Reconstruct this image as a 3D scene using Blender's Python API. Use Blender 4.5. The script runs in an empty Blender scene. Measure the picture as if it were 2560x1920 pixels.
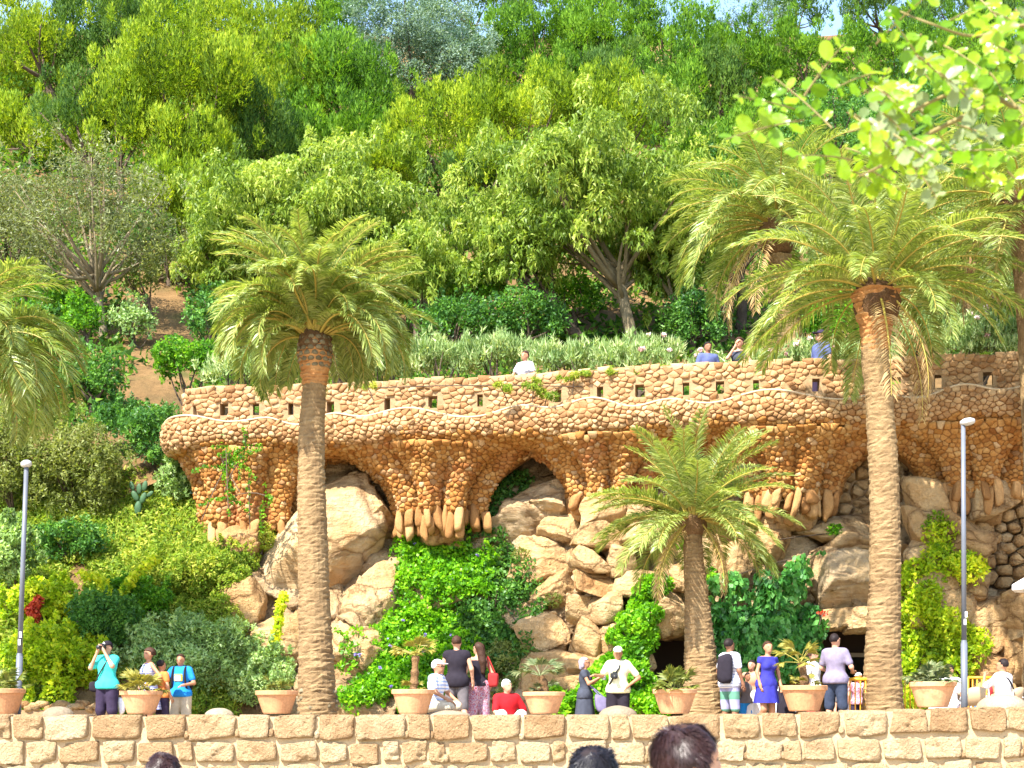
import bpy, bmesh, math, random
import numpy as np
from mathutils import Vector, Matrix

# ------------------------------------------------------------------ camera, sky, sun, exposure
FPX, HORIZON, MIDX, EYE = 4000.0, 1800.0, 1280.0, 1.7      # focal length and horizon in photo pixels (2560 wide)
scene = bpy.context.scene
cam_data = bpy.data.cameras.new('camera')
cam = bpy.data.objects.new('camera', cam_data)
scene.collection.objects.link(cam)
cam.location = (0, 0, EYE)
cam.rotation_euler = (math.pi / 2, 0, 0)
cam_data.sensor_width = 36.0
cam_data.lens = 36.0 * FPX / 2560.0
cam_data.shift_y = (HORIZON - 960.0) / 2560.0
cam_data.clip_end = 2000.0
cam_data.dof.use_dof = True
cam_data.dof.focus_distance = 30.0
cam_data.dof.aperture_fstop = 7.0
scene.camera = cam

SUN_EL, SUN_AZ = math.radians(50), math.radians(-146)       # azimuth measured from +Y towards +X: behind the camera, to its left
to_sun = Vector((math.cos(SUN_EL) * math.sin(SUN_AZ), math.cos(SUN_EL) * math.cos(SUN_AZ), math.sin(SUN_EL)))
world = bpy.data.worlds.new('World')
scene.world = world
world.use_nodes = True
wn = world.node_tree
sky = wn.nodes.new('ShaderNodeTexSky')
sky.sky_type = 'NISHITA'
sky.sun_disc = False
sky.sun_elevation = SUN_EL
sky.sun_rotation = SUN_AZ
sky.dust_density = 0.6
wn.links.new(sky.outputs[0], wn.nodes['Background'].inputs[0])
wn.nodes['Background'].inputs[1].default_value = 0.15
sun_data = bpy.data.lights.new('sun', 'SUN')
sun_data.energy = 4.4
sun_data.angle = math.radians(0.53)
sun_data.color = (1.0, 0.95, 0.86)
sun = bpy.data.objects.new('sun', sun_data)
scene.collection.objects.link(sun)
sun.rotation_euler = (-to_sun).to_track_quat('-Z', 'Y').to_euler()
scene.view_settings.view_transform = 'Standard'
scene.view_settings.look = 'None'
scene.view_settings.exposure = 1.85
scene.view_settings.gamma = 1.0

# ------------------------------------------------------------------ helpers
COL = scene.collection
def at(px, py, Y):
    return np.array([(px - MIDX) / FPX * Y, Y, EYE + (HORIZON - py) / FPX * Y])
def ppm(Y):
    return FPX / Y
def lerp(a, b, t):
    return a + (b - a) * t
def sstep(a, b, x):
    t = np.clip((x - a) / (b - a), 0, 1)
    return t * t * (3 - 2 * t)
def unit(v):
    v = np.asarray(v, float)
    n = np.linalg.norm(v, axis=-1, keepdims=True)
    return v / np.maximum(n, 1e-9)

def _hash(ix, iy, iz, seed):
    n = (ix.astype(np.int64) * 374761393 + iy.astype(np.int64) * 668265263 + iz.astype(np.int64) * 2147483647 + seed * 1274126177) & 0xFFFFFFFF
    n = ((n ^ (n >> 13)) * 1274126177) & 0xFFFFFFFF
    n = ((n ^ (n >> 16)) * 2246822519) & 0xFFFFFFFF
    n = n ^ (n >> 15)
    return (n & 0xFFFFFF) / float(0xFFFFFF) * 2 - 1
def vnoise(P, seed=0):
    P = np.asarray(P, float)
    i = np.floor(P).astype(np.int64)
    f = P - i
    f = f * f * (3 - 2 * f)
    out = 0
    for dx in (0, 1):
        for dy in (0, 1):
            for dz in (0, 1):
                w = (f[..., 0] if dx else 1 - f[..., 0]) * (f[..., 1] if dy else 1 - f[..., 1]) * (f[..., 2] if dz else 1 - f[..., 2])
                out = out + w * _hash(i[..., 0] + dx, i[..., 1] + dy, i[..., 2] + dz, seed)
    return out
def fbm(P, seed=0, octaves=4, gain=0.5):
    P = np.asarray(P, float)
    s, a, t = 0, 1.0, 0.0
    for o in range(octaves):
        s = s + a * vnoise(P * (2.03 ** o) + 17.3 * o, seed + o)
        t += a
        a *= gain
    return s / t

def wloc(o):
    v = np.zeros(3)
    while o is not None:
        v = v + np.array(o.location)
        o = o.parent
    return v

def add_mesh(name, V, F, mat=None, parent=None, smooth=False, tint=None, midx=None, local=False, loc=None):
    """One mesh object. V world coordinates unless local; F an int array (uniform) or a list of tuples."""
    V = np.asarray(V, float).reshape(-1, 3)
    if not local and parent is not None:
        V = V - wloc(parent)
    if loc is not None and not local:
        V = V - np.asarray(loc)
    me = bpy.data.meshes.new(name)
    if isinstance(F, np.ndarray) and F.ndim == 2:
        m, k = F.shape
        me.vertices.add(len(V))
        me.vertices.foreach_set('co', V.astype(np.float32).ravel())
        me.loops.add(m * k)
        me.loops.foreach_set('vertex_index', F.astype(np.int32).ravel())
        me.polygons.add(m)
        me.polygons.foreach_set('loop_start', np.arange(0, m * k, k, dtype=np.int32))
        me.update(calc_edges=True)
    else:
        me.from_pydata(V.tolist(), [], [tuple(int(i) for i in f) for f in F])
        me.update()
    if smooth:
        me.polygons.foreach_set('use_smooth', np.ones(len(me.polygons), dtype=bool))
    mats = mat if isinstance(mat, (list, tuple)) else [mat]
    for m_ in mats:
        if m_ is not None:
            me.materials.append(m_)
    if midx is not None:
        me.polygons.foreach_set('material_index', np.asarray(midx, dtype=np.int32))
    if tint is not None:
        a = me.attributes.new('tint', 'FLOAT', 'POINT')
        a.data.foreach_set('value', np.asarray(tint, dtype=np.float32))
    o = bpy.data.objects.new(name, me)
    COL.objects.link(o)
    if loc is not None:
        o.location = loc
    if parent is not None:
        o.parent = parent
    return o

def tag(o, label, cat, group=None, kind=None):
    if label: o['label'] = label
    if cat: o['category'] = cat
    if group: o['group'] = group
    if kind: o['kind'] = kind
    return o
def thing(name, label, cat, loc, group=None):
    o = bpy.data.objects.new(name, None)
    o.empty_display_size = 0.2
    COL.objects.link(o)
    o.location = tuple(float(c) for c in loc)
    return tag(o, label, cat, group)
def instance(mesh_obj, parent, loc, rot=None, scale=None, name=None):
    c = mesh_obj.copy()
    COL.objects.link(c)
    c.parent = parent
    c.location = tuple(loc)
    if rot is not None: c.rotation_euler = rot
    if scale is not None: c.scale = scale
    return c

class MB:
    """collects shapes into one mesh"""
    def __init__(self):
        self.V, self.F, self.T, self.M, self.n = [], [], [], [], 0
    def add(self, V, F, t=0.5, m=0):
        V = np.asarray(V, float).reshape(-1, 3)
        self.V.append(V)
        self.F += [tuple(int(i) + self.n for i in f) for f in F]
        self.M += [m] * len(F)
        self.T.append(np.full(len(V), t) if np.isscalar(t) else np.asarray(t))
        self.n += len(V)
        return self
    def build(self, name, mat, parent=None, smooth=False, **k):
        return add_mesh(name, np.concatenate(self.V), self.F, mat, parent, smooth, np.concatenate(self.T), self.M, **k)

def box(c, h, R=None):
    c, h = np.asarray(c, float), np.asarray(h, float)
    V = np.array([[x, y, z] for x in (-1, 1) for y in (-1, 1) for z in (-1, 1)], float) * h
    if R is not None: V = V @ np.asarray(R).T
    F = [(0, 1, 3, 2), (4, 6, 7, 5), (0, 4, 5, 1), (2, 3, 7, 6), (0, 2, 6, 4), (1, 5, 7, 3)]
    return V + c, F
def tube(pts, rad, seg=8, cap=True):
    pts = np.asarray(pts, float)
    n = len(pts)
    rad = np.full(n, rad) if np.isscalar(rad) else np.asarray(rad, float)
    T = unit(np.gradient(pts, axis=0))
    ref = np.array([0, 0, 1.0]) if abs(T[0][2]) < 0.9 else np.array([1.0, 0, 0])
    V = []
    u = unit(np.cross(T[0], ref))
    ang = np.linspace(0, 2 * np.pi, seg, endpoint=False)
    for i in range(n):
        u = unit(u - T[i] * np.dot(u, T[i]))
        w = np.cross(T[i], u)
        V.append(pts[i] + rad[i] * (np.cos(ang)[:, None] * u + np.sin(ang)[:, None] * w))
    V = np.concatenate(V)
    F = []
    for i in range(n - 1):
        for j in range(seg):
            a, b = i * seg + j, i * seg + (j + 1) % seg
            F.append((a, b, b + seg, a + seg))
    if cap:
        F.append(tuple(range(seg))[::-1])
        F.append(tuple(range((n - 1) * seg, n * seg)))
    return V, F
def lathe(profile, seg=32, c=(0, 0, 0)):
    profile = np.asarray(profile, float)
    ang = np.linspace(0, 2 * np.pi, seg, endpoint=False)
    V = np.concatenate([np.stack([r * np.cos(ang), r * np.sin(ang), np.full(seg, z)], 1) for r, z in profile]) + np.asarray(c)
    F = []
    for i in range(len(profile) - 1):
        for j in range(seg):
            a, b = i * seg + j, i * seg + (j + 1) % seg
            F.append((a, b, b + seg, a + seg))
    return V, F
def bez(a, b, c, n=8):
    t = np.linspace(0, 1, n)[:, None]
    return (1 - t) ** 2 * np.asarray(a) + 2 * t * (1 - t) * np.asarray(b) + t * t * np.asarray(c)

_ico = {}
def ico(sub):
    if sub not in _ico:
        bm = bmesh.new()
        bmesh.ops.create_icosphere(bm, subdivisions=sub, radius=1.0)
        _ico[sub] = (np.array([v.co[:] for v in bm.verts]), np.array([[v.index for v in f.verts] for f in bm.faces]))
        bm.free()
    return _ico[sub]
def polyrock(center, planes, sub=3, p=14, noise=0.03, nscale=2.0, seed=0):
    """rounded convex rock: unit directions pushed out to a set of planes (n, c)"""
    D, F = ico(sub)
    N = unit(np.array([n for n, c in planes]))
    C = np.array([c for n, c in planes])
    s = np.maximum(0, D @ N.T / C) ** p
    t = s.sum(1) ** (-1.0 / p)
    V = D * t[:, None]
    V = V + D * (fbm(V * nscale + seed * 7.7, seed, 4, 0.55) * noise)[:, None]
    return V + np.asarray(center), F
def boulder(center, dims, seed, sub=3, p=14, noise=0.06, jit=0.18, chips=7, nscale=2.2):
    r = np.random.default_rng(seed)
    pl = []
    for ax in range(3):
        for s in (-1, 1):
            n = r.normal(0, jit, 3)
            n[ax] += s
            pl.append((n, r.uniform(0.88, 1.05)))
    for k in range(chips):
        pl.append((r.normal(0, 1, 3), r.uniform(0.98, 1.3)))
    V, F = polyrock((0, 0, 0), pl, sub, p, noise, nscale, seed)
    return V * np.asarray(dims) + np.asarray(center), F
def chip(V, seed, n=40, depth=(0.02, 0.10), front=False):
    """knock flat flakes off a rock: everything beyond a random plane is pressed onto it"""
    r = np.random.default_rng(seed)
    c = V.mean(0)
    size = np.ptp(V, axis=0).mean()
    V = V.copy()
    lo0, hi0 = V.min(0), V.max(0)
    for k in range(n):
        p = V[r.integers(len(V))]
        d = unit(p - c + 1e-6)
        m = unit(d + r.normal(0, 0.35, 3))
        if front and m[1] > -0.2: continue
        off = np.dot(p - c, m) - size * r.uniform(*depth)
        e = (V - c) @ m - off
        V -= np.where(e > 0, e * 0.9, 0)[:, None] * m
    lo, hi = V.min(0), V.max(0)
    return lo0 + (V - lo) / (hi - lo) * (hi0 - lo0)
def weather(V, seed, a=0.10, b=0.035, strata=None, sf=2.6):
    """rough the rock: flaked facets, fine pitting and bedding planes"""
    c = V.mean(0)
    d = unit(V - c)
    rid = 1 - np.abs(fbm(V * 1.7 + seed, seed, 3, 0.55)) * 2
    h = a * 0.5 * (rid - 0.5)
    if strata is not None:
        q = V @ np.asarray(strata) * sf + 0.35 * fbm(V * 1.3, seed + 9)
        h = h + 0.07 * ((q % 1.0) - 0.5)
    V = chip(V + d * h[:, None], seed, 16, (0.006, 0.028))
    return V + d * (b * 0.7 * fbm(V * 9.0 + seed, seed + 5, 4, 0.65))[:, None]
def slab(poly, Y, thick, seed, tilt=(0, 0), sub=4, noise=0.05, p=22, bevel=0.4, nscale=1.3):
    """convex outline given in photo pixels at depth Y, real thickness, chipped front"""
    W = np.array([at(x, y, Y) for x, y in poly])
    c = W.mean(0)
    pl = []
    m = len(W)
    for i in range(m):
        a, b = W[i], W[(i + 1) % m]
        e = b - a
        n = np.array([e[2], 0, -e[0]])
        mid = (a + b) / 2 - c
        if np.dot(n, mid) < 0: n = -n
        n = unit(n)
        d = max(0.05, np.dot(n, mid))
        n2 = unit(n + np.array([0, -bevel, 0]))
        pl.append((n2, d * np.dot(n, n2) + 0.02))
        pl.append((n, d))
    pl.append((np.array([tilt[0], -1, tilt[1]]), thick * 0.5))
    pl.append((np.array([0, 1, 0]), thick * 0.5))
    r = np.random.default_rng(seed)
    for k in range(5):
        pl.append((np.array([r.uniform(-.7, .7), -1, r.uniform(-.7, .7)]), thick * r.uniform(0.5, 0.62)))
    return polyrock(c, pl, sub, p, noise, nscale, seed)

# ------------------------------------------------------------------ materials
def _nt(name):
    m = bpy.data.materials.new(name)
    m.use_nodes = True
    nt = m.node_tree
    for n in list(nt.nodes): nt.nodes.remove(n)
    out = nt.nodes.new('ShaderNodeOutputMaterial')
    return m, nt, out
def ramp(nt, stops):
    r = nt.nodes.new('ShaderNodeValToRGB')
    el = r.color_ramp.elements
    while len(el) < len(stops): el.new(0.5)
    for e, (p, c) in zip(el, stops):
        e.position = p
        e.color = (*c, 1)
    return r
def link(nt, a, b): nt.links.new(a, b)
def stone_mat(name, stops, scale=3.0, bump=0.5, fine=14.0, rough=0.9, src='attr', var=0.35, dist=0.05, stain=None, streak=None, pits=0.0, crack=0.0):
    m, nt, out = _nt(name)
    N = nt.nodes
    b = N.new('ShaderNodeBsdfPrincipled')
    b.inputs['Roughness'].default_value = rough
    b.inputs['Specular IOR Level'].default_value = 0.15
    tc = N.new('ShaderNodeTexCoord')
    n1 = N.new('ShaderNodeTexNoise'); n1.inputs['Scale'].default_value = scale; n1.inputs['Detail'].default_value = 6; n1.inputs['Roughness'].default_value = 0.65
    n2 = N.new('ShaderNodeTexNoise'); n2.inputs['Scale'].default_value = fine; n2.inputs['Detail'].default_value = 8; n2.inputs['Roughness'].default_value = 0.7
    geo = N.new('ShaderNodeNewGeometry')
    link(nt, geo.outputs['Position'], n1.inputs['Vector']); link(nt, geo.outputs['Position'], n2.inputs['Vector'])
    if src == 'attr':
        a = N.new('ShaderNodeAttribute'); a.attribute_name = 'tint'; v = a.outputs['Fac']
    else:
        a = N.new('ShaderNodeObjectInfo'); v = a.outputs['Random']
    mx = N.new('ShaderNodeMath'); mx.operation = 'MULTIPLY_ADD'; mx.inputs[1].default_value = var
    link(nt, v, mx.inputs[0])
    sc = N.new('ShaderNodeMath'); sc.operation = 'MULTIPLY'; sc.inputs[1].default_value = 1 - var
    link(nt, n1.outputs['Fac'], sc.inputs[0]); link(nt, sc.outputs[0], mx.inputs[2])
    r = ramp(nt, stops); link(nt, mx.outputs[0], r.inputs[0])
    col = r.outputs[0]
    r2 = ramp(nt, [(0.3, (0.6, 0.6, 0.6)), (0.62, (1.1, 1.1, 1.1))]); link(nt, n2.outputs['Fac'], r2.inputs[0])
    mm = N.new('ShaderNodeMixRGB'); mm.blend_type = 'MULTIPLY'; mm.inputs[0].default_value = 0.6
    link(nt, col, mm.inputs[1]); link(nt, r2.outputs[0], mm.inputs[2]); col = mm.outputs[0]
    if stain:
        n3 = N.new('ShaderNodeTexNoise'); n3.inputs['Scale'].default_value = stain[1]; n3.inputs['Detail'].default_value = 5
        link(nt, geo.outputs['Position'], n3.inputs['Vector'])
        r3 = ramp(nt, [(0.55, (0, 0, 0)), (0.68, (1, 1, 1))]); link(nt, n3.outputs['Fac'], r3.inputs[0])
        m3 = N.new('ShaderNodeMixRGB'); m3.inputs[2].default_value = (*stain[0], 1)
        s3 = N.new('ShaderNodeMath'); s3.operation = 'MULTIPLY'; s3.inputs[1].default_value = stain[2]
        link(nt, r3.outputs[0], s3.inputs[0]); link(nt, s3.outputs[0], m3.inputs[0]); link(nt, col, m3.inputs[1]); col = m3.outputs[0]
    ad = N.new('ShaderNodeMath'); ad.operation = 'ADD'
    link(nt, n1.outputs['Fac'], ad.inputs[0]); link(nt, n2.outputs['Fac'], ad.inputs[1])
    if streak:
        mp = N.new('ShaderNodeMapping'); mp.inputs['Rotation'].default_value = (0.2, streak[0], 0.1); mp.inputs['Scale'].default_value = (0.5, 0.8, streak[1])
        link(nt, geo.outputs['Position'], mp.inputs['Vector'])
        n4 = N.new('ShaderNodeTexNoise'); n4.inputs['Scale'].default_value = 1.6; n4.inputs['Detail'].default_value = 7; n4.inputs['Roughness'].default_value = 0.6
        link(nt, mp.outputs[0], n4.inputs['Vector'])
        r4 = ramp(nt, [(0.36, (0.55, 0.50, 0.46)), (0.46, (1, 1, 1)), (0.62, (1.15, 1.12, 1.08))]); link(nt, n4.outputs['Fac'], r4.inputs[0])
        m4 = N.new('ShaderNodeMixRGB'); m4.blend_type = 'MULTIPLY'; m4.inputs[0].default_value = streak[2]
        link(nt, col, m4.inputs[1]); link(nt, r4.outputs[0], m4.inputs[2]); col = m4.outputs[0]
        a4 = N.new('ShaderNodeMath'); a4.operation = 'ADD'; link(nt, ad.outputs[0], a4.inputs[0]); link(nt, n4.outputs['Fac'], a4.inputs[1]); ad = a4
    if crack > 0:
        vc = N.new('ShaderNodeTexVoronoi'); vc.feature = 'DISTANCE_TO_EDGE'; vc.inputs['Scale'].default_value = crack
        mpc = N.new('ShaderNodeMapping'); mpc.inputs['Rotation'].default_value = (0.3, 0.6, 0.2); mpc.inputs['Scale'].default_value = (0.7, 1.0, 1.5); link(nt, geo.outputs['Position'], mpc.inputs['Vector'])
        nc = N.new('ShaderNodeMixRGB'); nc.inputs[0].default_value = 0.35; link(nt, mpc.outputs[0], nc.inputs[1]); link(nt, n1.outputs['Color'], nc.inputs[2]); link(nt, nc.outputs[0], vc.inputs['Vector'])
        rc = ramp(nt, [(0.0, (0.42, 0.36, 0.32)), (0.02, (0.75, 0.72, 0.7)), (0.05, (1, 1, 1))]); link(nt, vc.outputs['Distance'], rc.inputs[0])
        mc = N.new('ShaderNodeMixRGB'); mc.blend_type = 'MULTIPLY'; mc.inputs[0].default_value = 0.85; link(nt, col, mc.inputs[1]); link(nt, rc.outputs[0], mc.inputs[2]); col = mc.outputs[0]
        ac = N.new('ShaderNodeMath'); ac.operation = 'MULTIPLY_ADD'; ac.inputs[1].default_value = 0.5; link(nt, rc.outputs[0], ac.inputs[0]); link(nt, ad.outputs[0], ac.inputs[2]); ad = ac
    if pits > 0:
        vo = N.new('ShaderNodeTexVoronoi'); vo.inputs['Scale'].default_value = 9.0
        nw = N.new('ShaderNodeMixRGB'); nw.inputs[0].default_value = 0.25; link(nt, geo.outputs['Position'], nw.inputs[1]); link(nt, n1.outputs['Color'], nw.inputs[2]); link(nt, nw.outputs[0], vo.inputs['Vector'])
        r5 = ramp(nt, [(0.05, (0, 0, 0)), (0.3, (1, 1, 1))]); link(nt, vo.outputs['Distance'], r5.inputs[0])
        a5 = N.new('ShaderNodeMath'); a5.operation = 'MULTIPLY_ADD'; a5.inputs[1].default_value = pits; link(nt, r5.outputs[0], a5.inputs[0]); link(nt, ad.outputs[0], a5.inputs[2]); ad = a5
    link(nt, col, b.inputs['Base Color'])
    bp = N.new('ShaderNodeBump'); bp.inputs['Strength'].default_value = bump; bp.inputs['Distance'].default_value = dist
    link(nt, ad.outputs[0], bp.inputs['Height']); link(nt, bp.outputs[0], b.inputs['Normal'])
    link(nt, b.outputs[0], out.inputs[0])
    return m
def leaf_mat(name, dark, mid, light, trans=0.35, rough=0.5, spec=0.25, src='attr'):
    m, nt, out = _nt(name)
    N = nt.nodes
    if src == 'attr':
        a = N.new('ShaderNodeAttribute'); a.attribute_name = 'tint'; v = a.outputs['Fac']
    else:
        a = N.new('ShaderNodeObjectInfo'); v = a.outputs['Random']
    r = ramp(nt, [(0.0, dark), (0.5, mid), (1.0, light)]); link(nt, v, r.inputs[0])
    b = N.new('ShaderNodeBsdfPrincipled'); b.inputs['Roughness'].default_value = rough; b.inputs['Specular IOR Level'].default_value = spec
    t = N.new('ShaderNodeBsdfTranslucent')
    g = N.new('ShaderNodeMixRGB'); g.blend_type = 'MULTIPLY'; g.inputs[0].default_value = 1.0; g.inputs[2].default_value = (1.25, 1.25, 0.5, 1)
    link(nt, r.outputs[0], b.inputs['Base Color']); link(nt, r.outputs[0], g.inputs[1]); link(nt, g.outputs[0], t.inputs[0])
    mx = N.new('ShaderNodeMixShader'); mx.inputs[0].default_value = trans
    link(nt, b.outputs[0], mx.inputs[1]); link(nt, t.outputs[0], mx.inputs[2]); link(nt, mx.outputs[0], out.inputs[0])
    return m
def plain_mat(name, col, rough=0.7, spec=0.3, metal=0.0, noise=0.0, nscale=8.0, bump=0.0, alpha=1.0):
    m, nt, out = _nt(name)
    N = nt.nodes
    b = N.new('ShaderNodeBsdfPrincipled'); b.inputs['Roughness'].default_value = rough; b.inputs['Specular IOR Level'].default_value = spec
    b.inputs['Metallic'].default_value = metal
    b.inputs['Base Color'].default_value = (*col, 1)
    if noise > 0 or bump > 0:
        n1 = N.new('ShaderNodeTexNoise'); n1.inputs['Scale'].default_value = nscale; n1.inputs['Detail'].default_value = 6
        tc = N.new('ShaderNodeTexCoord'); link(nt, tc.outputs['Object'], n1.inputs['Vector'])
        r = ramp(nt, [(0.3, tuple(c * (1 - noise) for c in col)), (0.7, tuple(min(1, c * (1 + noise)) for c in col))])
        link(nt, n1.outputs['Fac'], r.inputs[0]); link(nt, r.outputs[0], b.inputs['Base Color'])
        if bump > 0:
            bp = N.new('ShaderNodeBump'); bp.inputs['Strength'].default_value = bump; bp.inputs['Distance'].default_value = 0.02
            link(nt, n1.outputs['Fac'], bp.inputs['Height']); link(nt, bp.outputs[0], b.inputs['Normal'])
    if alpha < 1:
        b.inputs['Transmission Weight'].default_value = 1 - alpha
    link(nt, b.outputs[0], out.inputs[0])
    return m
def stripe_mat(name, c1, c2, freq, duty=0.5, axis=2, c3=None):
    m, nt, out = _nt(name)
    N = nt.nodes
    b = N.new('ShaderNodeBsdfPrincipled'); b.inputs['Roughness'].default_value = 0.85; b.inputs['Specular IOR Level'].default_value = 0.1
    tc = N.new('ShaderNodeTexCoord'); sp = N.new('ShaderNodeSeparateXYZ'); link(nt, tc.outputs['Object'], sp.inputs[0])
    mu = N.new('ShaderNodeMath'); mu.operation = 'MULTIPLY'; mu.inputs[1].default_value = freq; link(nt, sp.outputs[axis], mu.inputs[0])
    fr = N.new('ShaderNodeMath'); fr.operation = 'FRACT'; link(nt, mu.outputs[0], fr.inputs[0])
    r = ramp(nt, [(0, c1), (duty, c2)]); r.color_ramp.interpolation = 'CONSTANT'
    link(nt, fr.outputs[0], r.inputs[0]); link(nt, r.outputs[0], b.inputs['Base Color']); link(nt, b.outputs[0], out.inputs[0])
    return m
def blotch_mat(name, cols, scale):
    m, nt, out = _nt(name)
    N = nt.nodes
    b = N.new('ShaderNodeBsdfPrincipled'); b.inputs['Roughness'].default_value = 0.85; b.inputs['Specular IOR Level'].default_value = 0.1
    tc = N.new('ShaderNodeTexCoord'); v = N.new('ShaderNodeTexNoise'); v.inputs['Scale'].default_value = scale; v.inputs['Detail'].default_value = 2
    link(nt, tc.outputs['Object'], v.inputs['Vector'])
    k = len(cols)
    r = ramp(nt, [(0.34 + 0.32 * i / k, c) for i, c in enumerate(cols)]); r.color_ramp.interpolation = 'CONSTANT'
    link(nt, v.outputs['Fac'], r.inputs[0]); link(nt, r.outputs[0], b.inputs['Base Color']); link(nt, b.outputs[0], out.inputs[0])
    return m
import time
T0 = time.time()
# ------------------------------------------------------------------ stone and soil materials
M = {}
M['block'] = stone_mat('ashlar_block', [(0.2, (0.36, 0.21, 0.10)), (0.45, (0.52, 0.36, 0.195)), (0.6, (0.57, 0.42, 0.245)), (0.8, (0.62, 0.48, 0.31))], 2.5, 1.0, 22, src='obj', var=0.4, dist=0.12, pits=0.35, stain=((0.33, 0.18, 0.085), 1.8, 0.5))
M['mortar'] = stone_mat('lime_mortar', [(0.3, (0.40, 0.28, 0.155)), (0.7, (0.51, 0.375, 0.22))], 4, 0.4, 30, src='obj')
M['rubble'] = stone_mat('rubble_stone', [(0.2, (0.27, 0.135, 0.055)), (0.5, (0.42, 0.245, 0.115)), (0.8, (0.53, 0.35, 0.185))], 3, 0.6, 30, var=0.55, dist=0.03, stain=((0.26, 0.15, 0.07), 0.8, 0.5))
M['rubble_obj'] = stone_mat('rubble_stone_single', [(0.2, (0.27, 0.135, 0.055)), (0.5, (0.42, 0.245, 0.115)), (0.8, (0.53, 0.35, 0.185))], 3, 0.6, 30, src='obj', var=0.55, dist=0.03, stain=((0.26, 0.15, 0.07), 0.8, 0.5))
M['corbel'] = stone_mat('corbel_stone', [(0.15, (0.20, 0.068, 0.016)), (0.4, (0.345, 0.15, 0.038)), (0.6, (0.42, 0.205, 0.06)), (0.85, (0.50, 0.31, 0.13))], 1.3, 0.6, 26, var=0.5, dist=0.03, stain=((0.30, 0.11, 0.05), 0.9, 0.5))  # orange stone, deepened by bounced light put into the colour
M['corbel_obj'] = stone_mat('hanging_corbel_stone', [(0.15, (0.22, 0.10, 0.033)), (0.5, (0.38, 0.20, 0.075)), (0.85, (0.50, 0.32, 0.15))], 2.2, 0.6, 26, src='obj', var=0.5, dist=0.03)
M['corbel_core'] = stone_mat('corbel_mortar', [(0.3, (0.20, 0.088, 0.028)), (0.7, (0.32, 0.165, 0.055))], 4, 0.5, 24, src='obj', dist=0.02)  # mortar carries the same bounced-light orange
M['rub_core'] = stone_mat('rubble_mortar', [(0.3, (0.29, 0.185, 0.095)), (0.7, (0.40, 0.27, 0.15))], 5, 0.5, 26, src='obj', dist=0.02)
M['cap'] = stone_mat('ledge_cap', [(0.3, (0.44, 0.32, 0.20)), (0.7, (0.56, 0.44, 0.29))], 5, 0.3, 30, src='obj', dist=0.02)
M['cliff'] = stone_mat('cliff_rock', [(0.28, (0.32, 0.18, 0.08)), (0.5, (0.47, 0.32, 0.17)), (0.72, (0.58, 0.44, 0.28))], 0.9, 1.0, 7, src='obj', var=0.12, dist=0.18, crack=1.1, streak=(-0.5, 3.2, 0.6), pits=0.2, stain=((0.28, 0.13, 0.05), 0.8, 0.35))
M['pale'] = stone_mat('pale_slab_rock', [(0.25, (0.36, 0.21, 0.085)), (0.5, (0.50, 0.345, 0.18)), (0.75, (0.56, 0.45, 0.31))], 0.8, 0.9, 6, src='obj', var=0.15, dist=0.16, crack=0.9, streak=(-0.55, 3.6, 0.7), stain=((0.42, 0.20, 0.06), 0.7, 0.5))
M['boulder'] = stone_mat('boulder_rock', [(0.25, (0.36, 0.185, 0.07)), (0.5, (0.54, 0.34, 0.155)), (0.75, (0.62, 0.45, 0.25))], 1.6, 0.9, 12, src='obj', var=0.25, dist=0.14, crack=1.3, streak=(0.3, 3.0, 0.4), pits=0.25)
M['soil'] = stone_mat('orange_soil', [(0.3, (0.10, 0.07, 0.03)), (0.5, (0.17, 0.10, 0.04)), (0.7, (0.30, 0.18, 0.08))], 0.5, 0.8, 6, src='obj', var=0.05, dist=0.1, stain=((0.05, 0.07, 0.015), 0.35, 0.8))
M['sand'] = stone_mat('terrace_gravel', [(0.3, (0.343, 0.242, 0.140)), (0.7, (0.452, 0.343, 0.218))], 1.5, 0.3, 40, src='obj', var=0.05, dist=0.02)
M['ground'] = stone_mat('plaza_ground', [(0.3, (0.312, 0.234, 0.140)), (0.7, (0.421, 0.328, 0.211))], 0.6, 0.3, 30, src='obj', var=0.05, dist=0.02)
M['dark'] = plain_mat('recess_shade_wall', (0.05, 0.035, 0.03), 0.8)  # near-black stands in for the shade inside the recesses
M['dome'] = stone_mat('rounded_bollard_stone', [(0.3, (0.24, 0.19, 0.13)), (0.7, (0.36, 0.29, 0.2))], 3, 0.7, 25, src='obj', dist=0.05)

TERR = 1.45
def terr(y):
    return TERR - 0.16 * sstep(28.6, 31.4, y)
def hill(x, y):
    base = 8.0 + np.clip(y - 38.4, 0, 57.5) * 0.6
    left = TERR + np.clip(y - 31.6, 0, None) * 1.12
    left = np.minimum(left, 8.0 + np.clip(y - 37.45, 0, 57.5) * 0.6)
    w = sstep(-8.6, -7.0, x)
    h = lerp(left, base, w)
    h = h + sstep(38.5, 46, y) * 0.8 * fbm(np.stack([x * 0.15, y * 0.15, 0 * x], -1), 3)
    return h

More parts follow.
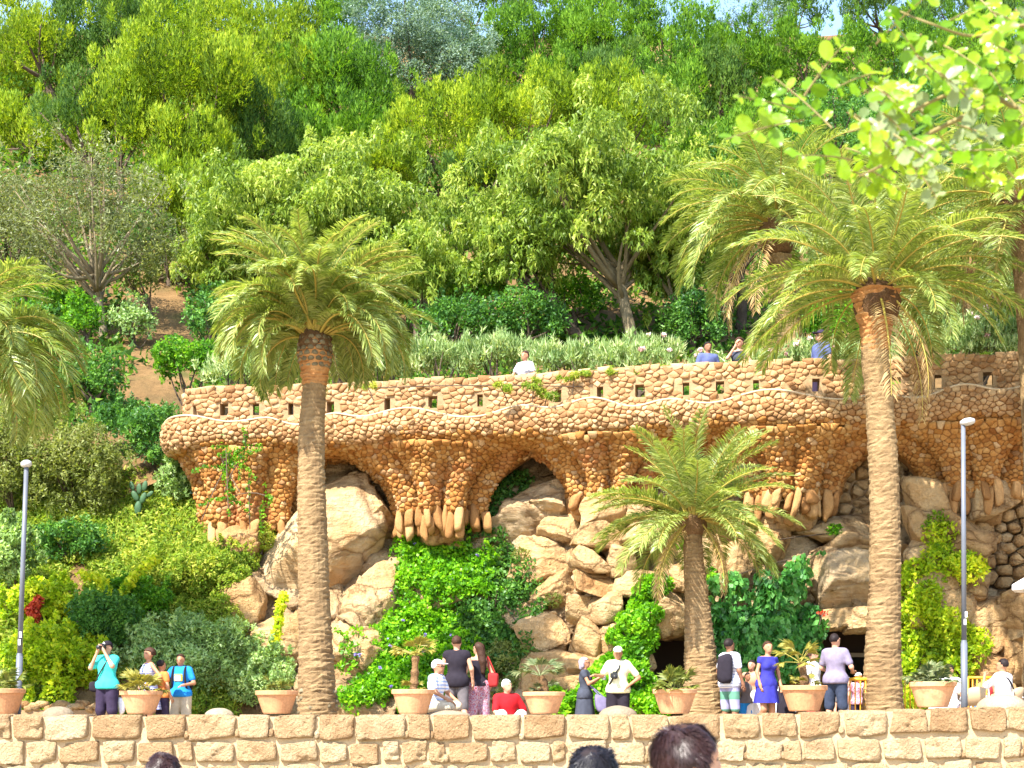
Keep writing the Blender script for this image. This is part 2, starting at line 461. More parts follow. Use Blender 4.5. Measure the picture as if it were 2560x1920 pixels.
# ------------------------------------------------------------------ ground, plaza, terrace, hillside
V = np.array([[-700, -700, -0.03], [700, -700, -0.03], [700, 700, -0.03], [-700, 700, -0.03]])
tag(add_mesh('ground', V, [(0, 1, 2, 3)], M['ground']), None, None, kind='structure')
gx, gy = np.meshgrid(np.linspace(-22, 22, 89), np.linspace(27.05, 38.0, 40))
gz = terr(gy)
def grid_faces(ny, nx):
    i = np.arange(ny - 1)[:, None] * nx + np.arange(nx - 1)[None]
    return np.stack([i, i + 1, i + nx + 1, i + nx], -1).reshape(-1, 4)
tag(add_mesh('terrace', np.stack([gx, gy, gz], -1), grid_faces(40, 89), M['sand']), None, None, kind='structure')
nx_, ny_ = 150, 120
gx, gy = np.meshgrid(np.linspace(-70, 70, nx_), 36.3 + 84 * np.linspace(0, 1, ny_) ** 1.3)
gz = hill(gx, gy)
tag(add_mesh('hillside', np.stack([gx, gy, gz], -1), grid_faces(ny_, nx_), M['soil'], smooth=True), None, None, kind='structure')
gx, gy = np.meshgrid(np.linspace(-24, -5.2, 110), np.linspace(31.3, 37.2, 60))
gz = np.minimum(TERR - 0.1 + np.clip(gy - 31.6, 0, None) * 1.12, 8.0)
gz = gz + 0.18 * fbm(np.stack([gx * 0.8, gy * 0.8, 0 * gx], -1), 9) - 0.05
gy2 = gy + 0.8 * sstep(-6.6, -5.2, gx)
gz = gz - 0.7 * sstep(35.9, 37.2, gy) * sstep(-8.2, -7.2, gx)
tag(add_mesh('planted_slope', np.stack([gx, gy2, gz], -1), grid_faces(60, 110), M['soil'], smooth=True), None, None, kind='structure')

# ------------------------------------------------------------------ foreground wall of rusticated blocks
rng = random.Random(4)
WY = 26.5
def wall_top(x):
    return 1.806 + 0.13 * float(sstep(2.6, 8.6, np.array(x)))
wall = thing('retaining_wall', 'long low retaining wall of rough golden rusticated blocks below the terrace', 'wall', (0, WY, 0))
xs = np.linspace(-14, 14, 57)
mb = MB()
for i in range(len(xs) - 1):
    a, b = xs[i], xs[i + 1]
    za, zb = wall_top(a) - 0.05, wall_top(b) - 0.05
    P = [(a, WY + .035, 0), (b, WY + .035, 0), (b, WY + .035, zb), (a, WY + .035, za), (a, WY + .85, za), (b, WY + .85, zb), (a, WY + .85, 0), (b, WY + .85, 0)]
    mb.add(P, [(0, 1, 2, 3), (3, 2, 5, 4), (4, 5, 7, 6)])
mb.build('mortar_core', M['mortar'], wall)
rows = [(0.0, 0.44), (0.44, 0.965), (0.985, 1.345), (1.375, 1.806)]
sd = 100
for ri, (z0, z1) in enumerate(rows):
    x = -10.6 + rng.random() * 0.4
    while x < 10.8:
        w = rng.uniform(0.5, 0.86) if ri == 3 else rng.uniform(0.42, 0.74)
        if rng.random() < 0.14: w *= 0.45
        sd += 1
        lift = (wall_top(x + w / 2) - 1.806) * (z1 / 1.8)
        zc, hz = (z0 + z1) / 2 + lift, (z1 - z0) / 2 - 0.012
        zj = rng.uniform(-0.015, 0.015)
        r = np.random.default_rng(sd)
        pl = []
        for n, c in (((1, 0, 0), w / 2 - 0.013), ((-1, 0, 0), w / 2 - 0.013), ((0, 0, 1), hz), ((0, 0, -1), hz), ((0, 1, 0), 0.4)):
            n = np.array(n, float) + (r.normal(0, 0.07, 3) if n[1] == 0 else 0)
            pl.append((n, c * r.uniform(0.95, 1.0)))
        pl.append((np.array([r.normal(0, .1), -1, r.normal(0, .1)]), 0.14 + r.uniform(-0.02, 0.05)))
        for k in range(6):
            n = np.array([r.normal(0, 1), -r.uniform(0.35, 1.1), r.normal(0, 0.8)])
            n = unit(n)
            ext = abs(n[0]) * w / 2 + abs(n[1]) * 0.14 + abs(n[2]) * hz
            pl.append((n, ext * r.uniform(0.86, 1.0)))
        VV, FF = polyrock((0, 0, 0), pl, (2, 3, 4, 4)[ri], 40, 0.02, 4.5, sd)
        g = fbm(VV * 7 + sd, sd, 4, 0.65) - 0.8 * np.abs(fbm(VV * 4 + sd, sd + 3, 2))
        VV[:, 1] += np.where(VV[:, 1] < 0.06, g * 0.085, 0)
        VV[:, 2] += 0.012 * fbm(VV * 12, sd + 1)
        VV[:, 1] = np.maximum(VV[:, 1], -0.155)
        if ri == 3: VV[:, 2] = np.minimum(VV[:, 2], hz - 0.004); zj = 0.0
        VV += np.array([x + w / 2, WY + 0.10, zc + zj])
        add_mesh('block', VV, FF, M['block'], wall, smooth=True)
        # joint filler chip now and then
        if rng.random() < 0.25 and ri >= 2:
            VV, FF = boulder((x + w + 0.005, WY + 0.03, z0 + lift + rng.uniform(0.05, 0.12)), (0.05, 0.06, 0.07), sd, 2)
            add_mesh('chip_stone', VV, FF, M['block'], wall, smooth=True)
        x += w + rng.uniform(0.015, 0.05)

# rounded stones on the wall
for px, wpx, top, lab in ((146, 88, 1768, 'grey rounded bollard stone at the foot of the left lamp post'),
                          (548, 80, 1772, 'rounded grey bollard stone between the man in blue and a pot'),
                          (1545, 106, 1766, 'pale rounded bollard stone in front of the man in yellow shirt'),
                          (1118, 130, 1778, 'low rounded stone seat under the seated man in striped shirt'),
                          (2505, 136, 1737, 'rounded mottled stone in front of the seated man in white')):
    Yb = 27.15
    p = at(px, 1785, Yb)
    rr = wpx / ppm(Yb) / 2 * 0.92
    hh = (HORIZON - top) / FPX * Yb + EYE - wall_top(p[0]) + 0.06
    D, F = ico(4)
    VV = D * np.array([rr, rr, hh]) * (1 + 0.03 * fbm(D * 2.5 + px, px))[:, None]
    VV = VV[:, :]
    VV[:, 2] = np.maximum(VV[:, 2], -0.06)
    o = add_mesh('bollard_stone', VV + np.array([p[0], Yb, wall_top(p[0]) - 0.045]), F, M['dome'], smooth=True, loc=(p[0], Yb, wall_top(p[0]) - 0.045))
    tag(o, lab, 'stone', 'rounded stones along the wall top')

# ------------------------------------------------------------------ the viaduct's line
ZP, ZL, ZR = 9.0, 8.17, 7.56         # parapet top, ledge top, underside of the rim
ctrl = [(-5.6, 39.0), (-6.5, 38.0), (-7.15, 36.9), (-7.36, 36.0), (-7.0, 35.25), (-6.0, 35.0), (-5.0, 35.0), (-3.7, 34.75), (-2.4, 34.36), (-1.1, 34.1), (0.17, 33.9), (1.83, 33.25),
        (3.85, 32.8), (5.84, 32.5), (7.46, 32.4), (8.96, 32.0), (10.2, 31.7), (12.0, 31.3), (14.0, 31.2)]
def catmull(P, n=16):
    P = np.array(P, float)
    P = np.vstack([2 * P[0] - P[1], P, 2 * P[-1] - P[-2]])
    out = []
    for i in range(1, len(P) - 2):
        t = np.linspace(0, 1, n, endpoint=False)[:, None]
        p0, p1, p2, p3 = P[i - 1:i + 3]
        out.append(0.5 * (2 * p1 + (p2 - p0) * t + (2 * p0 - 5 * p1 + 4 * p2 - p3) * t ** 2 + (3 * p1 - p0 - 3 * p2 + p3) * t ** 3))
    return np.vstack(out + [P[-2][None]])
PATH = catmull(ctrl)
PS = np.concatenate([[0], np.cumsum(np.linalg.norm(np.diff(PATH, axis=0), axis=1))])
SL = PS[-1]
PT = unit(np.gradient(PATH, axis=0))
def path(s, out=0.0, z=0.0):
    s = np.asarray(s, float)
    x, y = np.interp(s, PS, PATH[:, 0]), np.interp(s, PS, PATH[:, 1])
    tx, ty = np.interp(s, PS, PT[:, 0]), np.interp(s, PS, PT[:, 1])
    n = np.stack([ty, -tx], -1)
    n = unit(n)
    return np.stack([x + n[..., 0] * out, y + n[..., 1] * out, z + 0 * x], -1), np.concatenate([n, 0 * n[..., :1]], -1)
def s_of_px(px):
    scr = MIDX + PATH[:, 0] / PATH[:, 1] * FPX
    k = int(np.argmin(PATH[:, 0]))
    return float(np.interp(px, scr[k:], PS[k:]))

def poisson(P, r, seed=0):
    """dart throwing with uneven stone sizes"""
    rg = np.random.default_rng(seed + 1)
    R = r * rg.choice([0.72, 0.9, 1.05, 1.3, 1.55], len(P), p=[.2, .3, .25, .17, .08])
    cs = r * 1.55
    keep, cells = [], {}
    G = np.floor(P / cs).astype(int)
    Pl = P.tolist()
    for i in range(len(Pl)):
        g = G[i]; x, y, z = Pl[i]; ok = True
        for dx in (-1, 0, 1):
            for dy in (-1, 0, 1):
                for dz in (-1, 0, 1):
                    for j in cells.get((g[0] + dx, g[1] + dy, g[2] + dz), ()):
                        q = Pl[j]; m = (R[i] + R[j]) * 0.5
                        if (x - q[0]) ** 2 + (y - q[1]) ** 2 + (z - q[2]) ** 2 < m * m:
                            ok = False; break
                    if not ok: break
                if not ok: break
            if not ok: break
        if ok:
            cells.setdefault((g[0], g[1], g[2]), []).append(i)
            keep.append(i)
    return np.array(keep)
def clad(P, N, spacing, seed, gap=0.93, height=0.05, squash=1.0):
    """Voronoi stones on a surface sampled by points P with normals N -> list of (V, F, centre, size)"""
    r = np.random.default_rng(seed)
    out = []
    for i in range(len(P)):
        d = P - P[i]
        q = np.where((np.sum(d * d, 1) < (3.0 * spacing) ** 2))[0]
        n = N[i]
        up = np.array([0, 0, 1.0]) if abs(n[2]) < 0.9 else np.array([0, 1.0, 0])
        u = unit(np.cross(up, n)); v = np.cross(n, u)
        L = spacing * 1.1
        poly = [np.array(a) * L for a in ((-1, -1), (1, -1), (1, 1), (-1, 1))]
        for j in q:
            if j == i or np.dot(N[j], n) < 0.2: continue
            e = np.array([np.dot(d[j], u), np.dot(d[j], v) * squash])
            h = np.dot(e, e) / 2
            new = []
            m = len(poly)
            for k in range(m):
                a, b = poly[k], poly[(k + 1) % m]
                da, db = np.dot(a, e) - h, np.dot(b, e) - h
                if da <= 0: new.append(a)
                if da * db < 0: new.append(a + (b - a) * (da / (da - db)))
            poly = new
            if len(poly) < 3: break
        if len(poly) < 3: continue
        poly = np.array(poly)
        poly[:, 1] /= squash
        # drop tiny edges
        kp = [k for k in range(len(poly)) if np.linalg.norm(poly[k] - poly[k - 1]) > 0.12 * spacing]
        poly = poly[kp]
        if len(poly) < 3: continue
        c = poly.mean(0)
        hgt = height * r.uniform(0.3, 1.5)
        k = len(poly)
        rings = []
        tl = r.normal(0, 0.16, 2)
        for f, z in ((gap, -0.02), (gap * 0.95, hgt * 0.55), (gap * 0.72, hgt)):
            pr = c + (poly - c) * f * r.uniform(0.9, 1.02, (k, 1))
            z = z + ((poly - c) @ tl)[:, None] * (f / gap if z > 0 else 0)
            rings.append(P[i] + pr[:, :1] * u + pr[:, 1:] * v + n * (z + r.normal(0, hgt * 0.16, (k, 1))))
        top = P[i] + c[0] * u + c[1] * v + n * hgt * r.uniform(0.95, 1.15)
        V = np.vstack(rings + [top[None]])
        F = []
        for a in range(2):
            for b in range(k):
                F.append((a * k + b, a * k + (b + 1) % k, (a + 1) * k + (b + 1) % k, (a + 1) * k + b))
        for b in range(k):
            F.append((2 * k + b, 2 * k + (b + 1) % k, 3 * k))
        out.append((V, F, P[i], np.ptp(poly, axis=0).max()))
    return out

via = thing('stone_viaduct', 'curved rubble stone viaduct with wavy ledge and flared corbels above the rock', 'viaduct', (0, 34, TERR))
# parapet core with small openings
OPEN = [487, 560, 640, 727, 826, 968, 1082, 1200, 1395, 1500, 1600, 1715, 1800, 1890, 2040, 2240, 2345, 2470]
os_ = [s_of_px(p) for p in OPEN]
HW, Z0, Z1 = 0.085, 8.37, 8.63
def sweep(sa, sb, prof, n=None):
    n = n or max(2, int((sb - sa) / 0.18) + 1)
    s = np.linspace(sa, sb, n)
    k = len(prof)
    V = np.concatenate([np.stack([path(si, o, z)[0] for o, z in prof]) for si in s])
    F = [(i * k + j, (i + 1) * k + j, (i + 1) * k + (j + 1) % k, i * k + (j + 1) % k) for i in range(n - 1) for j in range(k)]
    F.append(tuple(range(k))); F.append(tuple(range((n - 1) * k, n * k))[::-1])
    return V, F
mb = MB()
TH = 0.34
mb.add(*sweep(0, SL, [(0, 7.9), (0, Z0), (-TH, Z0), (-TH, 7.9)]))
mb.add(*sweep(0, SL, [(0, Z1), (0, ZP - 0.03), (-TH, ZP - 0.03), (-TH, Z1)]))
edges = [0] + sorted(os_) + [SL]
hws = [HW * f for f in (.7, 1.1, .8, .7, 1, .8, 1.2, .7, .9, .8, 1.2, .8, 1, .7, .9, 1.1, .8, 1.1)]
for i in range(len(edges) - 1):
    a = edges[i] + (hws[i - 1] if i else 0)
    b = edges[i + 1] - (hws[i] if i < len(edges) - 2 else 0)
    mb.add(*sweep(a, b, [(-0.002, Z0 - 0.01), (-0.002, Z1 + 0.01), (-TH + 0.002, Z1 + 0.01), (-TH + 0.002, Z0 - 0.01)]))
parapet = mb.build('parapet', M['rub_core'], via)
mb = MB()
s = np.linspace(0, SL, 260)
prof = []
for si in s:
    w = 0.02 * math.sin(si * 1.7) + 0.015 * math.sin(si * 4.1)
    prof.append(np.stack([path(si, o, z + w)[0] for o, z in ((0.012, ZP - 0.05), (0.015, ZP - 0.02), (-0.02, ZP), (-TH + .02, ZP), (-TH - 0.01, ZP - 0.05))]))
k = 5
mb.add(np.concatenate(prof), [(i * k + j, (i + 1) * k + j, (i + 1) * k + j + 1, i * k + j + 1) for i in range(len(s) - 1) for j in range(k - 1)])
mb.build('coping', M['rub_core'], parapet, smooth=True)
# ledge: wavy cap and bulging rim
def wave(si):
    return 0.075 * np.sin(si * 3.4 + 0.9 * np.sin(si * 0.9)) + 0.06 * np.sin(si * 1.5 + 1.0)
RIM = [(0.0, 8.02), (0.20, 8.10), (0.36, 8.17), (0.44, 8.165), (0.47, 8.10), (0.49, 8.0), (0.48, 7.88), (0.44, 7.76), (0.36, 7.66), (0.20, 7.58), (-0.1, 7.54), (-0.6, 7.52), (-1.25, 7.50)]
s = np.linspace(0, SL, 420)
rows_ = []
for si in s:
    w = float(wave(si))
    rows_.append(np.stack([path(si, o, z + (w if z > 8.05 and o > 0.3 else (w * 0.35 if o > 0.42 and z > 7.9 else 0)))[0] for o, z in RIM]))
k = len(RIM)
V = np.concatenate(rows_)
Fq = np.array([(i * k + j, (i + 1) * k + j, (i + 1) * k + j + 1, i * k + j + 1) for i in range(len(s) - 1) for j in range(k - 1)])
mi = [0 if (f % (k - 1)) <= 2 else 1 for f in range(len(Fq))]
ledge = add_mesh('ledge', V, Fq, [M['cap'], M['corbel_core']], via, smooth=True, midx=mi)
mb = MB()
cp = np.array([path(si, 0.462, 8.165 + float(wave(si)) + 0.03)[0] for si in s])
mb.add(*tube(cp, 0.024, 6))
mb.build('wavy_edge', M['cap'], ledge, smooth=True)

# corbels: half funnels with ribs
CORB = [(622, 5.92, 1.0, 1.66, 1.45, 0.27), (1078, 6.12, 0.84, 2.25, 1.45, 0.29), (1505, 6.35, 0.72, 2.0, 1.45, 0.30), (1985, 6.28, 0.84, 2.35, 1.45, 0.25), (2440, 6.35, 0.88, 2.25, 1.45, 0.26), (2850, 6.35, 0.8, 2.3, 1.4, .1)]
WIN = 1.02
stones = []
def corbel_pt(ci, th, z):
    px, zb, r0, R1, Ry1, rib = CORB[ci]
    sc = s_of_px(px) if px < 2700 else SL - 1.2
    c, n = path(sc, -WIN, 0)
    tdir = np.array([-n[1], n[0], 0])
    th, z = np.asarray(th, float), np.asarray(z, float)
    t = np.clip((z - zb) / (ZR + 0.02 - zb), 0, 1)
    f = t ** 2.3
    rx = r0 + (R1 - r0) * f
    ry = r0 * 0.95 + (Ry1 - r0 * 0.95) * f ** 0.85
    ribs = (np.abs(np.cos(th * 4.6 + 0.5 * ci)) ** 0.9 * 1.8 - 0.85) * rib * np.clip(1.12 - t * 1.12, 0, 1) ** 0.4 * np.clip(t * 6 + .3, 0, 1)
    k = 1 + ribs / np.maximum(rx, 0.4)
    p = c + (np.sin(th) * rx * k)[..., None] * tdir + (np.cos(th) * ry * k)[..., None] * n
    p[..., 2] = z
    return p
for ci in range(len(CORB)):
    px, zb = CORB[ci][:2]
    TH0 = 1.75 if ci else 2.2
    th, zz = np.meshgrid(np.linspace(-TH0, TH0 if ci else 1.7, 150), np.linspace(zb, ZR + 0.01, 34))
    Vc = corbel_pt(ci, th, zz)
    corb = add_mesh('corbel', Vc.reshape(-1, 3), grid_faces(34, 150)[:, ::-1], M['corbel_core'], via, smooth=True)
    if ci == 5: continue
    # stones on the corbel
    r = np.random.default_rng(50 + ci)
    n = 11000
    th = r.uniform(-1.55 if ci else -2.0, 1.55, n); z = zb + (ZR - zb) * r.random(n) ** 0.8
    P = corbel_pt(ci, th, z)
    e = 0.02
    N = np.cross(corbel_pt(ci, th + e, z) - P, corbel_pt(ci, th, z + e) - P)
    N = unit(N)
    cxy = path(s_of_px(px), -WIN, 0)[0]
    flip = np.sum((P - cxy)[:, :2] * N[:, :2], 1) < 0
    N[flip] *= -1
    ok = np.ones(n, bool)
    for cj in (ci - 1, ci + 1):
        if 0 <= cj < len(CORB):
            pxj, zbj, r0, R1, Ry1, _ = CORB[cj]
            cj_, nj = path(s_of_px(pxj) if pxj < 2700 else SL - 1.2, -WIN, 0)
            t = np.clip((z - zbj) / (ZR - zbj), 0, 1) ** 2.3
            a = (P - cj_) @ np.array([-nj[1], nj[0], 0]); b = (P - cj_) @ nj
            ok &= (a / (r0 + (R1 - r0) * t)) ** 2 + (b / (r0 * .95 + (Ry1 - r0 * .95) * t ** .85)) ** 2 > 0.97
    P, N = P[ok], N[ok]
    kp = poisson(P * np.array([1, 1, 1.25]), 0.102)
    for V_, F_, c_, z_ in clad(P[kp], N[kp], 0.102, ci, 1.0, 0.035, 1.25):
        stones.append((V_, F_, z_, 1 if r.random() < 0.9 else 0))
    # hanging stones round the foot
    for k in range(24):
        a = -1.55 + 3.1 * (k % 14) / 13 + (0.11 if k > 13 else 0) + r.uniform(-.05, .05)
        b = corbel_pt(ci, np.array(a), np.array(zb + 0.12))
        hgt = r.uniform(0.15, 0.30)
        d = b - cxy; d[2] = 0; d = unit(d)
        V_, F_ = boulder(b - d * (0.02 if k < 14 else 0.12) - np.array([r.uniform(-.03, .03), 0, hgt * 0.6 + r.uniform(0, .1) + (0.14 if k > 13 else 0)]), (r.uniform(.075, .115), .10, hgt), 900 + ci * 40 + k, 3, 7, 0.12, 0.2, 6)
        V_[:, :2] += (V_[:, 2:3] - b[2]) * r.normal(0, .12) * np.array([1, 0])
        add_mesh('hanging_stone', V_, F_, M['corbel_obj'], corb, smooth=True)
    for k in range(5):
        a = -1.1 + 2.2 * k / 4
        b = corbel_pt(ci, np.array(a), np.array(zb))
        d = b - cxy; d[2] = 0; d = unit(d)
        V_, F_ = boulder(b - d * 0.55 - np.array([0, 0, 0.22 + 0.1 * r.random()]), (.24, .28, .34), 1900 + ci * 40 + k, 3, 8, 0.08)
        add_mesh('base_stone', V_, F_, M['boulder'], corb, smooth=True)
# stones on the rim and the soffit
r = np.random.default_rng(77)
RA = np.array(RIM[3:13]); RL = np.concatenate([[0], np.cumsum(np.linalg.norm(np.diff(RA, axis=0), axis=1))])
n = 34000
ss, uu = r.uniform(1.0, SL - 1.5, n), r.uniform(0.02, RL[-1], n)
def rim_pt(si, u):
    o = np.interp(u, RL, RA[:, 0]); z = np.interp(u, RL, RA[:, 1]) + wave(si) * np.clip(1 - u / 0.35, 0, 1)
    x = path(si)[0]; nn = path(si)[1]
    p = x + nn * o[:, None]; p[:, 2] = z
    return p, nn
P, nn = rim_pt(ss, uu)
P2 = rim_pt(ss, uu + 0.01)[0]; P3 = rim_pt(ss + 0.01, uu)[0]
N = unit(np.cross(P2 - P, P3 - P))
ref = nn + np.array([0, 0, -0.6])
N[np.sum(N * ref, 1) < 0] *= -1
kp = poisson(P * np.array([1, 1, 1.3]), 0.098)
for V_, F_, c_, z_ in clad(P[kp], N[kp], 0.098, 91, 1.0, 0.04, 1.3):
    stones.append((V_, F_, z_, 0 if c_[2] > 7.70 + 0.13 * float(vnoise(c_ * 1.7, 5)) + r.normal(0, .05) else 1))  # stones under the rim take the colour that holds the bounced light
# stones on the parapet
n = 15000
ss, zz = r.uniform(1.2, SL - 1.0, n), r.uniform(8.05, ZP - 0.05, n)
hole = np.zeros(n, bool)
for o_ in os_:
    hole |= (np.abs(ss - o_) < HW) & (zz > Z0) & (zz < Z1)
ss, zz = ss[~hole], zz[~hole]
P, N = path(ss, 0.0, 0.0); P[:, 2] = zz
kp = poisson(P * np.array([1, 1, 1.5]), 0.125)
par = clad(P[kp], N[kp], 0.132, 92, 0.99, 0.036, 1.5)
def inhole(V):
    for o_ in os_:
        h = path(o_, 0, (Z0 + Z1) / 2)[0]
        if np.any((np.abs(V[:, 0] - h[0]) < HW * 0.45) & (np.abs(V[:, 2] - h[2]) < 0.10)): return True
    return False
par = [p for p in par if not inhole(p[0])]
vis = [p for p in par if p[2][0] < 10.6 and not (p[2][0] < -6.9 and p[2][1] > 36)]
vis.sort(key=lambda p: -p[3])
big = set(id(p) for p in vis[:300])
for p in par:
    if id(p) in big:
        add_mesh('stone', p[0], p[1], M['rubble_obj'], parapet, smooth=True)
    else:
        stones.append((p[0], p[1], p[3], 0))
mb = MB()
rr = random.Random(2)
for V_, F_, z_, mi_ in stones:
    mb.add(V_, F_, rr.random(), mi_)
o = mb.build('small_stones', [M['rubble'], M['corbel']], via, smooth=True)
o['kind'] = 'stuff'
# walkway deck
tag(None or add_mesh('walkway', np.concatenate([np.stack([path(si, o, 8.005)[0] for o in (-0.3, -3.5)]) for si in np.linspace(0.5, SL, 80)]),
    np.array([(2 * i, 2 * i + 2, 2 * i + 3, 2 * i + 1) for i in range(79)]), M['sand']), None, None, kind='structure')

# ------------------------------------------------------------------ rock face
cl = thing('rock_face', 'tan natural rock face with boulders and masonry below the viaduct', 'rock', (0, 33, TERR))
CP = np.array([(520, 1100, 36.6), (520, 1300, 35.4), (520, 1500, 34.2), (520, 1800, 33.3), (700, 1100, 36.6), (700, 1300, 35.6), (850, 1100, 36.4), (850, 1180, 36.0), (850, 1400, 35.1), (850, 1600, 34.0), (850, 1800, 33.3),
      (1000, 1300, 35.7), (1100, 1280, 35.8), (1100, 1500, 34.9), (1100, 1800, 33.4), (1230, 1350, 35.3), (1230, 1550, 34.6), (1350, 1100, 36.2), (1350, 1200, 35.6), (1350, 1400, 34.4), (1350, 1600, 33.6), (1350, 1800, 32.8),
      (1520, 1100, 35.0), (1520, 1250, 34.0), (1520, 1500, 33.4), (1520, 1800, 32.9), (1750, 1100, 34.8), (1750, 1250, 33.7), (1750, 1500, 33.2), (1750, 1800, 32.8), (1900, 1600, 33.1), (1960, 1300, 33.6),
      (2000, 1100, 34.5), (2000, 1250, 33.8), (2000, 1500, 33.2), (2000, 1800, 33.0), (2170, 1100, 34.2), (2170, 1300, 33.7), (2170, 1400, 33.2), (2170, 1560, 33.1), (2170, 1800, 33.4),
      (2400, 1100, 33.9), (2400, 1250, 33.2), (2400, 1500, 32.7), (2400, 1800, 32.4), (2600, 1100, 33.6), (2600, 1250, 33.0), (2600, 1500, 32.3), (2600, 1800, 31.9), (2900, 1100, 33.2), (2900, 1800, 31.7)])
def cliff_y(px, py):
    d2 = (px[..., None] - CP[:, 0]) ** 2 + ((py[..., None] - CP[:, 1]) * 1.1) ** 2 + 900
    w = 1 / d2 ** 1.6
    return (w * CP[:, 2]).sum(-1) / w.sum(-1)
def recess(px, py, x0, x1, y0, soft=14):
    return sstep(x0 - soft, x0 + soft, px) * (1 - sstep(x1 - soft, x1 + soft, px)) * sstep(y0 - soft, y0 + soft, py)
nx_, ny_ = 330, 120
ppx, ppy = np.meshgrid(np.linspace(505, 2900, nx_), np.linspace(1020, 1815, ny_))
Yc = cliff_y(ppx, ppy)
Q = np.stack([ppx / 110.0, ppy / 110.0, 0 * ppx], -1)
r = np.random.default_rng(8)
SP = np.stack([r.uniform(500, 2900, 190), r.uniform(1020, 1815, 190)], 1)
wob = np.stack([fbm(Q * 1.2, 21), fbm(Q * 1.2 + 9, 22)], -1) * 40
d = np.sqrt((ppx[..., None] + wob[..., :1] - SP[:, 0]) ** 2 + ((ppy[..., None] + wob[..., 1:] - SP[:, 1]) * 1.25) ** 2)
i1 = np.argmin(d, -1); d1 = np.min(d, -1)
d_ = d.copy(); np.put_along_axis(d_, i1[..., None], 1e9, -1); d2 = d_.min(-1)
off = r.uniform(-0.22, 0.22, 190); gxr, gyr = r.normal(0, 0.0022, 190), r.normal(-0.001, 0.0022, 190)
Yc = Yc + off[i1] + gxr[i1] * (ppx - SP[i1, 0]) + gyr[i1] * (ppy - SP[i1, 1])
Yc += 0.22 * np.exp(-((d2 - d1) / 7.0) ** 2)
Yc += 0.16 * fbm(Q * 2.5, 31, 5, 0.6)
Yc += 2.3 * recess(ppx, ppy, 2055, 2215, 1572, 9) + 2.0 * recess(ppx, ppy, 1618, 1730, 1598, 9)
Vc = np.stack([(ppx - MIDX) / FPX * Yc, Yc, EYE + (HORIZON - ppy) / FPX * Yc], -1)
Vc[..., 2] = np.minimum(Vc[..., 2], 8.2)
add_mesh('cliff_surface', Vc.reshape(-1, 3), grid_faces(ny_, nx_)[:, ::-1], M['cliff'], cl)
print('T cliff', time.time() - T0)

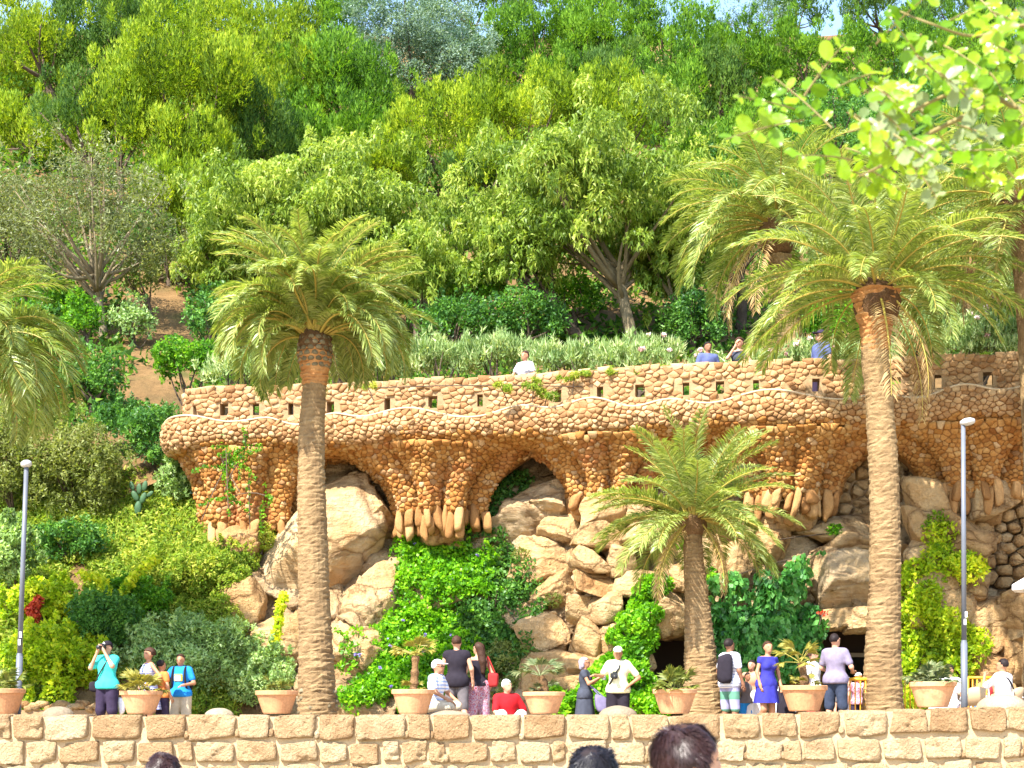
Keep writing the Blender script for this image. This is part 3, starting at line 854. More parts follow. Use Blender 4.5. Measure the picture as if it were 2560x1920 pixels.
def cy(px, py):
    return float(cliff_y(np.array(float(px)), np.array(float(py))))
SLABS = [  # outline, depth offset in front of the cliff, thickness, material, tilt
    ([(760, 1200), (800, 1182), (860, 1200), (905, 1290), (965, 1370), (985, 1420), (900, 1485), (760, 1560), (640, 1540), (670, 1400), (720, 1290)], 34.9, 1.2, 'pale', (0.2, 0.35)),
    ([(860, 1190), (930, 1200), (985, 1290), (990, 1340), (930, 1330), (895, 1260)], 35.2, 0.9, 'pale', (-0.2, 0.2)),
    ([(960, 1395), (1000, 1420), (975, 1560), (900, 1620), (830, 1600), (845, 1540)], 34.3, 0.9, 'boulder', (0.2, 0.3)),
    ([(840, 1560), (960, 1545), (960, 1640), (900, 1690), (820, 1690)], 33.8, 0.8, 'boulder', (-0.1, 0.2)),
    ([(640, 1560), (745, 1530), (750, 1640), (690, 1700), (640, 1680)], 33.9, 0.8, 'boulder', (0.1, 0.3)),
    ([(560, 1480), (650, 1440), (660, 1560), (600, 1620), (545, 1590)], 34.1, 0.8, 'boulder', (0.3, 0.2)),
    ([(540, 1330), (640, 1310), (650, 1390), (570, 1440)], 34.9, 0.7, 'boulder', (0.3, 0.2)),
    ([(1205, 1335), (1285, 1262), (1400, 1200), (1455, 1225), (1440, 1290), (1360, 1335), (1240, 1365)], 34.7, 0.9, 'pale', (0.15, 0.55)),
    ([(1320, 1262), (1370, 1240), (1415, 1275), (1405, 1300), (1350, 1300)], 34.3, 0.7, 'pale', (0.1, 0.4)),
    ([(1350, 1300), (1440, 1285), (1450, 1350), (1390, 1370), (1345, 1345)], 34.2, 0.7, 'boulder', (0.1, 0.3)),
    ([(1270, 1380), (1400, 1340), (1450, 1420), (1380, 1460), (1280, 1450)], 34.2, 0.7, 'boulder', (0.2, 0.3)),
    ([(1330, 1455), (1440, 1430), (1445, 1530), (1370, 1540), (1320, 1510)], 33.9, 0.8, 'boulder', (0.15, 0.25)),
    ([(1290, 1550), (1420, 1530), (1430, 1620), (1300, 1640)], 33.5, 0.8, 'boulder', (0.1, 0.35)),
    ([(1280, 1640), (1420, 1625), (1440, 1740), (1300, 1760)], 33.0, 0.8, 'boulder', (0.0, 0.3)),
    ([(2015, 1405), (2080, 1372), (2200, 1365), (2235, 1420), (2220, 1530), (2150, 1570), (2060, 1545)], 32.7, 1.2, 'pale', (0.1, 0.25)),
    ([(2022, 1385), (2080, 1350), (2190, 1330), (2275, 1345), (2200, 1372), (2040, 1402)], 32.9, 1.3, 'pale', (0.0, 0.9)),
    ([(2050, 1545), (2190, 1520), (2235, 1545), (2230, 1575), (2100, 1582)], 32.5, 1.0, 'boulder', (0.0, 0.2)),
    ([(1975, 1320), (2050, 1300), (2190, 1285), (2240, 1300), (2180, 1340), (1990, 1360)], 33.3, 0.9, 'pale', (0.0, 0.6)),
    ([(1975, 1255), (2075, 1240), (2080, 1300), (1980, 1325)], 33.4, 0.8, 'boulder', (0.0, 0.2)),
    ([(1890, 1330), (1960, 1310), (1975, 1390), (1900, 1410)], 33.2, 0.8, 'boulder', (0.0, 0.3)),
    ([(1620, 1490), (1720, 1470), (1725, 1585), (1660, 1605), (1610, 1560)], 32.7, 1.1, 'boulder', (-0.1, 0.2)),
    ([(1660, 1430), (1720, 1410), (1730, 1470), (1670, 1480)], 33.0, 0.7, 'boulder', (0.0, 0.3)),
    ([(1790, 1380), (1880, 1340), (1890, 1430), (1820, 1460), (1785, 1430)], 33.0, 0.8, 'boulder', (0.1, 0.3)),
    ([(1780, 1300), (1880, 1270), (1890, 1340), (1790, 1375)], 33.3, 0.7, 'pale', (0.1, 0.3)),
    ([(2475, 1480), (2560, 1450), (2640, 1480), (2640, 1600), (2500, 1610)], 31.9, 1.0, 'boulder', (0.1, 0.1)),
    ([(2480, 1600), (2560, 1590), (2600, 1680), (2500, 1720)], 31.8, 0.9, 'boulder', (0.1, 0.0)),
    ([(2420, 1540), (2480, 1545), (2480, 1640), (2425, 1630)], 32.2, 0.8, 'boulder', (0.1, 0.1)),
]
for i, (poly, Y, th, mt, tl) in enumerate(SLABS):
    V_, F_ = slab(poly, Y + th * 0.2, th, 300 + i, tl, 5, 0.10, 40, 0.3, 1.8)
    V_ = weather(V_, 40 + i, 0.20 if mt == 'pale' else 0.15, 0.07, (0.35, 0.1, 0.9) if i % 2 else (-0.45, 0.1, 0.85))
    add_mesh('boulder', V_, F_, M[mt], cl, smooth=True)
# masonry pier left of the small palm, stacked blocks of the right hand pier
def pier(x0, x1, y0, y1, Y, bw, bh, seed, slant=0.0, n='pier_block'):
    r = random.Random(seed)
    y = y0
    while y < y1:
        h = bh * r.uniform(0.85, 1.2)
        sh = slant * (y - y0)
        x = x0 + sh + r.uniform(-14, 8)
        while x < x1 + sh - bw * 0.3:
            w = bw * r.uniform(0.75, 1.35)
            Yb = Y - 0.0012 * (y - y0) + r.uniform(-.08, .08)
            c = at(x + w / 2, y + h / 2, Yb)
            V_, F_ = boulder(c, (w / 2 / ppm(Yb) * 1.2, 0.40, h / 2 / ppm(Yb) * 1.2), seed * 100 + int(x) + int(y) * 3, 4, 18, 0.09, 0.13, 7)
            V_ = weather(V_, seed + int(x), 0.07, 0.035)
            add_mesh(n, V_, F_, M['boulder'], cl, smooth=True)
            x += w + 2
        y += h + 1
pier(1455, 1590, 1248, 1780, 33.4, 80, 62, 5, -0.10)
pier(2265, 2480, 1212, 1560, 32.4, 92, 66, 6, 0.02)
pier(1890, 1990, 1240, 1300, 33.6, 95, 48, 7)
pier(2440, 2560, 1560, 1790, 31.9, 90, 70, 9)
# dry stone infill, stone by stone
r = np.random.default_rng(12)
for (x0, x1, y0, y1, Y) in ((2062, 2290, 1095, 1318, 33.75), (2470, 2570, 1150, 1500, 32.6), (1240, 1420, 1110, 1215, 36.0)):
    n = 4000
    a = np.stack([r.uniform(x0, x1, n), r.uniform(y0, y1, n)], 1)
    P = np.array([at(x, y, Y) for x, y in a])
    P[:, 1] += 0.06 * fbm(P * 1.5, 3)
    kp = poisson(P * np.array([1, 1, 1.15]), 0.27)
    for V_, F_, c_, z_ in clad(P[kp], np.tile([0, -1.0, 0.0], (len(kp), 1)), 0.27, int(x0), 0.9, 0.16, 1.15):
        add_mesh('dry_stone', V_, F_, M['boulder'], cl, smooth=True)
    if x0 == 2062:
        c = at((x0 + x1) / 2, (y0 + y1) / 2, Y + 0.25)
        add_mesh('wall_backing', *box(c, ((x1 - x0) / 2 / ppm(Y) + .3, 0.2, (y1 - y0) / 2 / ppm(Y) + 0.3)), M['rub_core'], cl)
# low dry stones at the foot of the left planting
bord = thing('border_wall', 'low line of rough grey stones at the foot of the left shrubs', 'wall', at(150, 1780, 31.2))
for i in range(16):
    c = at(20 + i * 17, 1771 - (i % 3) * 5, 31.3)
    V_, F_ = boulder(c, (.09 + .03 * (i % 3), .1, .07), 700 + i, 2)
    add_mesh('border_stone', V_, F_, M['boulder'], bord, smooth=True)
c = at(130, 1790, 31.35)
add_mesh('border_core', *box(c, (1.1, 0.08, 0.12)), M['rub_core'], bord)
# cafe interior in the recess, door with frame and glass
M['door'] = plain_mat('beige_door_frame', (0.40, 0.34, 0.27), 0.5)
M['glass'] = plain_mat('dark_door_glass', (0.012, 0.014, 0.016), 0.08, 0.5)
door = thing('cafe_door', 'dark glazed door with pale frame in the rock recess beside the tall palm', 'door', at(2140, 1800, 34.9))
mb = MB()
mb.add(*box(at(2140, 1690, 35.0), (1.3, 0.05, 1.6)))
mb.build('shade_toned_wall', M['dark'], door)  # dark colour carries the shade of the recess
p = at(2140, 1695, 34.86)
mb = MB()
for dx in (-0.36, 0.36): mb.add(*box(p + (dx, 0, 0), (0.045, 0.05, 0.55)))
mb.add(*box(p + (0, 0.001, 0.5), (0.314, 0.048, 0.045)))
mb.build('frame', M['door'], door)
add_mesh('pane', *box(p + (0, 0.03, -0.05), (0.312, 0.01, 0.5)), M['glass'], door)
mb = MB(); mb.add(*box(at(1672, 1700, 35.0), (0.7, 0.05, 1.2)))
o = mb.build('grotto_wall', M['dark']); tag(o, 'back wall inside the low grotto beside the small palm, shade put into its colour', 'wall')
# ------------------------------------------------------------------ foliage
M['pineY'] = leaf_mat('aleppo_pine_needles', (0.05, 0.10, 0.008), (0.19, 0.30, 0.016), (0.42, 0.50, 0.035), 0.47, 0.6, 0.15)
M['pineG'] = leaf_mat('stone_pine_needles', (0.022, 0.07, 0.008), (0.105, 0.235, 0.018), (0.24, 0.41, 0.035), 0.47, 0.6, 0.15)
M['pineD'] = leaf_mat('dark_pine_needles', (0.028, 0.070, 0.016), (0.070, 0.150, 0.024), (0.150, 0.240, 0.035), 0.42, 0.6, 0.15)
M['oliveD'] = leaf_mat('olive_leaves', (0.07, 0.085, 0.025), (0.17, 0.20, 0.07), (0.28, 0.31, 0.15), 0.42, 0.45, 0.35)
M['oliveS'] = leaf_mat('silver_leaves', (0.045, 0.096, 0.058), (0.122, 0.205, 0.135), (0.257, 0.359, 0.270), 0.37, 0.45, 0.35)
M['carob'] = leaf_mat('drooping_leaves', (0.075, 0.138, 0.015), (0.213, 0.319, 0.037), (0.425, 0.488, 0.088), 0.47, 0.45, 0.3)
M['bush'] = leaf_mat('bright_shrub_leaves', (0.034, 0.119, 0.010), (0.110, 0.295, 0.018), (0.270, 0.490, 0.030), 0.50, 0.45, 0.3)
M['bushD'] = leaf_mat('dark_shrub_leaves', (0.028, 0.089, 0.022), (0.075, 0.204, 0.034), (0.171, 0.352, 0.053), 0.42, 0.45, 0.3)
M['bushO'] = leaf_mat('olive_shrub_leaves', (0.092, 0.121, 0.025), (0.211, 0.254, 0.059), (0.355, 0.380, 0.135), 0.47, 0.5, 0.25)
M['bushGrey'] = leaf_mat('grey_green_shrub_leaves', (0.101, 0.169, 0.050), (0.270, 0.421, 0.135), (0.506, 0.641, 0.288), 0.42, 0.45, 0.3)
M['oleander'] = leaf_mat('oleander_leaves', (0.121, 0.203, 0.061), (0.284, 0.405, 0.143), (0.587, 0.629, 0.324), 0.42, 0.45, 0.35)
M['yellow'] = leaf_mat('yellow_creeper_leaves', (0.137, 0.253, 0.011), (0.389, 0.544, 0.021), (0.750, 0.750, 0.049), 0.50, 0.45, 0.25)
M['vine'] = leaf_mat('vine_leaves', (0.056, 0.186, 0.011), (0.159, 0.418, 0.015), (0.354, 0.631, 0.027), 0.50, 0.4, 0.35)
M['ivy'] = leaf_mat('ivy_leaves', (0.030, 0.120, 0.026), (0.090, 0.316, 0.060), (0.240, 0.540, 0.134), 0.42, 0.35, 0.45)
M['grass'] = leaf_mat('slope_groundcover', (0.106, 0.180, 0.022), (0.232, 0.349, 0.034), (0.529, 0.529, 0.095), 0.47, 0.6, 0.15)
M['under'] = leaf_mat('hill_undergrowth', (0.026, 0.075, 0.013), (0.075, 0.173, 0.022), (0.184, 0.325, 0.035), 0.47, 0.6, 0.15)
M['redflower'] = leaf_mat('red_flower', (0.30, 0.02, 0.01), (0.5, 0.05, 0.02), (0.62, 0.12, 0.04), 0.2)
M['pinkflower'] = leaf_mat('pink_oleander_flower', (0.62, 0.30, 0.34), (0.74, 0.50, 0.52), (0.8, 0.68, 0.68), 0.2)
M['violet'] = leaf_mat('violet_flower', (0.20, 0.15, 0.50), (0.28, 0.22, 0.6), (0.4, 0.34, 0.7), 0.2)
M['bark'] = stone_mat('grey_brown_bark', [(0.3, (0.05, 0.036, 0.025)), (0.7, (0.14, 0.10, 0.07))], 4, 0.8, 20, src='obj', dist=0.03)
M['barkL'] = stone_mat('pale_bark', [(0.3, (0.13, 0.10, 0.055)), (0.7, (0.26, 0.21, 0.13))], 4, 0.8, 20, src='obj', dist=0.03)

def leaf_cloud(clumps, n, L, W, mode, seed, out_bias=0.6, shell=0.35, tvar=0.22, up_light=0.0):
    """n kite shaped leaves on the given ellipsoid clumps (k x 6: centre, radii)"""
    r = np.random.default_rng(seed)
    C = np.asarray(clumps, float)
    area = (C[:, 3] * C[:, 4] + C[:, 3] * C[:, 5] + C[:, 4] * C[:, 5])
    idx = r.choice(len(C), n, p=area / area.sum())
    d = unit(r.normal(0, 1, (n, 3)) + np.array([0, -0.15, 0.25]))
    rad = 1 - shell * r.random(n) ** 1.5
    lump = 1 + 0.22 * vnoise(d * 2.2 + idx[:, None] * 3.1, seed)
    pos = C[idx, :3] + d * C[idx, 3:] * (rad * lump)[:, None]
    rnd = unit(r.normal(0, 1, (n, 3)))
    up = np.array([0, 0, 1.0])
    if mode == 'up': a = d * 0.55 + up * 0.85 + rnd * 0.5
    elif mode == 'droop': a = d * 0.35 - up * 0.75 + rnd * 0.6
    elif mode == 'out': a = d * 0.6 + rnd * 0.8 + up * 0.05
    else: a = rnd
    a = unit(a)
    side = unit(np.cross(a, d) * out_bias + unit(r.normal(0, 1, (n, 3))) * (1 - out_bias) + 1e-4)
    side = unit(side - a * np.sum(side * a, 1, keepdims=True))
    l = L * r.uniform(0.6, 1.3, n)[:, None]; w = W * r.uniform(0.7, 1.3, n)[:, None]
    nrm = np.cross(a, side)
    v0 = pos - a * l * 0.5
    v2 = pos + a * l * 0.5
    v1 = pos + side * w * 0.5 + nrm * w * 0.12 - a * l * 0.05
    v3 = pos - side * w * 0.5 + nrm * w * 0.12 - a * l * 0.05
    if W / L < 0.52:      # narrow leaves: one triangle each
        V = np.stack([v0 + side * w * 0.5, v2, v0 - side * w * 0.5], 1).reshape(-1, 3)
        F = np.arange(3 * n).reshape(n, 3)
    else:
        V = np.stack([v0, v1, v2, v3], 1).reshape(-1, 3)
        F = np.arange(4 * n).reshape(n, 4)
    ct = r.normal(0, 0.19, len(C))
    t = np.clip(0.5 + ct[idx] + r.normal(0, tvar, n), 0, 1)
    return V, F, np.repeat(t, F.shape[1])

def crown_clumps(c, R, n, frac, seed, tall=1.0, low=-0.75, rmin=0.5, flat=1.0):
    r = np.random.default_rng(seed)
    out = []
    for i in range(n):
        d = unit(r.normal(0, 1, 3))
        if d[2] < low: d[2] = abs(d[2]) * 0.3
        q = r.uniform(rmin, 0.86)
        s = frac * r.uniform(0.65, 1.35)
        p = c + d * R * q
        rr = np.array([s * R[0], s * min(R[0], R[1]), s * R[2] * flat])
        m = (rr[0] + rr[2]) / 2
        rr = np.array([lerp(rr[0], m, .5), lerp(rr[1], m, .5), lerp(rr[2], m, .5) * tall])
        out.append(np.concatenate([p, rr]))
    return np.array(out)

def sprigs(c, R, n, seed, size):
    r = np.random.default_rng(seed + 77)
    d = unit(r.normal(0, 1, (n, 3)) + np.array([0, -.2, .45]))
    q = r.uniform(0.92, 1.16, n)[:, None]
    s = size * r.uniform(.5, 1.3, n)[:, None]
    return np.concatenate([c + d * R * q, s * np.array([.8, .8, 1.5])], 1)
KIND = {  # leaf length, width, mode, clumps, clump fraction, tallness, density, bias
    'pine':   (0.18, 0.056, 'up', 30, 0.25, 1.4, 1.75, 0.8),
    'spine':  (0.165, 0.055, 'up', 38, 0.22, 1.05, 1.75, 0.8),
    'olive':  (0.125, 0.044, 'out', 80, 0.19, 1.1, 1.25, 0.35),
    'carob':  (0.19, 0.062, 'droop', 90, 0.18, 0.85, 1.7, 0.35),
    'bush':   (0.11, 0.058, 'out', 40, 0.27, 1.0, 1.15, 0.4),
    'shrub':  (0.09, 0.045, 'out', 44, 0.26, 1.0, 1.0, 0.4),
    'oleander': (0.17, 0.032, 'up', 40, 0.26, 1.0, 1.1, 0.3),
}
def limb_mesh(base, fork, targets, r0, seed, lean=0.15):
    r = np.random.default_rng(seed)
    mb = MB()
    mid = (base + fork) / 2 + np.array([r.normal(0, lean), r.normal(0, lean), 0])
    tr = bez(base - np.array([0, 0, 0.4]), mid, fork, 9)
    mb.add(*tube(tr, np.linspace(r0 * 1.25, r0 * 0.8, 9), 9))
    for t in targets:
        st = tr[r.integers(5, 9)]
        m = (st + t) / 2 + np.array([r.normal(0, .25), r.normal(0, .25), -abs(r.normal(0, .25))])
        mb.add(*tube(bez(st, m, t, 7), np.linspace(r0 * r.uniform(.42, .62), r0 * 0.1, 7), 6))
    return mb
def slope_Y(py):
    a = (HORIZON - py) / FPX
    return 16.74 / (0.6 - a)
TREE_SEED = [1000]
def tree(label, kind, mat, px, py, rx, ry, base=None, name='tree', cat='tree', group=None, Y=None, dens=1.0, bark='bark', bpx=None, limbs=8, r0=None, clumps=None, depth=0.85, loose=None):
    """crown centre and radii in photo pixels; depth from where its foot meets the hillside"""
    TREE_SEED[0] += 17
    sd = TREE_SEED[0]
    L, W, mode, nc, frac, tall, dn, bias = KIND[kind]
    if Y is None and kind in ('pine', 'spine') or (kind in ('bush', 'olive') and Y is None and name != 'shrub'):
        rx, ry = rx * 1.22, ry * 1.16
    if kind == 'carob': rx, ry = rx * 1.14, ry * 1.08
    if Y is None: Y = slope_Y(base if base else py + ry * 1.15)
    k = Y / FPX
    c = at(px, py, Y)
    R = np.array([rx * k, min(rx, ry * 1.3) * k * depth, ry * k])
    bx = c[0] if bpx is None else (bpx - MIDX) * k
    gz = float(hill(np.array(bx), np.array(Y)))
    b = np.array([bx, Y, min(gz, c[2] - R[2] * 0.4)])
    root = thing(name, label, cat, b, group)
    cc = crown_clumps(c, R, clumps or nc, frac, sd, tall, rmin=0.62 if kind in ('pine', 'spine') else 0.5) if loose is None else crown_clumps(c, R, clumps or nc, loose, sd, tall)
    core = np.concatenate([c, R * 0.42])[None]
    n = int(min(44000, max(900, 0.38 * rx * ry * dn * dens)))
    Lk = max(1.0, Y / 55.0)
    cw = np.vstack([cc, core, sprigs(c, R, 34, sd, 0.10 * (R[0] + R[2]) / 2)])
    V, F, T = leaf_cloud(cw, n, L * Lk ** .5, W * Lk ** .7, mode, sd, bias)
    add_mesh('crown', V, F, mat, root, tint=T)
    r = np.random.default_rng(sd)
    tg = cc[r.choice(len(cc), min(limbs, len(cc)), replace=False), :3]
    rr0 = r0 or max(0.07, 0.05 * R[2] + 0.04)
    fork = b + (c - b) * 0.55
    fork[2] = max(fork[2], b[2] + 0.3)
    limb_mesh(b, fork, tg, rr0, sd).build('trunk', M[bark], root, smooth=True)
    return root, cc

PG = 'pines on the upper hillside'
BG = 'broad trees on the hillside'
# far ridge
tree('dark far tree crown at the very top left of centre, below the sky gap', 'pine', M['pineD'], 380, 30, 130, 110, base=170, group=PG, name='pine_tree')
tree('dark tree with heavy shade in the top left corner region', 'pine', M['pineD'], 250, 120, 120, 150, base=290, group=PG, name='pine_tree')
tree('olive green pine with bare dark trunk at the top left corner', 'pine', M['pineY'], 70, 110, 135, 150, base=300, group=PG, name='pine_tree', dens=0.85, bpx=150)
tree('leafy bright green tree top just right of the sky gap', 'spine', M['pineG'], 520, 40, 80, 60, base=180, group=PG, name='pine_tree')
tree('yellow green pine top above the big central left pine', 'pine', M['pineY'], 630, 90, 150, 110, base=230, group=PG, name='pine_tree')
tree('bright green pine at the top edge left of the silvery tree', 'spine', M['pineG'], 820, 50, 110, 90, base=190, group=PG, name='pine_tree')
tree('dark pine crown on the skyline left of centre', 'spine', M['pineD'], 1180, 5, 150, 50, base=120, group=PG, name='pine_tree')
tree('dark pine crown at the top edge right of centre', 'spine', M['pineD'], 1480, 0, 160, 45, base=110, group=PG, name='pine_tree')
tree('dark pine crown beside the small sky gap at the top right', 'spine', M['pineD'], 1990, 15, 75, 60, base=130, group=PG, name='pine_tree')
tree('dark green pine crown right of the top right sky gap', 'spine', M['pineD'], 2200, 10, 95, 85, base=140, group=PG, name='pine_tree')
tree('pale grey green tree on the ridge at the upper right', 'olive', M['oliveS'], 1880, 45, 90, 50, base=140, group=BG, name='broadleaf_tree')
tree('dark pine crown in the top right corner behind the near branch', 'spine', M['pineD'], 2420, 40, 150, 110, base=190, group=PG, name='pine_tree')
# middle band
tree('large silvery grey green round tree near the top centre', 'olive', M['oliveS'], 1035, 135, 195, 135, base=300, group=BG, name='broadleaf_tree', dens=3.2)
tree('bright green bush under the silvery round tree', 'bush', M['bush'], 1200, 175, 55, 55, base=270, group=BG, name='broadleaf_tree')
tree('bright green stone pine just right of the silvery tree', 'spine', M['pineG'], 1330, 120, 120, 110, base=290, group=PG, name='pine_tree')
tree('bright green stone pine at the top, left neighbour of the tallest one', 'spine', M['pineG'], 1490, 110, 120, 110, base=300, group=PG, name='pine_tree')
tree('tall bright green stone pine right of the top centre', 'spine', M['pineG'], 1660, 120, 140, 120, base=310, group=PG, name='pine_tree')
tree('shaded lower stone pine with brown green plumes right of centre', 'pine', M['pineG'], 1680, 240, 110, 110, base=380, group=PG, name='pine_tree', dens=0.8)
tree('narrow dark plumed pine standing above the right broad tree', 'pine', M['pineD'], 1800, 245, 70, 115, base=390, group=PG, name='pine_tree')
tree('bright green pine at upper right left of the near branch', 'spine', M['pineG'], 1840, 140, 110, 90, base=280, group=PG, name='pine_tree')
tree('mid green bushy pine behind the tip of the near branch', 'spine', M['pineG'], 2020, 140, 120, 90, base=290, group=PG, name='pine_tree')
tree('green pine partly hidden by the near branch at upper right', 'spine', M['pineG'], 2230, 160, 130, 110, base=320, group=PG, name='pine_tree')
tree('green pine behind the near branch at the right edge', 'spine', M['pineG'], 2450, 190, 150, 130, base=360, group=PG, name='pine_tree')
tree('bright green stone pine below the silvery tree, right side', 'spine', M['pineG'], 1400, 220, 100, 80, base=350, group=PG, name='pine_tree')
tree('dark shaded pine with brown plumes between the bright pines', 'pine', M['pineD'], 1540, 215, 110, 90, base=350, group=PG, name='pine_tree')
# big yellow green pines on the left
tree('largest yellow green pine with upright plumes left of centre', 'pine', M['pineY'], 440, 235, 190, 170, base=560, group=PG, name='pine_tree', dens=1.1, bpx=500)
tree('yellow green pine plume hanging lowest, left of centre', 'pine', M['pineY'], 470, 395, 95, 120, base=600, group=PG, name='pine_tree')
tree('yellow green pine left edge plume of the big pine group', 'pine', M['pineY'], 300, 290, 75, 110, base=590, group=PG, name='pine_tree')
tree('yellow green pine leaning right above the left broad tree', 'pine', M['pineY'], 660, 215, 150, 110, base=440, group=PG, name='pine_tree')
tree('mid green pine between the big yellow pine and the silvery tree', 'pine', M['pineG'], 850, 235, 140, 130, base=440, group=PG, name='pine_tree')
tree('shaded green pine just above the left broad tree', 'pine', M['pineG'], 830, 330, 120, 80, base=480, group=PG, name='pine_tree')
tree('small pine with dark shade below the big yellow pine', 'pine', M['pineY'], 510, 500, 65, 80, base=640, group=PG, name='pine_tree')
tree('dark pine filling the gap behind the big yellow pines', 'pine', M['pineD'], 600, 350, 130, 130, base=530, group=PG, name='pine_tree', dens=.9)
tree('yellow green pine low on the left edge above the olive tree', 'pine', M['pineY'], 80, 330, 130, 80, base=480, group=PG, name='pine_tree')
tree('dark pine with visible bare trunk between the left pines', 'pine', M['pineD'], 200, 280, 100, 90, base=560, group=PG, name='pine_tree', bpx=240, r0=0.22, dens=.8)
tree('small tree with orange tinged leaves above the left broad tree', 'bush', M['carob'], 700, 375, 75, 65, base=490, group=BG, name='broadleaf_tree')
tree('yellow green round pine right of centre, left one of three', 'pine', M['pineY'], 1110, 335, 125, 110, base=520, group=PG, name='pine_tree')
tree('yellow green round pine right of centre, middle of three', 'pine', M['pineY'], 1310, 290, 160, 100, base=490, group=PG, name='pine_tree')
tree('yellow green round pine above the right broad tree, right of three', 'pine', M['pineY'], 1540, 285, 140, 90, base=490, group=PG, name='pine_tree')
tree('small shaded pine behind the gap between the two broad trees', 'pine', M['pineD'], 1170, 440, 80, 60, base=560, group=PG, name='pine_tree')
# lower broad trees
tree('wide broad tree with drooping leaves behind the left tall palm', 'carob', M['carob'], 800, 560, 310, 185, base=800, group=BG, name='broadleaf_tree', dens=1.15, limbs=14, bpx=860)
tree('lower drooping skirt tree right behind the left tall palm', 'carob', M['carob'], 1040, 690, 170, 120, base=850, group=BG, name='broadleaf_tree', dens=1.0)
tree('drooping leaved tree left behind the tall palm crown', 'carob', M['carob'], 570, 640, 120, 130, base=800, group=BG, name='broadleaf_tree')
tree('biggest broad tree with forked pale trunks above the viaduct', 'carob', M['carob'], 1500, 500, 290, 230, base=880, group=BG, name='broadleaf_tree', dens=1.25, limbs=18, bpx=1600, bark='barkL', r0=0.16)
tree('drooping side crown right of the big forked tree', 'carob', M['carob'], 1690, 640, 120, 150, base=870, group=BG, name='broadleaf_tree', bark='barkL')
tree('drooping side crown left of the big forked tree', 'carob', M['carob'], 1290, 640, 110, 130, base=870, group=BG, name='broadleaf_tree', bpx=1480, r0=0.2)
tree('grey green olive tree with several ivied stems on the left', 'olive', M['oliveD'], 215, 560, 205, 175, base=900, group=BG, name='olive_tree', dens=0.62, limbs=30, bpx=265, bark='barkL', r0=0.12)
tree('grey green olive tree at the left edge of the hillside', 'olive', M['oliveD'], 20, 600, 120, 140, base=850, group=BG, name='olive_tree', dens=.9, limbs=12)
tree('small round olive coloured shrub tree beside the soil path', 'bush', M['bushO'], 425, 655, 62, 62, base=760, group=BG, name='broadleaf_tree', dens=1.2)
tree('pine sapling with bare thin stem beside the soil path', 'bush', M['bushO'], 350, 690, 50, 50, base=850, group=BG, name='broadleaf_tree', dens=0.7, bpx=385)
# fillers in the gaps
tree('shaded green tree in the gap between the two broad trees', 'carob', M['carob'], 1150, 560, 90, 80, base=720, group=BG, name='broadleaf_tree')
tree('yellow green pine low in the middle, behind the left broad tree', 'pine', M['pineY'], 960, 420, 110, 70, base=560, group=PG, name='pine_tree')
tree('small yellow green pine above the gap between the broad trees', 'pine', M['pineY'], 1230, 420, 90, 70, base=570, group=PG, name='pine_tree')
tree('green pine right of the big forked tree top', 'spine', M['pineG'], 1760, 390, 110, 80, base=540, group=PG, name='pine_tree')
tree('green pine behind the upper right palm fronds', 'spine', M['pineG'], 1930, 330, 110, 90, base=500, group=PG, name='pine_tree')
tree('yellow green pine between the olive tree and the left broad tree', 'pine', M['pineY'], 400, 500, 70, 80, base=650, group=PG, name='pine_tree')
tree('dark green bush above the soil path', 'bush', M['bushD'], 330, 590, 70, 60, base=720, group=BG, name='broadleaf_tree')
tree('leafy green bush left of the soil path', 'bush', M['bush'], 120, 760, 80, 60, base=860, group=BG, name='broadleaf_tree')
tree('green bush right of the soil path under the broad tree', 'bush', M['bushD'], 560, 770, 70, 50, base=850, group=BG, name='broadleaf_tree')
tree('green bushy tree under the left broad tree, right side', 'bush', M['bush'], 1180, 720, 90, 60, base=840, group=BG, name='broadleaf_tree')
# right hand background behind palms
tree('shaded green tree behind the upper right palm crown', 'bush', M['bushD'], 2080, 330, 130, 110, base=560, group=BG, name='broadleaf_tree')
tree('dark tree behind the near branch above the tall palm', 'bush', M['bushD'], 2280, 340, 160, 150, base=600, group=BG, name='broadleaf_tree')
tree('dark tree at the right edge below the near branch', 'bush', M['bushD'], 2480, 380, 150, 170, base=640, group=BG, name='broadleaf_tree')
tree('green tree behind the tall palm crown, right side', 'bush', M['bushGrey'], 2440, 640, 160, 130, base=830, group=BG, name='broadleaf_tree')
tree('shaded green tree behind the tall palm crown, left side', 'bush', M['bushD'], 1850, 560, 110, 160, base=830, group=BG, name='broadleaf_tree')
tree('bright green tree with thin curved stem under the tall palm', 'bush', M['bush'], 2090, 790, 85, 60, base=890, group=BG, name='broadleaf_tree', dens=1.2)
tree('dark green tree behind the tall palm trunk', 'bush', M['bushD'], 2230, 700, 130, 120, base=870, group=BG, name='broadleaf_tree')
# understory on the walkway side
SHG = 'shrubs behind the viaduct parapet'
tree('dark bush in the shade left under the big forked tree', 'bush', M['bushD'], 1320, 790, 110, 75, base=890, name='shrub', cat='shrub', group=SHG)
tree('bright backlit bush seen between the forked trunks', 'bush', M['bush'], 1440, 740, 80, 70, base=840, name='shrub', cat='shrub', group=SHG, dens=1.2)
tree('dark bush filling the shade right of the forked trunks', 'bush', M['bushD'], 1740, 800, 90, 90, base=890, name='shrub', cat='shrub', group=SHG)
tree('dark green bush right of the left tall palm crown', 'bush', M['bushD'], 1140, 800, 130, 70, base=890, name='shrub', cat='shrub', group=SHG)
tree('bright green bush by the soil path left of the viaduct', 'bush', M['bush'], 470, 905, 100, 60, Y=38.6, name='shrub', cat='shrub', group=SHG, dens=1.3)
tree('green bush with light leaves under the olive stems', 'bush', M['bush'], 205, 790, 55, 60, Y=43.5, name='shrub', cat='shrub', group=SHG, dens=1.2)
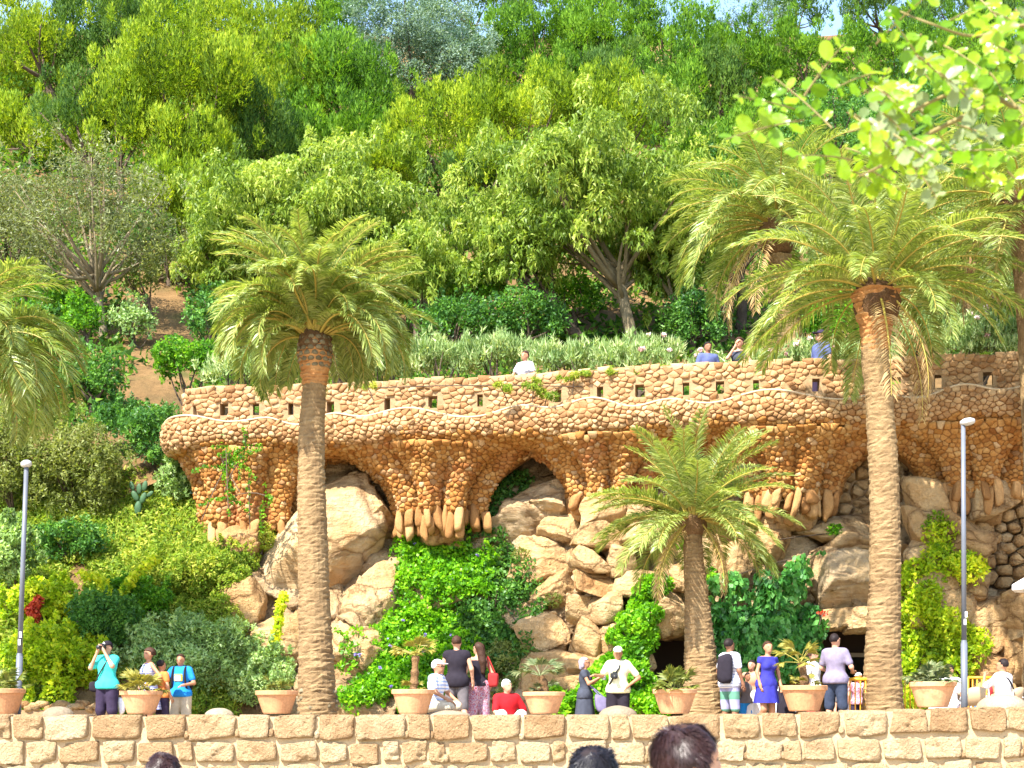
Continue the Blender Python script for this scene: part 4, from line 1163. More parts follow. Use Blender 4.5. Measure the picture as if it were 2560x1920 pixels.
tree('loose grey green bush beside the olive stems', 'bush', M['bushGrey'], 330, 800, 60, 70, Y=44, name='shrub', cat='shrub', group=SHG)
tree('dark bush at the foot of the olive tree', 'bush', M['bushD'], 230, 960, 100, 90, Y=39.5, name='shrub', cat='shrub', group=SHG)
tree('dark ivy bush in the left shade behind the palm fronds', 'bush', M['bushD'], 80, 880, 110, 120, Y=40.5, name='shrub', cat='shrub', group=SHG)
tree('green bush with dark gaps above the soil path', 'bush', M['bushD'], 520, 800, 60, 60, Y=42.5, name='shrub', cat='shrub', group=SHG)
HEDGE = [(610, 915, 120, 52, 'pale oleander hedge left of the left tall palm'), (720, 900, 90, 45, 'oleander hedge just left behind the tall palm trunk'), (950, 905, 110, 48, 'oleander hedge just right of the left tall palm'),
         (1110, 885, 110, 55, 'oleander hedge right of the small palm behind the parapet'), (1240, 880, 100, 52, 'oleander hedge left of the woman in printed top'), (1420, 893, 120, 45, 'oleander hedge just right of the woman in printed top'),
         (1600, 885, 120, 50, 'pale oleander hedge below the forked trunks'), (1770, 908, 60, 32, 'low oleander left of the woman in dark top'), (1920, 905, 70, 34, 'oleander between the two people behind the parapet'),
         (2010, 885, 60, 40, 'flowering oleander left of the man in blue shirt'), (2110, 890, 70, 42, 'flowering oleander right of the man in blue shirt'), (2290, 850, 90, 60, 'oleander right of the tall palm trunk'),
         (2440, 840, 110, 60, 'oleander bush behind the parapet at right'), (2540, 850, 80, 60, 'oleander bush behind the parapet at the right edge')]
for i, (px, py, rx, ry, lab) in enumerate(HEDGE):
    Yp = float(np.interp(px, [450, 700, 1300, 1750, 2100, 2560], [35.6, 35.0, 33.96, 32.8, 32.5, 31.7])) + 1.3
    rt, cc = tree(lab, 'oleander', M['oleander'], px, py, rx, ry, Y=Yp + 0.9, name='oleander_hedge', cat='hedge', group='oleanders behind the parapet', dens=1.35)
    if i in (6, 7, 8, 9, 10, 12):
        r = np.random.default_rng(i)
        fl = np.array([np.concatenate([c[:3] + np.array([0, -c[4] * .7, c[5] * 0.8]), [0.06, 0.06, 0.05]]) for c in cc[r.choice(len(cc), 7, replace=False)]])
        V, F, T = leaf_cloud(fl, 260, 0.05, 0.045, 'out', i)
        add_mesh('flowers', V, F, M['pinkflower'], rt, tint=T)['kind'] = 'stuff'

# undergrowth on the hill and cover of the left slope
r = np.random.default_rng(5)
n = 70000
x = r.uniform(-26, 26, n); y = 38.6 + 50 * r.random(n) ** 1.5
x = x * (y / 60 + 0.15)
keep = fbm(np.stack([x * .35, y * .35, 0 * x], -1), 4) > -0.18
pathx = (x - (405 - MIDX) / FPX * y)
keep &= ~((np.abs(pathx) < 1.0 + 0.3 * np.sin(y)) & (y < 52))
x, y = x[keep], y[keep]
z = hill(x, y)
m = r.random(len(x)) < 0.05
rad = np.where(m, r.uniform(.35, .8, len(x)), .2) * (y / 55)
cl_ = np.stack([x, y, z + rad * .5, rad, rad, rad * .9], 1)
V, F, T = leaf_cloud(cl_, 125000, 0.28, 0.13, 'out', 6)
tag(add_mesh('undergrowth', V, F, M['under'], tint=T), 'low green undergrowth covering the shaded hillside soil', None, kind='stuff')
n = 90000
x = r.uniform(-15, -5.6, n); y = r.uniform(31.7, 37.0, n)
q = fbm(np.stack([x * .7, y * .7, 0 * x], -1), 14)
x, y = x[q > -0.4], y[q > -0.4]
z = np.minimum(TERR - 0.1 + np.clip(y - 31.6, 0, None) * 1.12, 8.0)
cl_ = np.stack([x, y + 0.8 * sstep(-6.6, -5.2, x), z + 0.06, 0 * x + .14, 0 * x + .14, 0 * x + .13], 1)
V, F, T = leaf_cloud(cl_, 112000, 0.12, 0.052, 'out', 7)
tag(add_mesh('ground_cover', V, F, M['grass'], tint=T), 'fine green and dry ground cover on the left slope', None, kind='stuff')

# ------------------------------------------------------------------ left slope shrubs
def shrub(label, kind, mat, px, py, rx, ry, Y, dens=1.0, name='shrub', group='shrubs on the left slope', cat='shrub', clumps=None, extra=None):
    TREE_SEED[0] += 17
    sd = TREE_SEED[0]
    L, W, mode, nc, frac, tall, dn, bias = KIND[kind]
    k = Y / FPX
    c = at(px, py, Y)
    R = np.array([rx * k, min(rx, ry) * k * 0.7, ry * k])
    root = thing(name, label, cat, c - np.array([0, -R[1] * .3, R[2]]), group)
    cc = crown_clumps(c, R, clumps or nc, frac, sd, tall, low=-0.9)
    core = np.concatenate([c, R * 0.6])[None]
    n = int(min(30000, 0.76 * rx * ry * dn * dens))
    cw = np.vstack([cc, core, sprigs(c, R, 40, sd, 0.11 * (R[0] + R[2]) / 2)])
    V, F, T = leaf_cloud(cw, n, L, W, mode, sd, bias)
    add_mesh('foliage', V, F, mat, root, tint=T)
    mb = MB()
    b = c - np.array([0, -0.1, R[2] * 1.05])
    for t in cc[:5, :3]:
        mb.add(*tube(bez(b, (b + t) / 2 + (0.05, 0, .1), t, 6), np.linspace(0.035, 0.012, 6), 5))
    mb.build('stems', M['bark'], root, smooth=True)
    return root, cc
shrub('big olive brown shrub on the left slope behind the left lamp post', 'shrub', M['bushO'], 195, 1180, 130, 135, 36.0, 1.1)
shrub('olive brown shrub at the left edge beside the lamp head', 'shrub', M['bushO'], 30, 1150, 100, 130, 35.8, 1.0)
shrub('dark ivy mass left of the viaduct end', 'shrub', M['bushD'], 395, 1110, 95, 90, 36.6, 1.3)
shrub('dark ivy hanging under the soil path', 'shrub', M['bushD'], 330, 1050, 120, 50, 37.2, 1.3)
shrub('dark green ivy patch halfway up the left slope', 'shrub', M['bushGrey'], 440, 1200, 60, 60, 36.2, 1.1)
shrub('shaded bush below the olive brown shrub', 'shrub', M['bushD'], 170, 1350, 110, 50, 34.9, 0.9)
shrub('glossy green ivy at the left edge behind the lamp post', 'bush', M['bushGrey'], 25, 1400, 75, 110, 33.6, 1.3)
shrub('yellow green creeper spreading low on the left slope', 'bush', M['yellow'], 110, 1500, 110, 60, 33.4, 1.1)
shrub('bright yellow leaved shrub behind the photographer', 'bush', M['yellow'], 140, 1650, 130, 100, 32.2, 1.4)
shrub('dark leafy shrub left of the clipped grey green shrub', 'shrub', M['bushD'], 260, 1560, 100, 80, 32.7, 1.2)
shrub('wide clipped grey green shrub behind the man in blue', 'shrub', M['bushGrey'], 480, 1640, 185, 100, 32.7, 1.6, clumps=70)
shrub('right end of the clipped shrub beside the left tall palm', 'shrub', M['bushGrey'], 640, 1690, 100, 90, 32.9, 1.3)
shrub('fine green creeper mound in the middle of the left slope', 'shrub', M['grass'], 420, 1440, 150, 80, 34.2, 1.2)
shrub('fine green creeper mound below the viaduct end', 'shrub', M['grass'], 530, 1470, 85, 90, 34.3, 1.2)
shrub('pale grassy creeper just under the left corbel', 'shrub', M['grass'], 560, 1395, 70, 45, 34.6, 1.1)
shrub('low green creeper left of the clipped shrub', 'shrub', M['bush'], 330, 1500, 110, 60, 33.5, 1.2)
# yellow creeper runners
for (pts, lab) in (([(270, 1535), (310, 1480), (340, 1440), (385, 1400)], 'bright yellow creeper runner climbing right on the left slope'), ([(200, 1440), (250, 1450), (280, 1500), (285, 1540)], 'bright yellow creeper runner curving down on the left slope'),
                   ([(665, 1700), (680, 1620), (700, 1540), (715, 1490)], 'yellow vine runner beside the left tall palm trunk')):
    Yv = 33.0 if pts[0][0] > 600 else 33.2
    P = catmull([at(x, y, Yv) for x, y in pts], 12)
    P = P + 0.05 * np.stack([vnoise(P * 3, 1), 0 * P[:, 0], vnoise(P * 3, 2)], 1)
    cl_ = np.concatenate([P, np.full((len(P), 3), 0.11)], 1)
    rt = thing('creeper_runner', lab, 'creeper', P[0], 'yellow creeper runners')
    V, F, T = leaf_cloud(cl_, 700, 0.12, 0.07, 'out', int(pts[0][0]))
    add_mesh('leaves', V, F, M['yellow'], rt, tint=np.clip(T + 0.3, 0, 1))
    mb = MB(); mb.add(*tube(P, 0.012, 5)); mb.build('stem', M['bark'], rt)
cl_ = np.array([np.concatenate([at(85 + dx, 1520 + dy, 32.9), [0.12, 0.1, 0.16]]) for dx, dy in ((0, 0), (10, -14), (-8, 10), (4, 22))])
V, F, T = leaf_cloud(cl_, 700, 0.07, 0.05, 'out', 3)
rt = thing('red_flower_cluster', 'red dried flower cluster beside the left lamp post', 'flower', at(85, 1550, 32.9))
add_mesh('flower_head', V, F, M['redflower'], rt, tint=T)
mb = MB(); mb.add(*tube(np.array([at(85, 1620, 33.1), at(88, 1570, 33.0), at(85, 1530, 32.95)]), 0.015, 5)); mb.build('stem', M['bark'], rt)
# prickly pear
M['cactus'] = plain_mat('cactus_pad', (0.035, 0.085, 0.035), 0.6, 0.3, noise=0.3)
rt = thing('prickly_pear', 'small prickly pear cactus on the slope left of the viaduct', 'cactus', at(350, 1290, 36.0))
for i, (px, py, a, s) in enumerate(((345, 1270, 0.1, 1.2), (338, 1240, -0.5, 1), (358, 1245, 0.4, 1), (330, 1215, -0.3, .8), (362, 1215, 0.2, .9), (348, 1222, 0.0, .9), (375, 1235, 0.9, .7))):
    D, F = ico(2)
    V = D * np.array([0.07, 0.03, 0.14]) * s
    ca, sa = math.cos(a), math.sin(a)
    V = V @ np.array([[ca, 0, -sa], [0, 1, 0], [sa, 0, ca]])
    add_mesh('pad', V + at(px, py, 35.9), F, M['cactus'], rt, smooth=True)

# ------------------------------------------------------------------ creepers on the rock
def creeper(label, mat, blobs, n, L=0.12, W=0.08, mode='out', seed=1, name='creeper', yoff=-0.25, flowers=None, thick=0.16, Yfix=None, dens=1.0):
    cl_ = []
    r = np.random.default_rng(seed)
    for (px, py, rx, ry) in blobs:
        m = max(4, int(rx * ry / 240 * dens))
        for k in range(m):
            a, q = r.uniform(0, 2 * np.pi), math.sqrt(r.random())
            x, y = px + rx * q * math.cos(a), py + ry * q * math.sin(a)
            Y = (Yfix if Yfix else cy(x, y)) + yoff + r.uniform(-.18, .12)
            s = thick * r.uniform(.7, 1.6)
            cl_.append(np.concatenate([at(x, y, Y), [s * 1.2, s * .9, s]]))
    m0 = len(cl_)
    for k in range(int(m0 * 0.22) if m0 > 60 else 0):       # trailing strands
        p = cl_[r.integers(m0)][:3].copy()
        dv = unit(np.array([r.normal(0, 1), -0.25, r.normal(0.1, 1)]))
        for q in range(r.integers(4, 9)):
            dv = unit(dv + np.array([r.normal(0, .3), 0, -0.12]))
            p = p + dv * 0.085
            cl_.append(np.concatenate([p, [.05, .05, .05]]))
    rt = thing(name, label, 'creeper', at(blobs[0][0], min(1780, max(b[1] + b[3] for b in blobs)), cl_[0][1]), 'creepers on the rock face')
    V, F, T = leaf_cloud(cl_, n, L, W, mode, seed, 0.45)
    add_mesh('leaves', V, F, mat, rt, tint=T)
    if flowers:
        idx = r.choice(len(cl_), flowers)
        fc = np.array([np.concatenate([cl_[i][:3] + np.array([0, -0.2, 0.02]), [.03, .03, .03]]) for i in idx])
        V, F, T = leaf_cloud(fc, flowers * 12, 0.05, 0.045, 'out', seed + 1)
        add_mesh('flowers', V, F, M['violet'], rt, tint=T)['kind'] = 'stuff'
    mb = MB()
    for i in range(0, len(cl_) - 1, max(1, len(cl_) // 12)):
        a, b = cl_[i][:3], cl_[i + 1][:3]
        mb.add(*tube(bez(a + (0, .1, -.3), (a + b) / 2, b, 5), 0.012, 5))
    mb.build('stems', M['bark'], rt)
    return rt
creeper('large bright green flowering creeper in the ravine of the rock face', M['vine'], [(1080, 1480, 90, 130), (980, 1640, 110, 110), (1070, 1640, 140, 110), (1060, 1340, 50, 80), (1150, 1420, 80, 60), (900, 1740, 60, 40), (1050, 1270, 26, 50), (1040, 1380, 60, 70), (1110, 1340, 60, 50), (1180, 1440, 60, 50), (1045, 1240, 14, 40), (1130, 1290, 60, 30)], 34000, 0.095, 0.064, seed=21, flowers=26, yoff=-0.3, thick=0.13, dens=2.2)
creeper('dark shaded green creeper under the arch beside the bright one', M['bushD'], [(1180, 1290, 110, 60), (1260, 1480, 110, 110), (1230, 1620, 110, 80), (1290, 1220, 60, 30), (1200, 1560, 60, 60)], 20000, 0.09, 0.06, seed=22, yoff=-0.2, thick=0.13, dens=2.0)  # shaded part of the creeper, its shade put into darker leaf colour
creeper('sunlit dry green fringe right of the ravine creeper', M['bushO'], [(1290, 1660, 70, 60), (1230, 1700, 50, 50), (1250, 1390, 60, 25), (1380, 1490, 25, 15)], 6000, 0.09, 0.04, seed=23)
creeper('bright yellow green creeper left of the small palm trunk', M['vine'], [(1620, 1510, 40, 60), (1570, 1590, 55, 50), (1650, 1470, 40, 25), (1540, 1690, 40, 60), (1600, 1620, 40, 40)], 10000, 0.11, 0.075, seed=24, yoff=-0.85)
creeper('bright green low creeper behind the couple with the bottle', M['vine'], [(1420, 1750, 45, 35), (1500, 1730, 60, 50), (1580, 1720, 55, 60), (1640, 1750, 40, 30)], 9000, 0.10, 0.07, seed=25, yoff=-1.0)
creeper('dark green large leaved ivy between the small and tall palms', M['ivy'], [(1840, 1580, 80, 70), (1950, 1560, 75, 80), (1900, 1650, 110, 70), (1815, 1480, 26, 50), (1985, 1455, 24, 55), (1925, 1480, 30, 30), (1960, 1640, 80, 60), (1800, 1630, 40, 60), (2030, 1560, 26, 30)], 10500, 0.16, 0.115, 'droop', seed=26, yoff=-0.65, thick=0.17, dens=1.3)
creeper('vivid yellow green creeper right of the tall palm trunk', M['yellow'], [(2300, 1590, 60, 80), (2380, 1620, 70, 70), (2290, 1480, 40, 60), (2320, 1390, 30, 60), (2280, 1680, 45, 40), (2345, 1330, 20, 30), (2400, 1420, 40, 14), (2290, 1740, 40, 40)], 17000, 0.10, 0.06, seed=27, yoff=-1.15, thick=0.2)
creeper('thin ivy strands climbing the left corbel', M['bush'], [(556, 1150, 7, 70), (600, 1130, 34, 12), (585, 1150, 14, 22), (575, 1250, 6, 60), (660, 1250, 5, 60), (622, 1250, 4, 60)], 1500, 0.07, 0.04, seed=28, Yfix=33.72, yoff=0.0, thick=0.03, dens=9)
creeper('fine ivy covering the rock column below the left corbel', M['grass'], [(600, 1400, 40, 60), (570, 1500, 40, 80), (650, 1340, 30, 30), (590, 1600, 30, 60)], 7000, 0.08, 0.04, seed=29, yoff=-0.35)
creeper('dry grassy creeper trailing over the viaduct parapet', M['grass'], [(1330, 960, 25, 12), (1370, 985, 30, 10), (1420, 945, 40, 8), (1560, 928, 60, 6), (1500, 935, 60, 6), (1260, 965, 30, 10), (1650, 940, 16, 22), (920, 965, 22, 10), (2420, 895, 60, 5)], 3200, 0.10, 0.025, seed=30, Yfix=33.3, yoff=-.1, thick=0.07)
creeper('red autumn leaves beside the boulder above the cafe door', M['redflower'], [(2050, 1535, 16, 8)], 45, 0.06, 0.04, seed=31, yoff=-.9, thick=0.05)
creeper('green creeper on the rock right above the small palm foot', M['vine'], [(1720, 1380, 18, 30), (2090, 1330, 14, 12), (1775, 1450, 12, 30)], 900, 0.10, 0.06, seed=32, yoff=-.5, thick=0.1)
# ------------------------------------------------------------------ palms
M['frond'] = leaf_mat('palm_leaflets', (0.10, 0.155, 0.03), (0.265, 0.335, 0.075), (0.48, 0.50, 0.18), 0.4, 0.38, 0.5)
M['rachis'] = plain_mat('palm_rachis', (0.38, 0.29, 0.06), 0.5, 0.3)
M['dead'] = leaf_mat('dry_palm_leaflets', (0.26, 0.15, 0.06), (0.40, 0.26, 0.11), (0.52, 0.37, 0.18), 0.25, 0.6, 0.2)
M['trunk'] = stone_mat('palm_trunk_bark', [(0.25, (0.15, 0.09, 0.045)), (0.5, (0.27, 0.175, 0.085)), (0.75, (0.38, 0.27, 0.14))], 2.0, 1.0, 14, src='attr', var=0.45, dist=0.05)
M['trunk_red'] = stone_mat('palm_cut_bark', [(0.25, (0.24, 0.09, 0.03)), (0.5, (0.40, 0.19, 0.07)), (0.75, (0.52, 0.29, 0.12))], 3.0, 0.8, 16, src='attr', var=0.3, dist=0.03)
M['fibre'] = stone_mat('palm_fibre', [(0.25, (0.10, 0.05, 0.025)), (0.75, (0.26, 0.15, 0.07))], 6, 1.0, 30, src='obj', dist=0.04)

def frond_mesh(el, bend, L, seed, leaf=0.42, n=60, tw=0.0, young=0.0, name='frond', mats=None, vee=0.35):
    r = np.random.default_rng(seed)
    m = 22
    t = np.linspace(0, 1, m)
    th = el - bend * t ** 1.25
    dx, dz = np.cos(th), np.sin(th)
    X = np.concatenate([[0], np.cumsum((dx[1:] + dx[:-1]) / 2)]) * L / (m - 1)
    Z = np.concatenate([[0], np.cumsum((dz[1:] + dz[:-1]) / 2)]) * L / (m - 1)
    Yy = tw * t ** 2 * L
    P = np.stack([X, Yy, Z], 1)
    mb = MB()
    mb.add(*tube(P, np.linspace(0.024, 0.005, m) * (L / 2.4) ** 0.5, 5), 0.5, 0)
    for k in range(n):
        for sd in (-1, 1):
            u = 0.10 + 0.9 * (k + r.uniform(-.3, .3)) / n
            u = min(max(u, 0.09), 0.995)
            p = np.array([np.interp(u, t, P[:, i]) for i in range(3)])
            a = np.interp(u, t, th)
            T = np.array([math.cos(a), 0, math.sin(a)]); U = np.array([-math.sin(a), 0, math.cos(a)]); S = np.array([0, sd, 0])
            ln = leaf * (0.30 + 0.70 * math.sin(math.pi * min(1, u * 0.85 + 0.12)) ** 0.8) * r.uniform(.85, 1.12)
            fw = lerp(0.45, 1.15, u)
            d = unit(T * fw * .8 + S * r.uniform(.7, 1.0) + U * vee * r.uniform(.2, 1.6))
            droop = np.array([0, 0, -1]) * ln * r.uniform(0.12, 0.32)
            mid = p + d * ln * 0.5
            tip = p + d * ln + droop
            w = 0.017 * (L / 2.4) ** 0.5 * r.uniform(.8, 1.25) * 0.82
            wd = unit(np.cross(d, U) + U * r.normal(0, .45)) * w
            mb.add([p, mid + wd, tip, mid - wd], [(0, 1, 2, 3)], float(np.clip(0.5 + 0.22 * r.normal() + (0.15 if u < .3 else 0), 0, 1)), 1)
    o = mb.build(name, mats or [M['rachis'], M['frond']], local=True)
    return o

def palm_trunk(rt, axis, radii, rows, mat, name='trunk', seg=22, seed=1, saw=0.045):
    r = np.random.default_rng(seed)
    A = catmull(axis, 20)
    s = np.concatenate([[0], np.cumsum(np.linalg.norm(np.diff(A, axis=0), axis=1))]); s /= s[-1]
    t = np.linspace(0, 1, rows)
    C = np.stack([np.interp(t, s, A[:, i]) for i in range(3)], 1)
    R = np.interp(t, np.linspace(0, 1, len(radii)), radii)
    ang = np.linspace(0, 2 * np.pi, seg, endpoint=False)
    V, T = [], []
    for j in range(rows):
        ph = vnoise(np.stack([np.cos(ang) * 2, np.sin(ang) * 2, np.full(seg, j * 0.9)], -1), seed)
        rr = R[j] * (1 + saw * (0.6 * (j % 2) + ph) + 0.02 * r.normal(0, 1, seg))
        V.append(C[j] + np.stack([np.cos(ang) * rr, np.sin(ang) * rr, 0.03 * ph], 1))
        T.append(0.5 + 0.25 * ph + 0.25 * (j % 2) - 0.12)
    V = np.concatenate(V)
    F = [(j * seg + k, j * seg + (k + 1) % seg, (j + 1) * seg + (k + 1) % seg, (j + 1) * seg + k) for j in range(rows - 1) for k in range(seg)]
    F.append(tuple(range((rows - 1) * seg, rows * seg)))
    return add_mesh(name, V, F, mat, rt, smooth=False, tint=np.clip(np.concatenate(T), 0, 1))

def palm(label, axis, radii, crown, n, L, el_hi, el_lo, bend_hi, bend_lo, seed, leaf=0.42, dead=0, rows=110, name='palm_tree', heart=0.3, cut=None, az_lim=None, tmat=None, group='palms around the viaduct', nleaf=96, heartz=0.0, trunk=True, clear=0.0, topf=0.86):
    r = np.random.default_rng(seed)
    rt = thing(name, label, 'palm', axis[0], group)
    crown = np.asarray(crown, float)
    if trunk:
        palm_trunk(rt, axis, radii, rows, tmat or M['trunk'], seed=seed)
    if cut:   # reddish freshly trimmed boss under the crown
        palm_trunk(rt, cut[0], cut[1], 26, M['trunk_red'], 'trimmed_boss', seed=seed + 3, saw=0.10)
    # fibrous heart of the crown
    D, F = ico(3)
    V = D * np.array([heart, heart, heart * 1.15]) * (1 + 0.25 * fbm(D * 5 + seed, seed))[:, None]
    add_mesh('crown_heart', V + crown - np.array([0, 0, heart * 0.6 - heartz]), F, M['fibre'], rt)
    K = 9
    protos = []
    for k in range(K):
        f = k / (K - 1)
        protos.append([frond_mesh(lerp(el_hi, el_lo, f), lerp(bend_hi, bend_lo, f), L * lerp(topf, 1.0, min(1, f * 2)) * lerp(1, .9, f), seed * 31 + k * 3 + v, leaf, nleaf, tw=r.normal(0, .08)) for v in range(2)])
    used = set()
    base = wloc(rt)
    for i in range(n):
        f = ((i + 0.5) / n) ** 0.92
        k = min(K - 1, max(0, int(round(f * (K - 1) + r.normal(0, .35)))))
        pr = protos[k][i % 2]
        az = i * 2.39996 + r.normal(0, .12)
        if f > 0.58 and clear > 0 and math.sin(az) < 0 and abs(math.cos(az)) < clear: continue
        rad = heart * 0.55
        pos = crown + np.array([math.cos(az) * rad, math.sin(az) * rad, heart * 0.35 * (0.6 - f)]) - base
        rot = (r.normal(0, .16), r.normal(0, .10), az)
        sc = r.uniform(.88, 1.08)
        if pr.name not in used:
            used.add(pr.name)
            o = pr
            o.parent = rt; o.location = pos; o.rotation_euler = rot; o.scale = (sc, sc, sc)
        else:
            o = instance(pr, rt, pos, rot, (sc, sc, sc))
    for row in protos:
        for pr in row:
            if pr.name not in used: bpy.data.objects.remove(pr)
    if dead:
        dp = frond_mesh(-0.7, 0.85, L * 0.85, seed + 500, leaf * .8, 40, name='dry_frond', mats=[M['rachis'], M['dead']], vee=0.0)
        first = True
        for i, az in enumerate(dead):
            pos = crown + np.array([math.cos(az), math.sin(az), 0]) * heart * .8 - np.array([0, 0, heart * .5]) - base
            if first:
                dp.parent = rt; dp.location = pos; dp.rotation_euler = (0, 0, az); first = False
            else:
                s_ = r.uniform(.75, 1)
                instance(dp, rt, pos, (0, 0.15, az), (s_,) * 3)
    return rt

# the tall palm on the left, with its pineapple boss
Y1 = 28.4
ax = [at(x, y, Y1) for x, y in ((793, 1800), (790, 1650), (783, 1400), (778, 1150), (786, 960))]
k1 = 1 / ppm(Y1)
p1 = palm('tall palm left of centre with pineapple shaped boss under a dense mushroom crown', ax, [50 * k1, 44 * k1, 39 * k1, 37 * k1, 35 * k1, 32 * k1, 29 * k1], at(786, 838, Y1), 124, 2.15, 1.55, 0.5, 1.3, 2.5, 11, 0.38, rows=150, heart=0.30,
          cut=([at(786, 965, Y1), at(787, 930, Y1), at(787, 895, Y1), at(787, 850, Y1)], [29 * k1, 34 * k1, 41 * k1, 36 * k1]), nleaf=112, clear=0.6, topf=1.18)
# leaf scars of the boss, each its own piece
b = wloc(p1)
D, F = ico(2)
V = D * np.array([0.058, 0.03, 0.05])
V[:, 2] += 0.02 * (1 - (D[:, 0]) ** 2)
sc0 = None
rr_ = random.Random(3)
for row in range(6):
    zz = at(787, 918 - row * 13.5, Y1)[2]
    R_ = [35, 40, 42, 42, 41, 38][row] * k1
    m = 13
    for k in range(m):
        az = (k + 0.5 * (row % 2)) / m * 2 * math.pi
        c = at(787, 900, Y1)
        pos = (c[0] + math.cos(az) * R_ - b[0], c[1] + math.sin(az) * R_ - b[1], zz - b[2])
        if sc0 is None:
            sc0 = add_mesh('leaf_scar', V, F, M['barkL'], p1, smooth=True, local=True)
            sc0.location = pos; sc0.rotation_euler = (0.35, 0, az + math.pi / 2)
        else:
            instance(sc0, p1, pos, (-0.35, rr_.uniform(-.1, .1), az + math.pi / 2))
# rough stones and old boots at its foot
for k in range(26):
    az = rr_.uniform(0, 2 * math.pi)
    c = at(793, 1785 - rr_.uniform(0, 62), Y1)
    V_, F_ = boulder(c + np.array([math.cos(az) * .30, math.sin(az) * .30, 0]), (.07, .05, .04), 4000 + k, 2, 18, .15)
    add_mesh('root_boot', V_, F_, M['barkL'], p1, smooth=True)
# tall palm on the right
Y3 = 29.3
k3 = 1 / ppm(Y3)
ax = [at(x, y, Y3) for x, y in ((2208, 1800), (2207, 1650), (2213, 1400), (2210, 1200), (2198, 1000), (2188, 900), (2190, 800))]
palm('tallest palm at right with trimmed orange boss and wide arching crown', ax, [52 * k3, 44 * k3, 39 * k3, 37 * k3, 36 * k3, 33 * k3, 34 * k3], at(2192, 722, Y3), 54, 2.8, 1.5, 0.05, 1.15, 1.35, 12, 0.46, dead=[-1.62, -0.75, 0.5], rows=170, heart=0.42,
     cut=([at(2190, 880, Y3), at(2190, 820, Y3), at(2188, 790, Y3), at(2190, 730, Y3)], [33 * k3, 37 * k3, 47 * k3, 60 * k3]), nleaf=120, clear=0.28, topf=1.05)
# small palm in the middle right
Y2 = 29.8
k2 = 1 / ppm(Y2)
ax = [at(x, y, Y2) for x, y in ((1762, 1800), (1755, 1700), (1742, 1500), (1733, 1380), (1733, 1310))]
palm('short palm with smooth curved trunk in front of the rock face', ax, [54 * k2, 45 * k2, 37 * k2, 31 * k2, 25 * k2, 22 * k2], at(1733, 1295, Y2), 58, 2.0, 1.5, -0.3, 0.75, 1.1, 13, 0.40, dead=[-2.4, -0.7, 3.4, 0.1], rows=110, heart=0.24, nleaf=92, clear=.35, topf=1.0)
# palm at the left edge, trunk outside the frame
Y5 = 29.0
ax = [at(x, y, Y5) for x, y in ((-120, 1800), (-118, 1500), (-112, 1200), (-105, 980))]
palm('palm at the left edge with only drooping fronds in view', ax, [.34, .31, .29, .27], at(-105, 890, Y5), 84, 2.7, 1.5, 0.2, 1.8, 2.2, 14, 0.52, rows=60, heart=0.34)
# palm behind the tall right palm, growing on the walkway
Y4 = 36.6
ax = [at(x, y, Y4) for x, y in ((1985, 990), (1980, 880), (1965, 760), (1950, 640))]
palm('palm behind the tall right palm with shaggy left leaning fronds', ax, [.32, .3, .28, .26], at(1945, 560, Y4), 60, 2.9, 1.52, -0.1, 1.4, 1.6, 15, 0.5, dead=[-2.6, -2.9, -2.2], rows=50, heart=0.45)
# palm at the right edge with brown heart
Y6 = 30.6
ax = [at(x, y, Y6) for x, y in ((2600, 1800), (2602, 1400), (2590, 1000), (2572, 700), (2560, 580))]
palm('palm at the right edge with brown shaggy heart', ax, [.34, .3, .28, .27, .27], at(2555, 500, Y6), 44, 2.7, 1.5, -0.5, 1.2, 1.2, 16, 0.5, dead=[3.3, 2.9, -2.4, 3.9], rows=60, heart=0.42)
# small palm behind the left tall palm
Y7 = 37.4
ax = [at(x, y, Y7) for x, y in ((852, 975), (852, 920), (858, 860), (862, 830))]
palm('small palm behind the left tall palm with shade-grey trunk on the walkway', ax, [.2, .2, .19, .18], at(865, 815, Y7), 30, 2.4, 1.5, -0.4, 1.1, 1.2, 17, 0.45, dead=[-.3], rows=30, heart=0.22, tmat=M['bark'])  # shade on this trunk is put into a darker, greyer bark
Y8 = 37.2
ax = [at(x, y, Y8) for x, y in ((2440, 960), (2440, 900), (2430, 800), (2420, 700))]
palm('dim palm behind the fronds of the tall right palm', ax, [.26, .25, .24, .22], at(2420, 660, Y8), 36, 2.9, 1.5, -0.5, 1.2, 1.2, 18, 0.5, rows=40, heart=0.3)

# ------------------------------------------------------------------ pots with fan palms on the wall
M['pot'] = stone_mat('terracotta_pot', [(0.2, (0.50, 0.24, 0.115)), (0.8, (0.66, 0.36, 0.19))], 3, 0.3, 25, src='obj', dist=0.015, stain=((0.30, 0.17, 0.09), 5.0, 0.55))
M['earth'] = plain_mat('potting_soil', (0.12, 0.07, 0.035), 0.95, 0.1, noise=0.3)
M['fan'] = leaf_mat('fan_palm_leaf', (0.06, 0.10, 0.02), (0.16, 0.20, 0.035), (0.36, 0.33, 0.08), 0.3, 0.45, 0.35)
M['fanY'] = leaf_mat('yellow_fan_palm_leaf', (0.12, 0.14, 0.03), (0.30, 0.27, 0.05), (0.50, 0.42, 0.11), 0.3, 0.45, 0.3)  # yellower leaf colour
M['fanS'] = leaf_mat('grey_fan_palm_leaf', (0.06, 0.10, 0.04), (0.15, 0.19, 0.08), (0.32, 0.32, 0.16), 0.3, 0.45, 0.3)
